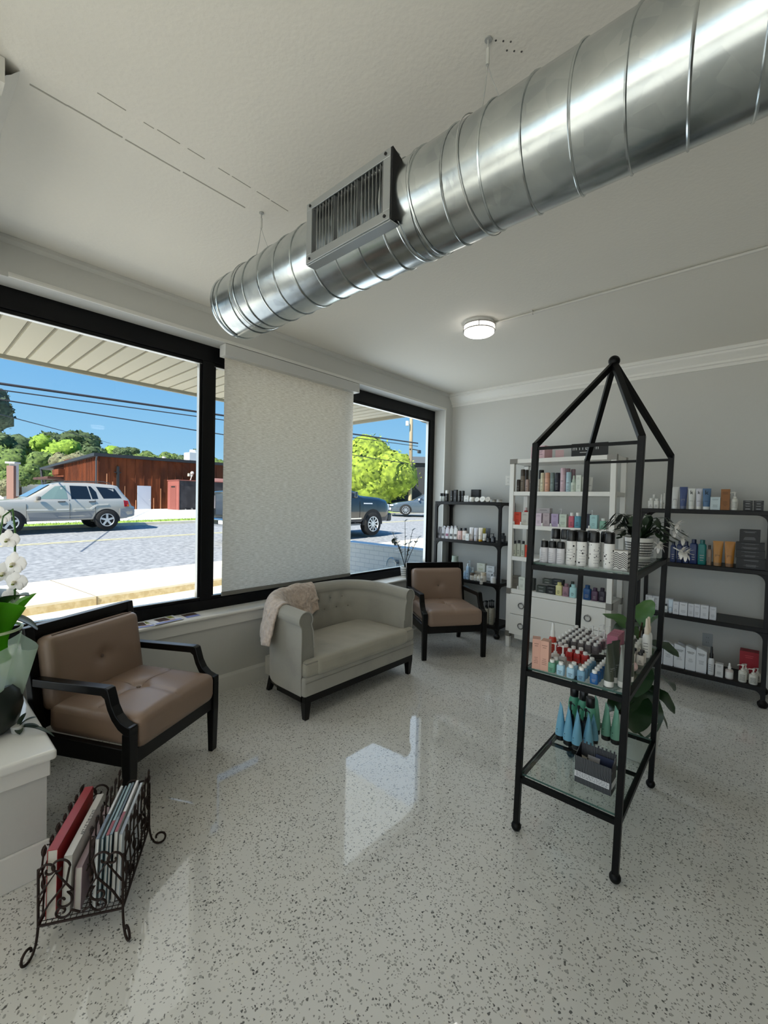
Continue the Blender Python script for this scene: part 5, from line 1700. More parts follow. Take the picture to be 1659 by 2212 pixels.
tag(o, 'small pale pink box right of the dusty pink box, etagere top', 'box')
o = MB().bb(-0.03, 0.03, -0.03, 0.03, 0, 0.07).build('carton', M('e2d2d2', rough=0.5), loc=(1.215, 4.50, 1.966), rot=(0, 0, 0.5), bevel=0.001)
tag(o, 'tiny white pink box left of the dusty pink box, etagere top', 'box')

# ================================================================== PLANTS
LEAF_D = M('1f3a1c', rough=0.38, spec=0.5, var=0.25, bs=14)
LEAF_M = M('3d6a28', rough=0.4, spec=0.5, var=0.2, bs=14)
LEAF_B = M('35502a', rough=0.45, var=0.2, bs=20)
def leaf(mb, base, tip, width, droop=0.15, fold=0.12, mi=0, n=10, wav=0.0, blunt=0.5, thick=0.0):
    base = V(base); tip = V(tip)
    d = tip - base
    L = d.length
    dn = d.normalized()
    sd = dn.cross(V((0, 0, 1)))
    if sd.length < 0.1: sd = V((1, 0, 0))
    sd.normalize()
    up = sd.cross(dn)
    def f(u, v):
        w = width * (sin(PI * min(1, u * 0.98 + 0.015)) ** blunt)
        q = (v - 0.5) * 2
        p = base + dn * (L * u) + sd * (w * q * 0.5) + up * (4 * droop * L * u * (1 - u) + fold * abs(q) * w + wav * w * sin(u * 17 + q * 2) * abs(q))
        return p
    mb.grid(f, n, 4, mi)
    if thick:
        mb.grid(lambda u, v: f(u, 1 - v) - up * thick, n, 4, mi)
# fiddle leaf fig behind the rack
t = thing('fiddle_leaf_fig', 'broad leaved fig in a pale pot on the floor behind the display rack', 'potted plant', (2.555, 2.985, 0))
MB().lathe([(0.095, 0), (0.10, 0.004), (0.122, 0.23), (0.126, 0.25), (0.118, 0.25), (0.112, 0.22)], 32).build('pot', M('c9c8c2', rough=0.5), t)
MB().lathe([(0.05, 0.20), (0.113, 0.221), (0.113, 0.224), (0.02, 0.232)], 24).build('soil', M('2b2019', rough=0.95, bump=0.8, bs=90), t)
s = MB()
s.tube([(0, 0, 0.22), (0.01, 0.0, 0.4), (-0.02, 0.01, 0.62), (0.0, 0.02, 0.80)], 0.009, 8, r1=0.005)
s.build('stem', M('4a3a28', rough=0.8), t)
lf = MB()
FIG = [((-0.01, 0.01, 0.70), (-0.235, 0.06, 0.80), 0.17, 0.10), ((0.0, 0.02, 0.78), (-0.16, -0.03, 0.70), 0.20, 0.08), ((0.0, 0.02, 0.75), (0.10, 0.05, 0.855), 0.10, 0.06),
       ((0, 0.02, 0.78), (0.03, 0.10, 0.93), 0.12, 0.1), ((0, 0, 0.68), (0.20, -0.06, 0.66), 0.13, 0.12), ((0, 0, 0.60), (-0.22, 0.10, 0.56), 0.18, 0.1),
       ((0, 0, 0.55), (0.02, -0.20, 0.42), 0.17, 0.14), ((0, 0, 0.52), (0.16, 0.12, 0.40), 0.17, 0.12), ((0, 0, 0.46), (-0.20, -0.06, 0.30), 0.18, 0.12),
       ((0.0, 0, 0.42), (0.19, -0.05, 0.33), 0.12, 0.16), ((0.0, 0, 0.44), (0.06, -0.10, 0.16), 0.20, 0.05), ((0, 0, 0.38), (0.02, -0.17, 0.20), 0.17, 0.05),
       ((0, 0, 0.36), (0.15, 0.02, 0.20), 0.10, 0.12), ((0, 0, 0.34), (-0.14, -0.12, 0.25), 0.15, 0.12), ((0, 0.0, 0.50), (-0.12, -0.17, 0.40), 0.18, 0.1), ((0, 0, 0.64), (-0.06, -0.19, 0.60), 0.17, 0.1)]
for i, (a, b, w_, dr) in enumerate(FIG):
    m_ = MB()
    leaf(m_, a, b, w_, dr, 0.10, 0, 12, 0.04, 0.55)
    m_.build('leaf', LEAF_M if i in (0, 2, 3) else LEAF_D, t)

# holiday cactus in a patterned pot on the rack
p = rk(0.322, 0.590, RS[0])
t = thing('flowering_cactus', 'trailing cactus with white flowers in a patterned pot on the rack', 'potted plant', (p[0], p[1], RS[0]), RKR)
def potpat():
    m, n, l, b = nodemat('pot_pattern')
    tcx = n.new('ShaderNodeTexCoord'); sp_ = n.new('ShaderNodeSeparateXYZ')
    l.new(tcx.outputs['Object'], sp_.inputs[0])
    at = n.new('ShaderNodeMath'); at.operation = 'ARCTAN2'; l.new(sp_.outputs['Y'], at.inputs[0]); l.new(sp_.outputs['X'], at.inputs[1])
    def stripe(src, k, th):
        a = n.new('ShaderNodeMath'); a.operation = 'MULTIPLY'; l.new(src, a.inputs[0]); a.inputs[1].default_value = k
        f = n.new('ShaderNodeMath'); f.operation = 'FRACT'; l.new(a.outputs[0], f.inputs[0])
        g = n.new('ShaderNodeMath'); g.operation = 'LESS_THAN'; l.new(f.outputs[0], g.inputs[0]); g.inputs[1].default_value = th
        return g.outputs[0]
    s1 = stripe(at.outputs[0], 9.0, 0.32)
    s2 = stripe(sp_.outputs['Z'], 78.0, 0.40)
    mxm = n.new('ShaderNodeMath'); mxm.operation = 'MAXIMUM'; l.new(s1, mxm.inputs[0]); l.new(s2, mxm.inputs[1])
    lo = n.new('ShaderNodeMath'); lo.operation = 'LESS_THAN'; l.new(sp_.outputs['Z'], lo.inputs[0]); lo.inputs[1].default_value = 0.083
    hi = n.new('ShaderNodeMath'); hi.operation = 'GREATER_THAN'; l.new(sp_.outputs['Z'], hi.inputs[0]); hi.inputs[1].default_value = 0.014
    m1 = n.new('ShaderNodeMath'); m1.operation = 'MULTIPLY'; l.new(mxm.outputs[0], m1.inputs[0]); l.new(lo.outputs[0], m1.inputs[1])
    m2 = n.new('ShaderNodeMath'); m2.operation = 'MULTIPLY'; l.new(m1.outputs[0], m2.inputs[0]); l.new(hi.outputs[0], m2.inputs[1])
    mi_ = n.new('ShaderNodeMix'); mi_.data_type = 'RGBA'; l.new(m2.outputs[0], mi_.inputs[0])
    mi_.inputs[6].default_value = lin('dedcd8'); mi_.inputs[7].default_value = lin('19191a')
    l.new(mi_.outputs[2], b.inputs['Base Color']); b.inputs['Roughness'].default_value = 0.35
    return m
MB().lathe([(0.050, 0), (0.053, 0.003), (0.064, 0.098), (0.064, 0.104), (0.058, 0.104), (0.055, 0.09)], 36).build('pot', potpat(), t)
MB().lathe([(0.02, 0.085), (0.056, 0.09), (0.056, 0.093), (0.01, 0.098)], 20).build('soil', M('241b15', rough=0.95), t)
rnd = random.Random(4)
st_ = MB()
tips = []
for i in range(38):
    a = rnd.uniform(0, 2 * PI)
    if i < 10: a = rnd.uniform(-0.4, 0.5)
    elif i < 20: a = rnd.uniform(2.6, 3.7)
    reach = rnd.uniform(0.08, 0.20)
    rise = rnd.uniform(0.02, 0.10)
    prev = V((0.02 * cos(a), 0.02 * sin(a), 0.095))
    nseg = 5
    for k in range(1, nseg + 1):
        u = k / nseg
        nx = V((cos(a) * (0.02 + reach * u), sin(a) * (0.02 + reach * u) * 0.8, 0.095 + rise * sin(min(1, u * 1.25) * PI * 0.72) * 1.4 - 0.07 * max(0, u - 0.55) * reach / 0.12))
        leaf(st_, prev, nx, 0.034 + 0.008 * rnd.random(), 0.02, 0.05 * rnd.uniform(-1, 1), 0, 4, 0.0, 0.42)
        prev = nx
    tips.append((prev, a))
st_.build('stems', LEAF_B if False else M('22361f', rough=0.45, var=0.2, bs=20), t)
def flower(mb, c, d, s_):
    d = V(d).normalized()
    u, w_ = frame3(d)
    for ring, (k0, op, ln) in enumerate(((0, 0.55, 0.7), (0.02 * s_ / 0.03, 1.1, 1.0))):
        for i in range(7):
            a = 2 * PI * i / 7 + ring * 0.4
            dirn = d * cos(op) + (u * cos(a) + w_ * sin(a)) * sin(op)
            leaf(mb, V(c) + d * k0 * 0.3, V(c) + d * k0 * 0.3 + dirn * s_ * ln, s_ * 0.36, 0.08, 0.1, 0, 5, 0, 0.6)
fl = [(-0.125, -0.02, 0.118), (-0.150, -0.03, 0.060), (-0.105, -0.075, 0.020), (0.088, -0.03, 0.075), (0.150, 0.0, 0.175), (0.138, 0.02, 0.150), (0.175, -0.03, 0.055), (0.190, -0.02, 0.045), (-0.055, 0.05, 0.205), (0.165, 0.05, 0.115)]
for c in fl:
    m_ = MB()
    d_ = V((c[0], c[1] - 0.06, 0.0)).normalized()
    flower(m_, V(c), (d_.x, d_.y, -0.35), 0.040)
    m_.tube([V(c) - d_ * 0.03 + V((0, 0, 0.012)), V(c)], 0.0028, 6)
    m_.build('flower', M('e9e6e2', rough=0.6), t)

# ZZ plant in a small banded pot on the sill
t = thing('zz_plant', 'spindly dark plant in a small banded white pot on the window sill', 'potted plant', (-0.055, 3.945, 0.621))
MB().lathe([(0.040, 0), (0.043, 0.003), (0.056, 0.115), (0.056, 0.120), (0.050, 0.120), (0.048, 0.105)], 28).build('pot', M('d8d6d0', rough=0.5), t)
bn_ = MB()
for i in range(4):
    z = 0.02 + 0.024 * i
    r = 0.0435 + 0.0125 * z / 0.115
    bn_.lathe([(r - 0.002, z), (r + 0.0012, z), (r + 0.0024, z + 0.008), (r - 0.001, z + 0.008)], 28)
bn_.build('pot_bands', M('7c7a76', rough=0.6), t)
stm = MB(); zl = MB()
rnd = random.Random(9)
for (dy, top, lean_x, big) in ((-0.255, 0.43, 0.02, 1), (-0.18, 0.38, 0.0, 0), (-0.02, 0.56, 0.0, 0), (0.10, 0.45, 0.02, 0), (0.23, 0.36, 0.01, 0), (0.02, 0.30, 0.03, 0)):
    pts = [(0, 0, 0.09)]
    for k in range(1, 7):
        u = k / 6
        pts.append((lean_x * u, dy * u ** 1.3, 0.09 + top * u))
    stm.tube(pts, 0.005, 7, r1=0.0025)
    for k in range(3, 7):
        P_ = V(pts[k])
        for sg in (-1, 1):
            ln = 0.058 if not big else 0.075
            tip = P_ + V((rnd.uniform(-0.02, 0.02), sg * ln * 0.9 + dy * 0.05, rnd.uniform(0.004, 0.03)))
            leaf(zl, P_, tip, 0.028 if not big else 0.046, 0.05, 0.1, 0, 6, 0, 0.6)
    if big:
        for k in range(8):
            P_ = V((0.02, dy * (0.55 + 0.05 * k), 0.34 + 0.018 * k))
            leaf(zl, P_, P_ + V((0.01, -0.05 + 0.012 * (k % 3), 0.02 - 0.01 * k)), 0.042, 0.05, 0.1, 0, 6, 0, 0.6)
stm.build('stems', M('1d2417', rough=0.6), t)
zl.build('leaves', M('172112', rough=0.4), t)

# orchid and foliage on the half wall cap
t = thing('orchid', 'white orchid wrapped in green tissue on the half wall cap', 'potted plant', (0.72, 0.235, 0.502))
MB().lathe([(0.075, 0), (0.11, 0.03), (0.125, 0.10), (0.118, 0.17), (0.10, 0.20)], 32).build('pot', M('101a12', rough=0.3, spec=0.5), t)
rnd = random.Random(2)
wr = MB()
wr.grid(lambda u, v: ((0.085 + 0.03 * sin(2 * PI * v * 7 + u * 3) * u + 0.055 * u ** 1.5 - 0.03 * sin(PI * u)) * cos(2 * PI * v),
                      (0.085 + 0.03 * sin(2 * PI * v * 7 + u * 3) * u + 0.055 * u ** 1.5 - 0.03 * sin(PI * u)) * sin(2 * PI * v),
                      0.30 + 0.24 * u + 0.02 * sin(2 * PI * v * 5) * u), 14, 84, cv=True)
def mat_tissue(h, k):
    m, n, l, b = nodemat('tissue_' + h)
    o = n['Material Output']
    df = n.new('ShaderNodeBsdfDiffuse'); tl = n.new('ShaderNodeBsdfTranslucent'); ms = n.new('ShaderNodeMixShader'); tr = n.new('ShaderNodeBsdfTransparent'); m2 = n.new('ShaderNodeMixShader')
    df.inputs[0].default_value = lin(h); tl.inputs[0].default_value = lin(h); ms.inputs[0].default_value = 0.5
    l.new(df.outputs[0], ms.inputs[1]); l.new(tl.outputs[0], ms.inputs[2])
    m2.inputs[0].default_value = k
    l.new(tr.outputs[0], m2.inputs[1]); l.new(ms.outputs[0], m2.inputs[2]); l.new(m2.outputs[0], o.inputs[0])
    n.remove(b)
    return m
wr.build('tissue_wrap', mat_tissue('4f9a1e', 0.97), t)
MB().grid(lambda u, v: ((0.10 + 0.025 * sin(2 * PI * v * 6) + 0.05 * u) * cos(2 * PI * v), (0.10 + 0.025 * sin(2 * PI * v * 6) + 0.05 * u) * sin(2 * PI * v), 0.17 + 0.19 * u + 0.03 * sin(2 * PI * v * 4)), 8, 60, cv=True).build('clear_wrap', mat_tissue('c9d8c4', 0.55), t)
MB().tube([(0.118 * cos(2 * PI * i / 40), 0.118 * sin(2 * PI * i / 40), 0.43) for i in range(40)], 0.006, 6, closed=True).build('ribbon', M('c8d8b0', rough=0.5), t)
ls = MB()
for (a, b, w_) in (((0.0, 0.02, 0.48), (0.16, 0.115, 0.585), 0.085), ((0, 0, 0.5), (-0.2, 0.12, 0.55), 0.09), ((0, 0, 0.5), (0.05, -0.2, 0.58), 0.09), ((0, 0, 0.48), (0.08, 0.16, 0.42), 0.07)):
    leaf(ls, a, b, w_, 0.14, 0.12, 0, 10, 0, 0.5, 0.004)
ls.build('leaf', LEAF_D, t)
ss = MB()
ss.tube([(0, 0, 0.45), (-0.02, 0.03, 0.7), (-0.01, 0.06, 0.9), (0.02, 0.085, 0.93), (0.04, 0.09, 0.85), (0.04, 0.09, 0.55)], 0.004, 7)
ss.build('flower_stem', LEAF_M, t)
def orchid_bloom(c, s_, yaw):
    m_ = MB()
    m_.T = Matrix.Translation(V(c)) @ Matrix.Rotation(yaw, 4, 'Z')
    # flower faces local -y
    for (ang, ln, w_) in ((90, 1.0, 0.9), (0, 1.05, 1.25), (180, 1.05, 1.25), (-52, 0.95, 0.75), (-128, 0.95, 0.75)):
        a = math.radians(ang)
        tip = V((cos(a) * s_ * ln, -0.006 + (0.006 if ang in (0, 180) else 0), sin(a) * s_ * ln))
        base = V((0, 0, 0))
        d = tip
        sd_ = V((-sin(a), 0, cos(a)))
        def f(u, v):
            wd_ = s_ * w_ * sin(PI * min(1, 0.06 + 0.94 * u)) ** 0.55 * (0.5 + 0.5 * min(1, u * 2.2))
            q = (v - 0.5) * 2
            return d * u + sd_ * (wd_ * q * 0.5) + V((0, 0.25 * s_ * (u * u) * 0.5 + 0.06 * s_ * q * q, 0))
        m_.grid(f, 8, 6, 0)
    m_.ball((0, -0.008, -0.002), s_ * 0.16, 8, 1, (1, 1.4, 1))
    m_.ball((0, -0.012, -s_ * 0.22), s_ * 0.12, 8, 2, (1.3, 1, 0.8))
    m_.build('flower', [M('eeebea', rough=0.55), M('e8e2c8', rough=0.5), M('6f7a2a', rough=0.5)], t)
for (c, s_, y_) in (((0.03, 0.07, 0.805), 0.042, 0.75), ((0.055, 0.085, 0.705), 0.050, 0.6), ((0.05, 0.09, 0.628), 0.046, 0.7), ((0.028, 0.075, 0.565), 0.036, 0.8), ((-0.01, 0.06, 0.66), 0.046, 0.9), ((-0.02, 0.05, 0.90), 0.042, 0.7)):
    orchid_bloom(c, s_, y_)
t = thing('sprig_plant', 'small dark leafy sprig trailing over the edge of the half wall cap', 'potted plant', (0.80, 0.33, 0.502))
sp_ = MB()
for (a, b, w_) in (((0, 0, 0.02), (0.03, 0.055, 0.055), 0.022), ((0.0, 0.0, 0.02), (0.06, 0.06, 0.025), 0.014), ((0, 0, 0.02), (0.12, 0.10, -0.012), 0.018), ((0, 0, 0.02), (0.04, 0.0, 0.006), 0.028), ((0, 0, 0.02), (-0.03, 0.03, 0.06), 0.02)):
    leaf(sp_, a, b, w_, 0.12, 0.1, 0, 8, 0, 0.6, 0.002)
sp_.build('leaf', M('2b3a2c', rough=0.5), t)
MB().lathe([(0.018, 0), (0.022, 0.004), (0.026, 0.03), (0.02, 0.03)], 14).build('pot', M('c5c5c0', rough=0.4), t)

# brochures on the sill
def brochure(x, y, rz, w_, d_, pic, label, z=0.6215):
    t = thing('brochure', label, 'brochure', (x, y, z), rz, 'brochures on the window sill')
    MB().bb(-w_ / 2, w_ / 2, -d_ / 2, d_ / 2, 0, 0.003).build('pages', M('d9dbe0', rough=0.4), t)
    c_ = MB()
    for (x0, x1, y0, y1, k) in pic:
        c_.bb(x0 * w_, x1 * w_, y0 * d_, y1 * d_, 0.003, 0.0034, k)
    c_.build('cover_picture', [M('4a382f', rough=0.4), M('7c86c0', rough=0.4), M('8a8f4a', rough=0.4), M('c9a58f', rough=0.4)], t)
PIC = [(-0.45, 0.45, -0.48, -0.30, 1), (-0.25, 0.15, -0.2, 0.35, 0), (0.2, 0.38, 0.0, 0.4, 2), (-0.1, 0.3, -0.28, -0.16, 3)]
brochure(-0.05, 1.105, PI / 2 - 0.1, 0.12, 0.15, PIC, 'leftmost of the three brochures on the sill, half under its neighbour')
brochure(-0.055, 1.25, PI / 2 + 0.12, 0.20, 0.155, PIC, 'widest white brochure with a photo on the sill', 0.626)
brochure(-0.065, 1.44, PI / 2 + 0.03, 0.10, 0.11, [(-0.5, 0.5, -0.5, -0.1, 1), (-0.5, 0.5, -0.1, 0.5, 0)], 'small purple and dark brochure right of the others on the sill')

# ================================================================== MAGAZINE RACK
RUST = M('2a1a12', rough=0.6, metal=0.4, bump=0.3, bs=90, var=0.3)
MU = V((0.526, 0.850, 0)); MV = V((-0.850, 0.526, 0))
MO = V((1.375, 0.300, 0))
mr = thing('magazine_rack', 'rusty scrolled wire magazine rack on the floor by the half wall', 'magazine rack', MO, math.atan2(MU.y, MU.x))
MW, ML = 0.245, 0.385
def scroll(c, r, turns, a0, sg=1, n=26):
    pts = []
    for i in range(n + 1):
        u = i / n
        a = a0 + sg * turns * 2 * PI * u
        rr = r * (1 - 0.82 * u)
        pts.append((c[0] + rr * cos(a), c[1] + rr * sin(a)))
    return pts
fr_ = MB()
Zb, Zt = 0.085, 0.315
for (a, b) in (((0, 0), (MW, 0)), ((MW, 0), (MW, ML)), ((MW, ML), (0, ML)), ((0, ML), (0, 0))):
    for z in (Zb,):
        fr_.tube([(a[0], a[1], z), (b[0], b[1], z)], 0.0042, 7)
for (a, b) in ((0, 0), (MW, 0), (MW, ML), (0, ML)):
    fr_.tube([(a, b, Zb), (a, b, Zt - 0.04)], 0.0042, 7)
fr_.build('frame', RUST, mr)
ms_ = MB()
for i in range(1, 14):
    x = MW * i / 14
    ms_.tube([(x, 0, Zb), (x, ML, Zb)], 0.0014, 5)
for i in range(1, 22):
    y = ML * i / 22
    ms_.tube([(0, y, Zb), (MW, y, Zb)], 0.0014, 5)
ms_.build('mesh_floor', RUST, mr)
def scroll_panel(P, w_):
    # P maps (u along the panel, z) to local space
    m_ = MB()
    def tb(pts, r=0.0036): m_.tube([P(x, z) for x, z in pts], r, 6)
    q = w_ / 2
    for sg in (-1, 1):
        for k in (0, 1):
            cx = q + sg * q * (0.55 if k == 0 else 0.95)
            pass
        # tall S scrolls
        up = [(q + sg * q * 0.98, Zb + 0.02), (q + sg * q * 0.75, Zb + 0.07), (q + sg * q * 0.35, Zb + 0.13), (q + sg * q * 0.28, Zt - 0.05)]
        up += [(q + sg * x, z) for x, z in scroll((q * 0.28 + 0.030, Zt - 0.045), 0.032, 0.95, PI, -1)]
        tb(up)
        tb([(q + sg * q * 0.98, Zt - 0.05)] + [(q + sg * x, z) for x, z in scroll((q * 0.98 - 0.026, Zt - 0.05), 0.027, 1.1, 0, 1)])
        tb([(q + sg * q * 0.98, Zb + 0.10), (q + sg * q * 0.6, Zb + 0.17), (q + sg * q * 0.2, Zb + 0.10)] + [(q + sg * x, z) for x, z in scroll((q * 0.2 + 0.028, Zb + 0.07), 0.030, 1.1, 2.0, 1)])
        tb([(q + sg * q * 0.02, Zb + 0.02)] + [(q + sg * x, z) for x, z in scroll((q * 0.45, Zb + 0.035), 0.026, 1.2, PI, 1)])
    return m_
scroll_panel(lambda u, z: (u, -0.002, z), MW).build('scroll_panel', RUST, mr)
scroll_panel(lambda u, z: (u, ML + 0.002, z), MW).build('scroll_panel', RUST, mr)
def leafy(x, zt, seed):
    m_ = MB()
    rnd = random.Random(seed)
    for i in range(7):
        y = ML * (0.08 + 0.14 * i)
        m_.tube([(x, y, Zb), (x, y + 0.012, 0.18), (x, y - 0.006, 0.26), (x, y + 0.006, zt - 0.03)] + [(x, y + 0.012 + 0.012 * cos(a), zt - 0.03 + 0.012 * sin(a)) for a in (3.0, 2.0, 1.0, 0.0, -1.0, -2.0)], 0.003, 6)
        for k in range(4):
            z = Zb + 0.04 + 0.055 * k
            sg = 1 if (i + k) % 2 else -1
            leaf(m_, (x, y, z), (x + rnd.uniform(-0.008, 0.008), y + sg * 0.03, z + 0.022), 0.014, 0.1, 0.1, 0, 5, 0, 0.6, 0.001)
    for z in (0.15, 0.24):
        m_.tube([(x, 0, z), (x, ML * 0.3, z + 0.02), (x, ML * 0.65, z - 0.012), (x, ML, z + 0.01)], 0.003, 6)
    return m_
leafy(MW, 0.36, 3).build('leaf_scroll_side', RUST, mr)
leafy(0.0, 0.33, 4).build('leaf_scroll_side', RUST, mr)
leafy(MW * 0.56, 0.375, 5).build('divider', RUST, mr)
for (a, b, da, db) in ((0, 0, -0.35, -1), (MW, 0, 0.55, -0.85), (MW, ML, 1.0, 0.1), (0, ML, -0.6, 0.8)):
    d_ = V((da, db, 0)).normalized()
    pts = [(a, b, Zb), (a + d_.x * 0.004, b + d_.y * 0.004, Zb - 0.03), (a + d_.x * 0.010, b + d_.y * 0.010, 0.03)]
    for i in range(22):
        u = i / 21
        an = PI + 0.25 + u * 2 * PI * 0.98
        rr = 0.026 * (1 - 0.72 * max(0, u - 0.3))
        pts.append((a + d_.x * (0.040 + rr * cos(an)), b + d_.y * (0.040 + rr * cos(an)), 0.0305 + rr * sin(an)))
    MB().tube(pts, 0.0042, 7).build('scroll_foot', RUST, mr)
def mag(u0, th_, L_, H_, cover, page, label, name='magazine', lean=0.0, v0=0.02, text=None, tcol='c9a44a', cat='magazine', split=None, dz=0.0):
    t = thing(name, label, cat, MO + MU * u0 + MV * v0 + V((0, 0, Zb + 0.006 + dz)), math.atan2(MU.y, MU.x), 'books and magazines in the wire rack')
    Rm = Matrix.Rotation(lean, 4, 'Y')
    m_ = MB(); m_.T = Rm
    m_.bb(-th_ / 2 + 0.0015, th_ / 2 - 0.0015, 0.002, L_ - 0.002, 0.0, H_ - 0.003)
    m_.build('pages', M(page, rough=0.7), t)
    c_ = MB(); c_.T = Rm
    c_.bb(-th_ / 2, -th_ / 2 + 0.0015, 0, L_, 0, H_)
    c_.bb(th_ / 2 - 0.0015, th_ / 2, 0, L_, 0, H_)
    c_.bb(-th_ / 2, th_ / 2, 0, L_, H_ - 0.002, H_)
    if split:
        c_.bb(-th_ / 2 - 0.0002, th_ / 2 + 0.0002, 0.0, L_ * split[0], H_ - 0.0015, H_ + 0.0004, 1)
    if text:
        T = Rm @ Matrix.Translation((0, L_ * 0.5, H_ + 0.0003)) @ Matrix.Rotation(PI / 2, 4, 'Z')
        c_.text(text, th_ * 0.62, T, 2, 0.0003)
    c_.build('cover', [M(cover, rough=0.35), M(split[1] if split else cover, rough=0.35), M(tcol, rough=0.5)], t)
mag(0.030, 0.030, 0.330, 0.232, '9c1d20', 'cfc9bd', 'thick red book, leftmost in the wire rack', 'book', 0.02, 0.012, None, 'c9a44a', 'book')
mag(0.072, 0.024, 0.315, 0.205, 'cfccc6', 'd8d4ca', 'white book with black spine lettering beside the red book', 'book', 0.04, 0.010, 'ART OF THE STATE', '1c1c1e', 'book')
mag(0.103, 0.020, 0.30, 0.150, 'b9a0a6', 'cfc9c0', 'low pinkish book right of the white lettered book', 'book', 0.03, 0.02, None, 'ffffff', 'book')
for i, (c, sp2, h_, th_) in enumerate((('d5d6d6', (0.42, '5d6c7a'), 0.238, 0.009), ('7f98a0', (0.0001, '7f98a0'), 0.232, 0.007), ('8fa8ab', (0.25, '8d1b1e'), 0.236, 0.009), ('46565c', (0.3, '6b7a80'), 0.245, 0.008), ('d9d6d2', (0.35, '8a2a30'), 0.248, 0.009), ('cfd6dc', (0.3, 'aab4c2'), 0.232, 0.010))):
    mag(0.152 + 0.0136 * i, th_, 0.285, h_, c, 'd9d7d2', ORD[i] + ' slim magazine from the left in the right half of the wire rack', 'magazine', 0.04, 0.02 + 0.006 * (i % 3), None, 'ffffff', 'magazine', sp2)

# ================================================================== OUTSIDE
def slope(y): return 0.020 * (y - 3.0)
def slab(name, x0, x1, z0, z1, mat, label=None, y0=-22.0, y1=70.0, n=24, thick=0.4):
    m = MB()
    vs = []
    for i in range(n + 1):
        y = y0 + (y1 - y0) * i / n
        vs += [(x0, y, z0 + slope(y)), (x1, y, z1 + slope(y)), (x1, y, z1 + slope(y) - thick), (x0, y, z0 + slope(y) - thick)]
    fs = []
    for i in range(n):
        for k in range(4):
            fs.append((i * 4 + k, i * 4 + (k + 1) % 4, i * 4 + 4 + (k + 1) % 4, i * 4 + 4 + k))
    m.add(vs, fs)
    o = m.build(name, mat)
    struct(o, label)
    return o
CONC = mat_mix2('d9cfb8', 'e4dcc9', 3.0, rough=0.9, bump=0.1)
CONC2 = mat_mix2('b9a67f', 'cbbb97', 14.0, rough=0.95, bump=0.3)
ASPH = mat_mix2('7c7e81', 'a0a1a2', 9.0, rough=0.9, lo=0.35, hi=0.65, bump=0.3, detail=8)
slab('floor_forecourt', -0.23, -3.90, -0.03, -0.02, CONC, 'pale concrete strip in front of the shop')
slab('floor_sidewalk', -3.901, -5.70, 0.105, 0.105, CONC, 'sunlit raised concrete sidewalk', thick=0.3)
struct(MB().bb(-0.23, 14, -22, YF - 0.1, -0.3, -0.06).build('floor_side_walk', CONC), 'unseen concrete ground added outside the added front windows')  # unseen ground, added to bounce sunlight in through the front windows
kb = MB()
n = 30
vs = []
for i in range(n + 1):
    y = -22 + 92 * i / n
    vs += [(-3.890, y, -0.03 + slope(y)), (-3.900, y, 0.075 + slope(y)), (-3.94, y, 0.1065 + slope(y))]
kb.add(vs, [(i * 3 + k, i * 3 + k + 1, i * 3 + 4 + k, i * 3 + 3 + k) for i in range(n) for k in range(2)], 0, True)
struct(kb.build('trim_11', CONC2), 'weathered curb edge of the sidewalk')
jt = MB()
for yj in (-1.4, 1.75, 4.9, 8.0, 11.2):
    jt.box((-4.8, yj, 0.1065 + slope(yj)), (1.78, 0.012, 0.002), 0, Matrix.Rotation(0.10, 3, 'Z'))
    jt.box((-3.893, yj + 0.1, 0.04 + slope(yj)), (0.012, 0.014, 0.12), 0)
struct(jt.build('trim_12', M('7d6f55', rough=0.9)), 'dark joints across the sidewalk')
slab('floor_road', -5.70, -15.60, 0.03, 0.26, ASPH, 'light grey asphalt road')
struct_y = MB()
for x in (-11.35, -11.55):
    zc = 0.03 + (0.23) * (-5.7 - x) / 9.9
    vs = []
    for i in range(25):
        y = -22 + 92 * i / 24
        vs += [(x - 0.05, y, zc + slope(y) + 0.004), (x + 0.05, y, zc + slope(y) + 0.004)]
    struct_y.add(vs, [(2 * i, 2 * i + 1, 2 * i + 3, 2 * i + 2) for i in range(24)])
struct(struct_y.build('trim_13', M('d9cf9c', rough=0.8)), 'faded double yellow centre line')
slab('floor_far_curb', -15.60, -15.85, 0.37, 0.37, CONC, 'far concrete curb')
gr = slab('floor_verge', -15.85, -17.4, 0.36, 0.36, mat_mix2('6e8a34', '9db24e', 6.0, rough=0.95, bump=0.5), 'narrow grass verge beyond the road')
slab('floor_lot', -17.4, -120.0, 0.27, 0.0, mat_mix2('c9c7c0', 'd8d6ce', 0.8, rough=0.9), 'pale paved lot')
gb_ = MB()
rnd = random.Random(3)
for i in range(2600):
    x = rnd.uniform(-17.35, -15.9); y = rnd.uniform(-4, 26)
    h = rnd.uniform(0.04, 0.11); a = rnd.uniform(0, PI)
    z = 0.355 + slope(y)
    dx, dy = 0.012 * cos(a), 0.012 * sin(a)
    gb_.add([(x - dx, y - dy, z), (x + dx, y + dy, z), (x + rnd.uniform(-.03, .03), y + rnd.uniform(-.03, .03), z + h)], [(0, 1, 2)])
o = gb_.build('grass', M('86a040', rough=0.9))
tag(o, 'thin strip of grass between the far curb and the pale lot', 'grass', None, 'stuff')

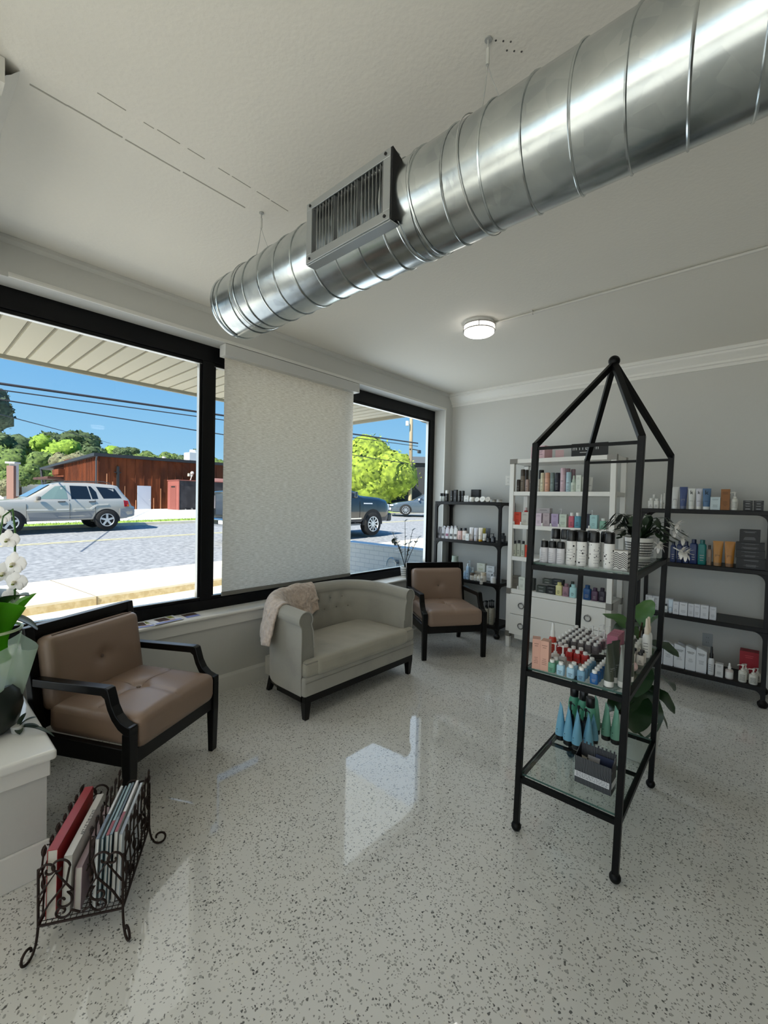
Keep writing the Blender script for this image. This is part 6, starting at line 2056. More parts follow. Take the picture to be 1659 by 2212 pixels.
# canopy soffit over the sidewalk
sf = MB()
SZ = 2.70
sx1 = -1.88
sf.bb(-0.225, sx1, -8.0, 4.60, SZ, SZ + 0.02)
y = -7.9
while y < 4.55:
    sf.bb(-0.3, sx1 + 0.03, y - 0.006, y + 0.006, SZ - 0.004, SZ, 1)
    sf.bb(-0.3, sx1 + 0.03, y + 0.012, y + 0.140, SZ - 0.008, SZ, 0)
    y += 0.152
so_ = sf.build('ceiling_canopy', [M('e6e0d0', rough=0.6), M('a09a8a', rough=0.8)])
struct(so_, 'cream slatted canopy soffit outside the window')
fa = MB()
fa.bb(sx1 - 0.03, sx1, -8.0, 4.63, SZ - 0.035, SZ + 0.22)
fa.bb(sx1 - 0.03, -0.23, 4.60, 4.63, SZ - 0.045, SZ + 0.22)
fa.bb(-0.225, sx1, -8.0, 4.60, SZ + 0.2, SZ + 0.22)
fa.prism([(-0.44, SZ - 0.04)] + [(-0.44 + 0.20 * (1 - cos(PI / 2 * i / 8)), SZ - 0.04 - 0.13 * sin(PI / 2 * i / 8)) for i in range(9)] + [(-0.23, SZ - 0.17), (-0.23, SZ - 0.04)], 4.60, 4.63, 'y')
struct(fa.build('trim_14', M('b9b3a4', rough=0.6)), 'fascia of the canopy')
# white brick wing wall at the end of the shop front
def mat_brick():
    m, n, l, b = nodemat('white_brick')
    tcx = n.new('ShaderNodeTexCoord'); sp_ = n.new('ShaderNodeSeparateXYZ'); cb_ = n.new('ShaderNodeCombineXYZ')
    l.new(tcx.outputs['Object'], sp_.inputs[0]); l.new(sp_.outputs['X'], cb_.inputs[0]); l.new(sp_.outputs['Z'], cb_.inputs[1])
    br = n.new('ShaderNodeTexBrick'); br.inputs['Scale'].default_value = 1.0
    br.inputs['Brick Width'].default_value = 0.205; br.inputs['Row Height'].default_value = 0.072; br.inputs['Mortar Size'].default_value = 0.005
    br.inputs['Color1'].default_value = lin('dfe0df'); br.inputs['Color2'].default_value = lin('d9dbdb'); br.inputs['Mortar'].default_value = lin('bfc4c8')
    l.new(cb_.outputs[0], br.inputs['Vector']); l.new(br.outputs[0], b.inputs['Base Color'])
    bp = n.new('ShaderNodeBump'); bp.inputs['Strength'].default_value = 0.4; bp.inputs['Distance'].default_value = 0.004; bp.invert = True
    l.new(br.outputs['Fac'], bp.inputs['Height']); l.new(bp.outputs[0], b.inputs['Normal'])
    b.inputs['Roughness'].default_value = 0.7
    return m
ww = MB().bb(-2.75, -0.23, 5.0, 5.22, -0.1, 0.745)
ww.bb(-2.77, -0.225, 4.99, 5.23, 0.745, 0.812)
struct(ww.build('wall_6', mat_brick()), 'low white painted brick wing wall outside the right pane')
hb = thing('hose_bib', 'small metal garden tap with a loop handle on the white brick wing wall', 'tap', (-1.09, 5.0, 0.58))
MB().tube([(-0.10 + 0.10 * cos(PI * i / 12) * 1.0 + 0.05, -0.035, -0.06 + 0.13 * sin(PI * i / 12)) for i in range(13)], 0.009, 8).build('spout', M('a9b2ba', rough=0.25, metal=0.9), hb)
MB().cyl((0.05, 0, 0.0), (0.05, -0.06, 0.0), 0.018, n=14).lathe([(0.02, 0.0), (0.042, 0.005), (0.042, 0.02), (0.02, 0.026)], 16, (0.05, -0.05, 0.03)).build('valve', M('8d969e', rough=0.3, metal=0.8), hb)

# ------------------------------------------------------------------ vehicles
class Car:
    def __init__(s, name, label, cat, loc, rz, st, paint, rx=0.0):
        s.t = thing(name, label, cat, loc, rz)
        s.t.rotation_euler = (rx, 0, rz)
        s.st = st
        s.paint = paint
    def at(s, y):
        st = s.st
        if y <= st[0][0]: return st[0][1:]
        for i in range(len(st) - 1):
            if y <= st[i + 1][0]:
                u = (y - st[i][0]) / (st[i + 1][0] - st[i][0])
                return tuple(st[i][k] * (1 - u) + st[i + 1][k] * u for k in range(1, 6))
        return st[-1][1:]
    def section(s, y):
        zs, zb, zr, wl, wr = s.at(y)
        P = [(0, zs), (wl * 0.8, zs), (wl * 0.97, zs + 0.03), (wl, zs + 0.14), (wl * 1.012, (zs + zb) * 0.52), (wl * 1.0, zb - 0.06), (wl * 0.975, zb)]
        h = zr - zb
        for k in (0.25, 0.5, 0.75):
            P.append((wl * 0.975 * (1 - k) + wr * k, zb + h * k * 0.94))
        P += [(wr * 0.985, zr - 0.05 * min(1, h / 0.3)), (wr * 0.9, zr - 0.012), (wr * 0.5, zr), (0, zr + 0.006)]
        return P
    def side(s, y, z):
        P = s.section(y)
        for i in range(len(P) - 1):
            if P[i][1] <= z <= P[i + 1][1] and P[i + 1][1] > P[i][1] + 1e-6:
                u = (z - P[i][1]) / (P[i + 1][1] - P[i][1])
                return P[i][0] * (1 - u) + P[i + 1][0] * u
        return P[5][0]
    def body(s):
        ys = []
        for i in range(len(s.st) - 1):
            a, b = s.st[i][0], s.st[i + 1][0]
            k = max(1, int((b - a) / 0.12))
            ys += [a + (b - a) * j / k for j in range(k)]
        ys.append(s.st[-1][0])
        m = MB()
        vs = []
        for y in ys:
            P = s.section(y)
            ring = [(p[0], y, p[1]) for p in P] + [(-p[0], y, p[1]) for p in reversed(P[1:-1])]
            vs += ring
        W = len(ring)
        fs = [(i * W + k, i * W + (k + 1) % W, (i + 1) * W + (k + 1) % W, (i + 1) * W + k) for i in range(len(ys) - 1) for k in range(W)]
        m.add(vs, fs, 0, True)
        m.add(vs, [tuple(range(W)), tuple(range((len(ys) - 1) * W, len(ys) * W))], 0)
        return m.build('body', s.paint, s.t, ang=32)
    def panel(s, name, poly, mat, off=0.006, sides=(1, -1), one=False):
        for sg in sides:
            m = MB()
            # subdivide the edges a little so the panel follows the side
            pts = []
            for i in range(len(poly)):
                a, b = poly[i], poly[(i + 1) % len(poly)]
                for k in range(4):
                    u = k / 4
                    pts.append((a[0] * (1 - u) + b[0] * u, a[1] * (1 - u) + b[1] * u))
            vo = [(sg * (s.side(y, z) + off), y, z) for y, z in pts]
            vi = [(sg * (s.side(y, z) - 0.03), y, z) for y, z in pts]
            k = len(pts)
            fs = [tuple(range(k)), tuple(range(2 * k - 1, k - 1, -1))] + [(i, k + i, k + (i + 1) % k, (i + 1) % k) for i in range(k)]
            m.add(vo + vi, fs)
            m.build(name, mat, s.t)
    def wheel(s, x, y, r, w_, spokes=5, rim='c9cbcd', k=0.64):
        for sg in (1, -1):
            t = MB()
            n = 36
            prof = [(r * k, 0), (r * 0.92, 0.0), (r, 0.02), (r, w_ - 0.02), (r * 0.92, w_), (r * k, w_)]
            vs = []
            for (pr, px) in prof:
                for i in range(n):
                    a = 2 * PI * i / n
                    vs.append((sg * (x - px), y + pr * cos(a), r + pr * sin(a)))
            t.add(vs, [(j * n + i, j * n + (i + 1) % n, (j + 1) * n + (i + 1) % n, (j + 1) * n + i) for j in range(len(prof) - 1) for i in range(n)], 0, True)
            o = t.build('tire', M('1a1a1a', rough=0.85), s.t)
            q = MB()
            xf = sg * (x - 0.015)
            q.cyl((xf - sg * 0.05, y, r), (xf - sg * 0.045, y, r), r * k, n=n, mi=1)
            q.tube([(xf, y + r * k * 0.95 * cos(2 * PI * i / n), r + r * k * 0.95 * sin(2 * PI * i / n)) for i in range(n)], r * 0.05, 6, closed=True)
            for i in range(spokes):
                a = 2 * PI * i / spokes + PI / 2
                c_ = V((xf - sg * 0.012, y + r * k * 0.55 * cos(a), r + r * k * 0.55 * sin(a)))
                q.box(c_, (0.03, r * k * 0.85, r * k * (1.5 / spokes)), 0, Matrix.Rotation(a, 3, 'X'))
            q.cyl((xf - sg * 0.02, y, r), (xf + sg * 0.004, y, r), r * 0.17, n=16)
            ro = q.build('rim', [M(rim, rough=0.3, metal=0.7), M('2a2b2c', rough=0.6)], o)
    def arch(s, y, r, mat, x_at=0.6):
        for sg in (1, -1):
            m = MB()
            zc = r - 0.07
            pts = []
            for i in range(25):
                a = PI * i / 24 * 1.06 - 0.03 * PI
                pts.append((y + r * cos(a), max(0.2, zc + r * sin(a))))
            vo = [(sg * (max(s.side(p[0], min(p[1], s.at(p[0])[1] - 0.05)), s.side(y, 0.6)) + 0.004), p[0], p[1]) for p in pts]
            vi = [(v[0] - sg * 0.35, v[1], v[2]) for v in vo]
            k = len(pts)
            m.add(vo + vi, [tuple(range(k)), tuple(range(2 * k - 1, k - 1, -1))] + [(i, k + i, k + (i + 1) % k, (i + 1) % k) for i in range(k)])
            m.build('wheel_arch', mat, s.t)
BLK = M('111213', rough=0.7)
CGLASS = M('14181c', rough=0.08, spec=0.7)

# silver sport utility car across the road (front towards -y)
SILV = M('bdb7ab', rough=0.28, metal=0.35, coat=0.6)
suv = Car('suv', 'silver beige sport utility car parked across the road, left pane', 'car', (-14.86, 1.30, 0.243 + slope(3.2)), 0.0, [
    # y, sill, belt, roof, half width, half roof
    (0.00, 0.42, 0.72, 0.80, 0.70, 0.62), (0.06, 0.38, 0.84, 0.90, 0.80, 0.70), (0.25, 0.36, 0.94, 0.985, 0.86, 0.76), (0.9, 0.35, 0.985, 1.03, 0.88, 0.80), (1.25, 0.35, 1.00, 1.055, 0.88, 0.80),
    (1.34, 0.35, 1.00, 1.09, 0.88, 0.74), (1.98, 0.35, 1.01, 1.535, 0.88, 0.63), (2.25, 0.35, 1.02, 1.60, 0.88, 0.64), (3.0, 0.35, 1.02, 1.615, 0.88, 0.64), (3.75, 0.35, 1.03, 1.57, 0.88, 0.63),
    (3.92, 0.36, 1.03, 1.53, 0.875, 0.62), (4.17, 0.38, 1.03, 1.14, 0.86, 0.70), (4.22, 0.40, 0.99, 1.05, 0.85, 0.76), (4.30, 0.42, 0.80, 0.84, 0.84, 0.78), (4.40, 0.44, 0.76, 0.79, 0.80, 0.76)], SILV, 0.016)
suv.body()
suv.panel('window', [(1.63, 1.06), (1.72, 1.13), (2.10, 1.47), (2.37, 1.50), (2.40, 1.06)], M('6f8580', rough=0.1, spec=0.7))
suv.panel('window', [(2.50, 1.06), (2.49, 1.50), (2.97, 1.49), (3.05, 1.06)], CGLASS)
suv.panel('window', [(3.09, 1.06), (3.01, 1.49), (3.08, 1.49), (3.22, 1.30), (3.26, 1.07)], CGLASS)
suv.panel('window', [(3.42, 1.08), (3.24, 1.48), (3.80, 1.43), (3.98, 1.09)], CGLASS)
GREYP = M('8b8b8a', rough=0.5)
suv.panel('cladding', [(1.42, 0.38), (1.36, 0.62), (2.36, 0.63), (3.15, 0.66), (3.05, 0.42)], GREYP, 0.008)
suv.panel('door_molding', [(1.34, 0.695), (1.34, 0.73), (2.0, 0.725), (2.0, 0.69)], M('d8d5cc', rough=0.4), 0.016)
suv.panel('door_molding', [(2.1, 0.70), (2.1, 0.735), (2.42, 0.735), (2.42, 0.70)], M('d8d5cc', rough=0.4), 0.016)
suv.panel('door_molding', [(2.55, 0.705), (2.55, 0.74), (3.0, 0.745), (3.18, 0.88), (3.55, 0.90), (3.55, 0.86), (3.22, 0.84), (3.06, 0.71)], M('cdc9bf', rough=0.4), 0.016)
for yy in (1.33, 2.44, 3.16):
    suv.panel('door_gap', [(yy, 0.42), (yy + 0.012, 0.42), (yy + 0.012, 1.04), (yy, 1.04)], M('55534e', rough=0.8), 0.009)
for yy in (2.13, 2.98):
    suv.panel('door_handle', [(yy, 0.955), (yy, 0.985), (yy + 0.20, 0.992), (yy + 0.20, 0.962)], M('3a3936', rough=0.5), 0.022)
suv.panel('tail_light', [(4.05, 0.80), (4.03, 1.02), (4.17, 1.00), (4.205, 0.80)], M('a01822', rough=0.2), 0.012)
suv.panel('turn_signal', [(4.15, 0.81), (4.14, 0.87), (4.205, 0.87), (4.205, 0.81)], M('e07a2a', rough=0.3), 0.016)
for yy in (0.94, 3.505):
    suv.arch(yy, 0.40, BLK)
    suv.wheel(0.925, yy, 0.345, 0.22, 5, 'd5d8da')
suv.panel('bumper', [(3.92, 0.40), (3.90, 0.74), (4.38, 0.735), (4.395, 0.46)], M('9a9b9b', rough=0.5), 0.02)
m = MB()
for sg in (1, -1):
    m.tube([(sg * 0.58, 2.0, 1.575), (sg * 0.56, 2.2, 1.645), (sg * 0.56, 3.5, 1.66), (sg * 0.57, 3.7, 1.60)], 0.014, 6)
m.build('roof_rack', M('4a4a48', rough=0.5), suv.t)
for sg in (1, -1):
    m = MB().rbox((sg * 0.97, 1.62, 1.08), (0.16, 0.12, 0.13), 0.04, 4); m.build('mirror', M('6a6863', rough=0.5), suv.t)
m = MB()
def ws(u, v):
    y = 1.38 + 0.58 * v
    z = suv.at(y)[2] + 0.010
    w_ = suv.at(y)[4] * 0.93
    return (-w_ + 2 * w_ * u, y, z)
m.grid(ws, 6, 6); m.build('windshield', M('5b7994', rough=0.08, spec=0.7), suv.t)

# black pickup (front towards +y), tail seen beside the mullion, nose right of the shade
BP = M('0d1117', rough=0.16, coat=1.0, spec=0.6)
trk = Car('pickup_truck', 'black pickup truck parked at the curb behind the roller shade', 'truck', (-8.32, 6.25, 0.08 + slope(9.2)), 0.0, [
    (0.0, 0.55, 1.38, 1.47, 0.94, 0.90), (0.05, 0.48, 1.40, 1.50, 0.97, 0.92), (1.75, 0.46, 1.40, 1.50, 0.99, 0.93), (1.80, 0.46, 1.40, 1.52, 0.99, 0.90), (1.86, 0.46, 1.40, 1.86, 0.99, 0.74), (2.3, 0.46, 1.39, 1.93, 0.99, 0.73), (3.3, 0.46, 1.38, 1.93, 0.99, 0.73),
    (3.75, 0.46, 1.37, 1.84, 0.99, 0.72), (4.35, 0.46, 1.34, 1.42, 0.99, 0.80), (4.5, 0.46, 1.31, 1.40, 0.99, 0.86), (5.3, 0.46, 1.24, 1.34, 0.98, 0.86), (5.68, 0.46, 1.15, 1.26, 0.95, 0.84), (5.80, 0.5, 1.0, 1.10, 0.90, 0.80), (5.86, 0.52, 0.80, 0.86, 0.84, 0.74)], BP, 0.018)
trk.body()
trk.panel('window', [(2.02, 1.43), (2.08, 1.84), (2.80, 1.85), (2.84, 1.42)], CGLASS)
trk.panel('window', [(2.93, 1.42), (2.90, 1.85), (3.36, 1.84), (4.05, 1.45), (4.03, 1.40)], CGLASS)
CHR = M('d6d9dc', rough=0.12, metal=1.0)
trk.panel('chrome_strip', [(1.95, 0.60), (1.95, 0.64), (4.30, 0.64), (4.30, 0.60)], CHR, 0.018)
trk.panel('fender_badge', [(4.42, 1.11), (4.42, 1.15), (4.85, 1.14), (4.85, 1.10)], M('d8dadd', rough=0.3), 0.010)
trk.panel('door_gap', [(4.22, 0.62), (4.235, 0.62), (4.235, 1.33), (4.22, 1.33)], M('000000', rough=0.9), 0.006)
trk.panel('running_board', [(1.6, 0.40), (1.6, 0.46), (4.2, 0.46), (4.2, 0.40)], M('6b6e72', rough=0.4, metal=0.6), 0.09)
for yy in (1.10, 4.87):
    trk.arch(yy, 0.50, BLK)
    trk.wheel(1.03, yy, 0.405, 0.27, 10, 'd9dbdd', 0.66)
for sg in (1, -1):
    m = MB().rbox((sg * 1.16, 3.82, 1.42), (0.20, 0.12, 0.22), 0.04, 4); m.build('mirror', BP, trk.t)
    m = MB().rbox((sg * 1.165, 3.752, 1.42), (0.15, 0.01, 0.16), 0.004, 3); m.build('mirror_glass', CHR, trk.t)
    m = MB().bb(sg * 0.98, sg * 0.80, -0.03, 0.02, 0.98, 1.36); m.build('tail_light', M('c9c2c4' if sg < 0 else 'a3222a', rough=0.2), trk.t)
    m = MB().rbox((sg * 0.80, 5.78, 0.98), (0.24, 0.16, 0.24), 0.05, 4); m.build('headlight', M('cfd4d8', rough=0.15, spec=0.7), trk.t)
MB().rbox((0, -0.13, 0.60), (1.96, 0.20, 0.24), 0.05, 10).build('rear_bumper', CHR, trk.t)
MB().bb(-0.16, 0.16, -0.242, -0.232, 0.56, 0.66).build('license_plate', M('d8d8d4', rough=0.4), trk.t)
MB().rbox((0, 5.86, 0.62), (1.86, 0.22, 0.30), 0.06, 10).build('front_bumper', M('2b2f35', rough=0.3), trk.t)
MB().bb(-0.75, 0.75, -0.012, 0.03, 0.80, 1.40).build('tailgate', M('2a3442', rough=0.2, coat=1.0), trk.t)  # sky reflection painted into the black tailgate as a bluish tone

# grey soft top car further right
GP = M('5f6b73', rough=0.25, metal=0.5, coat=0.8)
aud = Car('convertible_car', 'grey soft top coupe parked beyond the black pickup, right pane', 'car', (-14.95, 20.75, 0.30 + slope(21.5)), math.radians(-48), [
    (0.0, 0.24, 0.50, 0.58, 0.62, 0.5), (0.06, 0.20, 0.62, 0.68, 0.76, 0.62), (0.4, 0.18, 0.72, 0.78, 0.88, 0.74), (1.2, 0.18, 0.84, 0.90, 0.91, 0.78), (1.45, 0.18, 0.86, 0.93, 0.91, 0.74), (2.15, 0.18, 0.88, 1.33, 0.91, 0.56), (2.6, 0.18, 0.89, 1.37, 0.91, 0.56),
    (3.2, 0.18, 0.90, 1.30, 0.91, 0.56), (3.95, 0.2, 0.90, 1.00, 0.90, 0.70), (4.5, 0.24, 0.86, 0.94, 0.85, 0.72), (4.68, 0.3, 0.7, 0.78, 0.78, 0.66)], GP)
aud.body()
aud.panel('window', [(1.75, 0.93), (2.12, 1.24), (2.62, 1.27), (2.66, 0.94)], M('2a3138', rough=0.1, spec=0.7))
aud.panel('window', [(2.70, 0.94), (2.66, 1.27), (3.1, 1.22), (3.35, 0.95)], M('2a3138', rough=0.1, spec=0.7))
m = MB(); m.grid(lambda u, v: ((-1 + 2 * u) * aud.at(1.47 + 0.66 * v)[4] * 0.92, 1.47 + 0.66 * v, aud.at(1.47 + 0.66 * v)[2] + 0.01), 6, 6); m.build('windshield', M('7f95a3', rough=0.08, spec=0.7), aud.t)
m = MB(); m.grid(lambda u, v: ((-1 + 2 * u) * (aud.at(2.2 + 1.7 * v)[4] * 0.99 + 0.004), 2.2 + 1.7 * v, aud.at(2.2 + 1.7 * v)[2] + 0.012 - 0.02 * (2 * u - 1) ** 4), 8, 10); m.build('soft_top', M('15171a', rough=0.8), aud.t)
for yy in (0.98, 3.72):
    aud.arch(yy, 0.375, BLK); aud.wheel(0.945, yy, 0.33, 0.22, 10, 'b9bcc0', 0.72)
for sg in (1, -1):
    MB().rbox((sg * 0.72, 0.12, 0.60), (0.30, 0.22, 0.10), 0.03, 4).build('headlight', M('d8dcdf', rough=0.15), aud.t)
    MB().rbox((sg * 0.70, 0.03, 0.38), (0.26, 0.12, 0.14), 0.03, 4).build('bumper_vent', M('c9cccf', rough=0.3), aud.t)
    MB().rbox((sg * 1.0, 1.78, 0.98), (0.18, 0.10, 0.12), 0.03, 4).build('mirror', M('c5c9cc', rough=0.3), aud.t)
MB().bb(-0.45, 0.45, -0.02, 0.04, 0.34, 0.58).build('grille', M('1b1d20', rough=0.5), aud.t)

# ------------------------------------------------------------------ buildings
RUSTW = mat_mix2('5a2e1a', '743c20', 1.6, rough=0.85, stretch=(1, 1, 0.25), bump=0.15)
ROOFD = M('23272d', rough=0.6)
BX, BY0, BY1 = -35.0, 10.05, 36.0
GZ = 0.15
bd = thing('metal_building', 'long rust brown metal clad building across the lot', 'building', (BX, BY0, GZ))
LZ = 4.60 - GZ
m = MB().bb(-10.0, 0.0, 0.0, BY1 - BY0, -0.3, LZ)
y = 0.15
while y < BY1 - BY0:
    m.bb(0.0, 0.045, y - 0.02, y + 0.02, 0.0, LZ - 0.2); y += 0.62
x = -0.3
while x > -9.8:
    m.bb(x - 0.03, x + 0.03, -0.05, 0.0, 0.0, LZ - 0.2); x -= 0.42
m.build('wall', RUSTW, bd)
m = MB()
m.add([(0.25, -0.3, LZ - 0.18), (0.25, BY1 - BY0, LZ - 0.02), (0.25, BY1 - BY0, LZ + 0.22), (0.25, -0.3, LZ + 0.06),
       (-18.5, -0.3, LZ - 0.62), (-18.5, BY1 - BY0, LZ - 0.4), (-18.5, BY1 - BY0, LZ - 0.22), (-18.5, -0.3, LZ - 0.42)],
      [(0, 1, 2, 3), (3, 2, 6, 7), (4, 7, 6, 5), (0, 4, 5, 1), (0, 3, 7, 4), (1, 5, 6, 2)])
m.build('roof', ROOFD, bd)
m = MB().bb(-16.0, -10.0, 0.4, 3.0, 0, LZ - 0.5).build('recessed_wall', RUSTW, bd)
MB().bb(-15.2, -10.6, 0.28, 0.42, 0.0, 2.55).build('dark_opening', M('14161a', rough=0.3), bd)
MB().bb(-16.2, -10.0, -1.2, 0.5, 2.72, 2.92).build('awning', M('4a2a22', rough=0.7), bd)
MB().bb(-11.9, -9.6, -0.5, 0.02, 3.1, 3.6).build('fascia_panel', RUSTW, bd)
m = MB()
m.cyl((-17.4, -0.2, -0.2), (-17.4, -0.2, 1.6), 0.16, n=10)
m.cyl((-17.4, -0.2, 1.5), (-18.3, -0.2, LZ - 0.65), 0.10, n=8).cyl((-17.4, -0.2, 1.5), (-16.2, -0.2, 2.75), 0.10, n=8)
m.build('porch_post', ROOFD, bd)
MB().tube([(0.1, -0.12, 0), (0.1, -0.12, LZ - 0.5), (0.25, -0.12, LZ - 0.2)], 0.06, 8).build('downpipe', M('3a4046', rough=0.6), bd)
dd = MB().bb(0.0, 0.08, 2.76, 3.78, 0.10, 2.17).build('door', M('b9c1cf', rough=0.5), bd)
MB().ball((0.12, 3.66, 1.05), 0.05, 8).build('door_handle', M('d8d8d8', metal=0.8, rough=0.3), dd)
m = MB()
m.bb(0.05, 0.25, 1.25, 1.40, 1.9, 3.6)
m.bb(0.05, 0.2, 1.10, 1.55, 3.1, 3.16)
m.build('meter_pipe', M('1c1d1f', rough=0.6), bd)
MB().bb(0.05, 0.35, 6.75, 7.1, 3.15, 3.4).build('wall_lamp', M('c9c5b8', rough=0.4), bd)
m = MB()
for (yy, z0, z1) in ((0.6, 1.0, 3.0), (1.0, 0.5, 2.4), (1.85, 0.2, 2.1), (2.65, 0, 1.0), (4.0, 0, 1.2), (4.55, 0, 2.0)):
    m.bb(0.045, 0.06, yy - 0.03, yy + 0.03, z0, z1)
m.build('sun_glint_seam', M('c98a62', rough=0.8), bd)  # sun caught on the seams, painted as paler strips
bx_ = thing('equipment_shed', 'small brick red shed with a dark side against the rust building', 'shed', (-33.6, 14.62, 0.18))
MB().bb(0, 2.1, 0.0, 0.06, 0.05, 2.60).bb(-0.05, 2.15, -0.04, 5.5, 2.60, 2.66).build('end_wall', M('8d5048', rough=0.8, var=0.2, bs=3), bx_)
MB().bb(0, 2.08, 0.06, 5.4, 0.0, 2.60).build('side_wall', mat_mix2('2c2a2e', '3a383c', 2.0, rough=0.8), bx_)
MB().bb(0.5, 1.6, -0.02, 0.0, 0.1, 2.2).build('shed_door', M('7d453e', rough=0.8), bx_)
MB().bb(0.75, 1.45, -0.03, -0.018, 2.05, 2.16).build('vent', M('1a1313', rough=0.9), bx_)
MB().bb(2.08, 2.10, 0.5, 3.2, 0.08, 0.45).build('mottled_patch', mat_mix2('15141a', 'b9b6b4', 3.0, rough=0.9, lo=0.5, hi=0.7), bx_)  # patch of mixed dark and pale tone low on the dark side
MB().cyl((1.2, 1.3, 2.66), (1.3, 1.4, 3.2), 0.04, n=8).ball((1.3, 1.4, 3.28), 0.14, 10).build('roof_lamp', M('d9d5c9', rough=0.5), bx_)
MB().bb(0.6, 1.6, 2.6, 4.0, 2.66, 2.95).build('roof_box', M('d9a79a', rough=0.7), bx_)
for (x, y, s_, h_, lab) in ((-40, 13.2, 1.1, 0.5, 'white domed roof vent left on the rust building'), (-39, 19.2, 1.7, 1.6, 'white box shaped rooftop fan on the rust building')):
    t = thing('roof_vent', lab, 'vent', (x, y, 4.42), 0, 'rooftop vents')
    if h_ < 1:
        MB().lathe([(s_ * 0.9, 0), (s_, 0.12), (s_ * 1.05, 0.2), (s_ * 0.7, 0.42), (s_ * 0.2, 0.55)], 20).build('dome', M('e2ddd0', rough=0.6), t)
        MB().cyl((0, 3.6, 0), (0, 3.6, 0.85), 0.18, n=10).build('stack', M('e2ddd0', rough=0.6), t)
    else:
        MB().bb(-0.6, 0.6, -0.7, 0.7, 0, 1.35).bb(-0.8, 0.8, -1.4, 1.4, 0, 0.28).build('housing', M('eeece8', rough=0.6), t)
        MB().bb(-0.5, 0.5, 0.7, 1.1, 0.3, 1.5).lathe([(0.4, 0), (0.4, 0.3)], 16, (0, 0, 1.35)).build('hood', M('cfd3d6', rough=0.5), t)
bw = thing('white_building', 'low white flat roofed building far left beyond the silver car', 'building', (-66.2, 11.9, 0.0), math.radians(-42))
MB().bb(-3.2, 3.2, 0, 5, -0.5, 2.45).build('wall', M('d9d9d9', rough=0.8), bw)
MB().bb(-0.5, 6.2, -3.2, 0.2, -0.5, 1.7).build('front_block', M('e2e2e2', rough=0.8), bw)
MB().bb(0.4, 2.6, -0.04, 0.05, 1.75, 2.2).build('window_band', M('8f9496', rough=0.4), bw)
MB().bb(-3.3, 3.3, -0.1, 5.1, 2.45, 2.6).build('roof_edge', M('eeeeee', rough=0.7), bw)
dk = thing('dark_building', 'dark gabled building behind the utility pole', 'building', (-22.5, 33.6, 0.6), math.radians(-48))
MB().bb(-3.0, 3.0, -4.0, 6, -0.5, 4.4).build('wall', M('2b2d31', rough=0.8), dk)
MB().bb(-3.3, 3.3, -4.4, 6, 4.4, 4.95).build('roof', M('5a6068', rough=0.7), dk)
MB().bb(-2.9, 2.9, -4.35, -4.0, 3.4, 3.62).build('gutter', M('8c9196', rough=0.5), dk)
ps = thing('pylon_sign', 'pale pillar sign with brown base beyond the silver car', 'sign', (-49.15, 7.05, 0.0), math.radians(-42))
MB().bb(-0.30, 0.05, -0.3, 0.3, 1.2, 4.30).bb(-0.4, 0.4, -0.4, 0.4, 4.2, 4.36).build('panel', M('d9d8d4', rough=0.7), ps)
MB().bb(0.05, 0.36, -0.3, 0.3, -0.2, 4.0).bb(-0.36, 0.1, -0.28, 0.28, -0.2, 1.2).build('pillar', M('8b6a5e', rough=0.8), ps)

# utility pole and wires
up = thing('utility_pole', 'weathered wooden utility pole seen through the right pane', 'pole', (-18.05, 26.75, 0.4))
MB().cyl((0, 0, 0), (-0.1, 0, 10.2), 0.155, 0.12, n=14).build('mast', mat_mix2('8f8069', 'b5a68c', 3, rough=0.9, stretch=(1, 1, 0.1)), up)
MB().cyl((-0.1, -0.45, 7.0), (-0.1, -0.45, 7.35), 0.13, n=12).cyl((-0.1, -0.45, 7.2), (-0.1, 0, 7.2), 0.03, n=6).build('street_light_can', M('d9d9d6', rough=0.5), up)
MB().bb(-0.05, 0.05, -0.2, 0.9, 5.2, 5.26).bb(0.2, 0.35, 0.5, 0.8, 4.95, 5.2).build('bracket', M('4a4c50', rough=0.6), up)
def wire(pts, r, label):
    o = MB().tube(pts, r, 5).build('power_line', M('2b2a33', rough=0.7))
    tag(o, label, 'power line', 'power lines')
def ext(p, q, a, b):
    p = V(p); q = V(q); d = q - p
    return [p - d * a + (d * (1 + a + b)) * (i / 12) for i in range(13)]
wire(ext((-18.24, 2.51, 5.52), (-18.0, 11.4, 5.72), 2.0, 1.75), 0.050, 'thick upper power line crossing the sky above the road')
wire(ext((-18.24, 2.51, 5.29), (-18.0, 11.4, 5.49), 2.0, 1.75), 0.024, 'second power line just under the thick one')
wire(ext((-17.97, 2.74, 4.89), (-17.9, 11.2, 4.72), 2.0, 1.9), 0.026, 'third power line, lower across the left pane')
wire(ext((-17.82, 2.85, 4.265), (-62.99, 18.98, 8.41), 0.2, 0.0), 0.018, 'lowest thin power line ending at the trees')

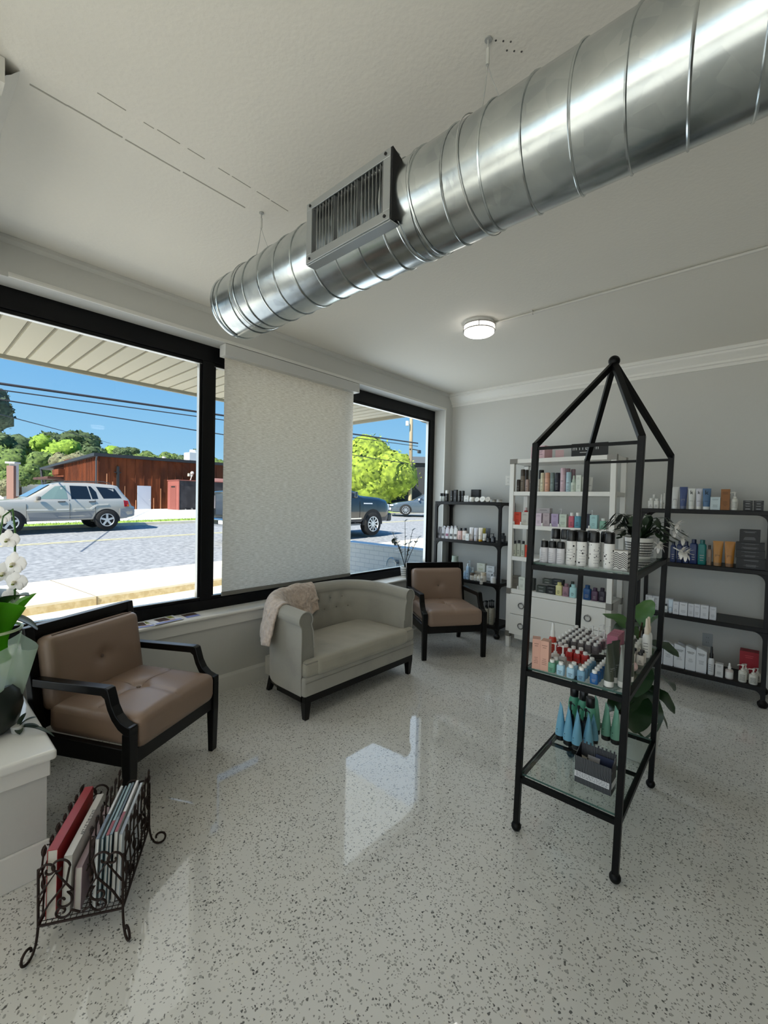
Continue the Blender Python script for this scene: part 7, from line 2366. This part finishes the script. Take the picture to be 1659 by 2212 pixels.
# ------------------------------------------------------------------ trees
def tree(c, r, label, hl, hd, flat=1.0, blobs=7, leaves=420, trunk=True, seed=1, ls=0.12, grp='trees beyond the buildings', ground=0.0):
    rnd = random.Random(seed)
    t = thing('tree', label, 'tree', (c[0], c[1], ground), 0, grp)
    cz = c[2] - ground
    cr_ = MB()
    cen = []
    for i in range(blobs):
        a = rnd.uniform(0, 2 * PI); q = rnd.uniform(0.25, 0.62) * r
        rr = r * rnd.uniform(0.42, 0.62)
        p = V((q * cos(a), q * sin(a), cz + rnd.uniform(-0.45, 0.5) * r * flat))
        cen.append((p, rr))
    cen.append((V((0, 0, cz)), r * 0.66))
    for (p, rr) in cen:
        def f(u, v):
            th = PI * (0.02 + 0.96 * u); ph = 2 * PI * v
            d = V((sin(th) * cos(ph), sin(th) * sin(ph), -cos(th)))
            k = rr * (1 + 0.22 * NZ.noise(d * 2.6 + p * 0.7) + 0.16 * NZ.noise(d * 6.5 + p))
            return (p.x + d.x * k, p.y + d.y * k, p.z + d.z * k * flat)
        cr_.grid(f, 12, 18, 0, cv=True)
    for i in range(leaves):
        p, rr = rnd.choice(cen)
        d = V((rnd.gauss(0, 1), rnd.gauss(0, 1), rnd.gauss(0, 1))).normalized()
        q = p + V((d.x, d.y, d.z * flat)) * (rr * rnd.uniform(0.92, 1.16))
        s_ = r * ls * rnd.uniform(0.6, 1.3)
        u = V((rnd.gauss(0, 1), rnd.gauss(0, 1), rnd.gauss(0, 1))).normalized(); w_ = u.cross(d)
        if w_.length < 0.1: continue
        w_.normalize()
        cr_.add([q + u * s_, q + w_ * s_ * 0.6, q - u * s_, q - w_ * s_ * 0.6], [(0, 1, 2, 3)], rnd.choice((0, 1, 1)))
    cr_.build('crown', [mat_mix2(hd, hl, 3.2 / max(0.4, r * 0.4), rough=0.9, lo=0.35, hi=0.62, detail=8), M(hl, rough=0.9)], t, ang=180)
    if trunk:
        MB().cyl((0, 0, -0.6), (0, 0, cz), r * 0.09, r * 0.05, n=8).build('trunk', M('4f4438', rough=0.9), t)
TT = [((-78.85, 10.14, 7.43), 3.4, 0), ((-86.64, 13.94, 8.27), 2.7, 1), ((-72.34, 10.51, 4.91), 3.0, 1), ((-89.54, 18.14, 10.86), 2.3, 0), ((-73.33, 15.08, 7.2), 2.9, 2), ((-69.09, 13.4, 4.39), 3.2, 1),
      ((-63.4, 14.46, 4.6), 2.2, 3), ((-82.69, 20.23, 10.2), 2.9, 0), ((-69.95, 18.07, 6.6), 2.6, 0), ((-73.38, 20.41, 7.4), 1.9, 0), ((-82.29, 24.53, 7.6), 2.3, 2), ((-75.39, 23.99, 8.1), 1.6, 0),
      ((-85.15, 28.73, 9.2), 1.6, 0), ((-87.59, 33.24, 8.2), 2.3, 1), ((-85.22, 35.35, 8.4), 2.0, 1), ((-82.85, 37.46, 8.4), 1.8, 0), ((-80.69, 39.4, 9.3), 2.1, 0), ((-78.11, 41.69, 7.6), 2.0, 1), ((-59.83, 8.18, 2.26), 1.3, 3), ((-63.0, 9.6, 3.6), 1.9, 1), ((-80.0, 28.5, 6.6), 2.6, 1)]
TK = [('dark pine', '52633f', '2c3a26'), ('grey green broadleaf tree', '667a3e', '39492a'), ('bright yellow green tree', '88a33e', '5a762a'), ('small reddish green tree', '7d7f5e', '57503f')]
TP = ['at the far left of the treeline', 'behind the pylon sign', 'low behind the pylon sign', 'tallest left of centre in the treeline', 'in the middle of the treeline', 'behind the white building', 'left of the rust building roof',
      'tallest in the treeline', 'above the rust building porch roof', 'right shoulder of the tall pine pair', 'above the rust building corner', 'right of the bright tree over the roof', 'round crown over the roof vent', 'over the roof right of the domed vent',
      'over the middle of the roof', 'left of the rooftop fan', 'behind the rooftop fan', 'at the right end of the roof by the mullion', 'small, beside the pylon sign', 'behind the small tree by the sign', 'low behind the rust building roof']
for i, (c, r, k) in enumerate(TT):
    tree(c, r, TK[k][0] + ' ' + TP[i], TK[k][1], TK[k][2], 0.72 if k == 0 else 0.9, 7, 420, True, 20 + i)
tree((-29.3, 2.75, 6.05), 1.75, 'dark leafy tree crown reaching in at the left edge of the window', '4b5a48', '28332a', 0.9, 8, 900, True, 71, 0.07, 'trees in the foreground outside', 0.2)
tree((-21.38, 26.48, 3.75), 3.25, 'sunlit yellow green bushy tree behind the black pickup', '95a83c', '4c5f22', 0.92, 12, 5200, True, 90, 0.045, 'trees in the foreground outside', 0.7)
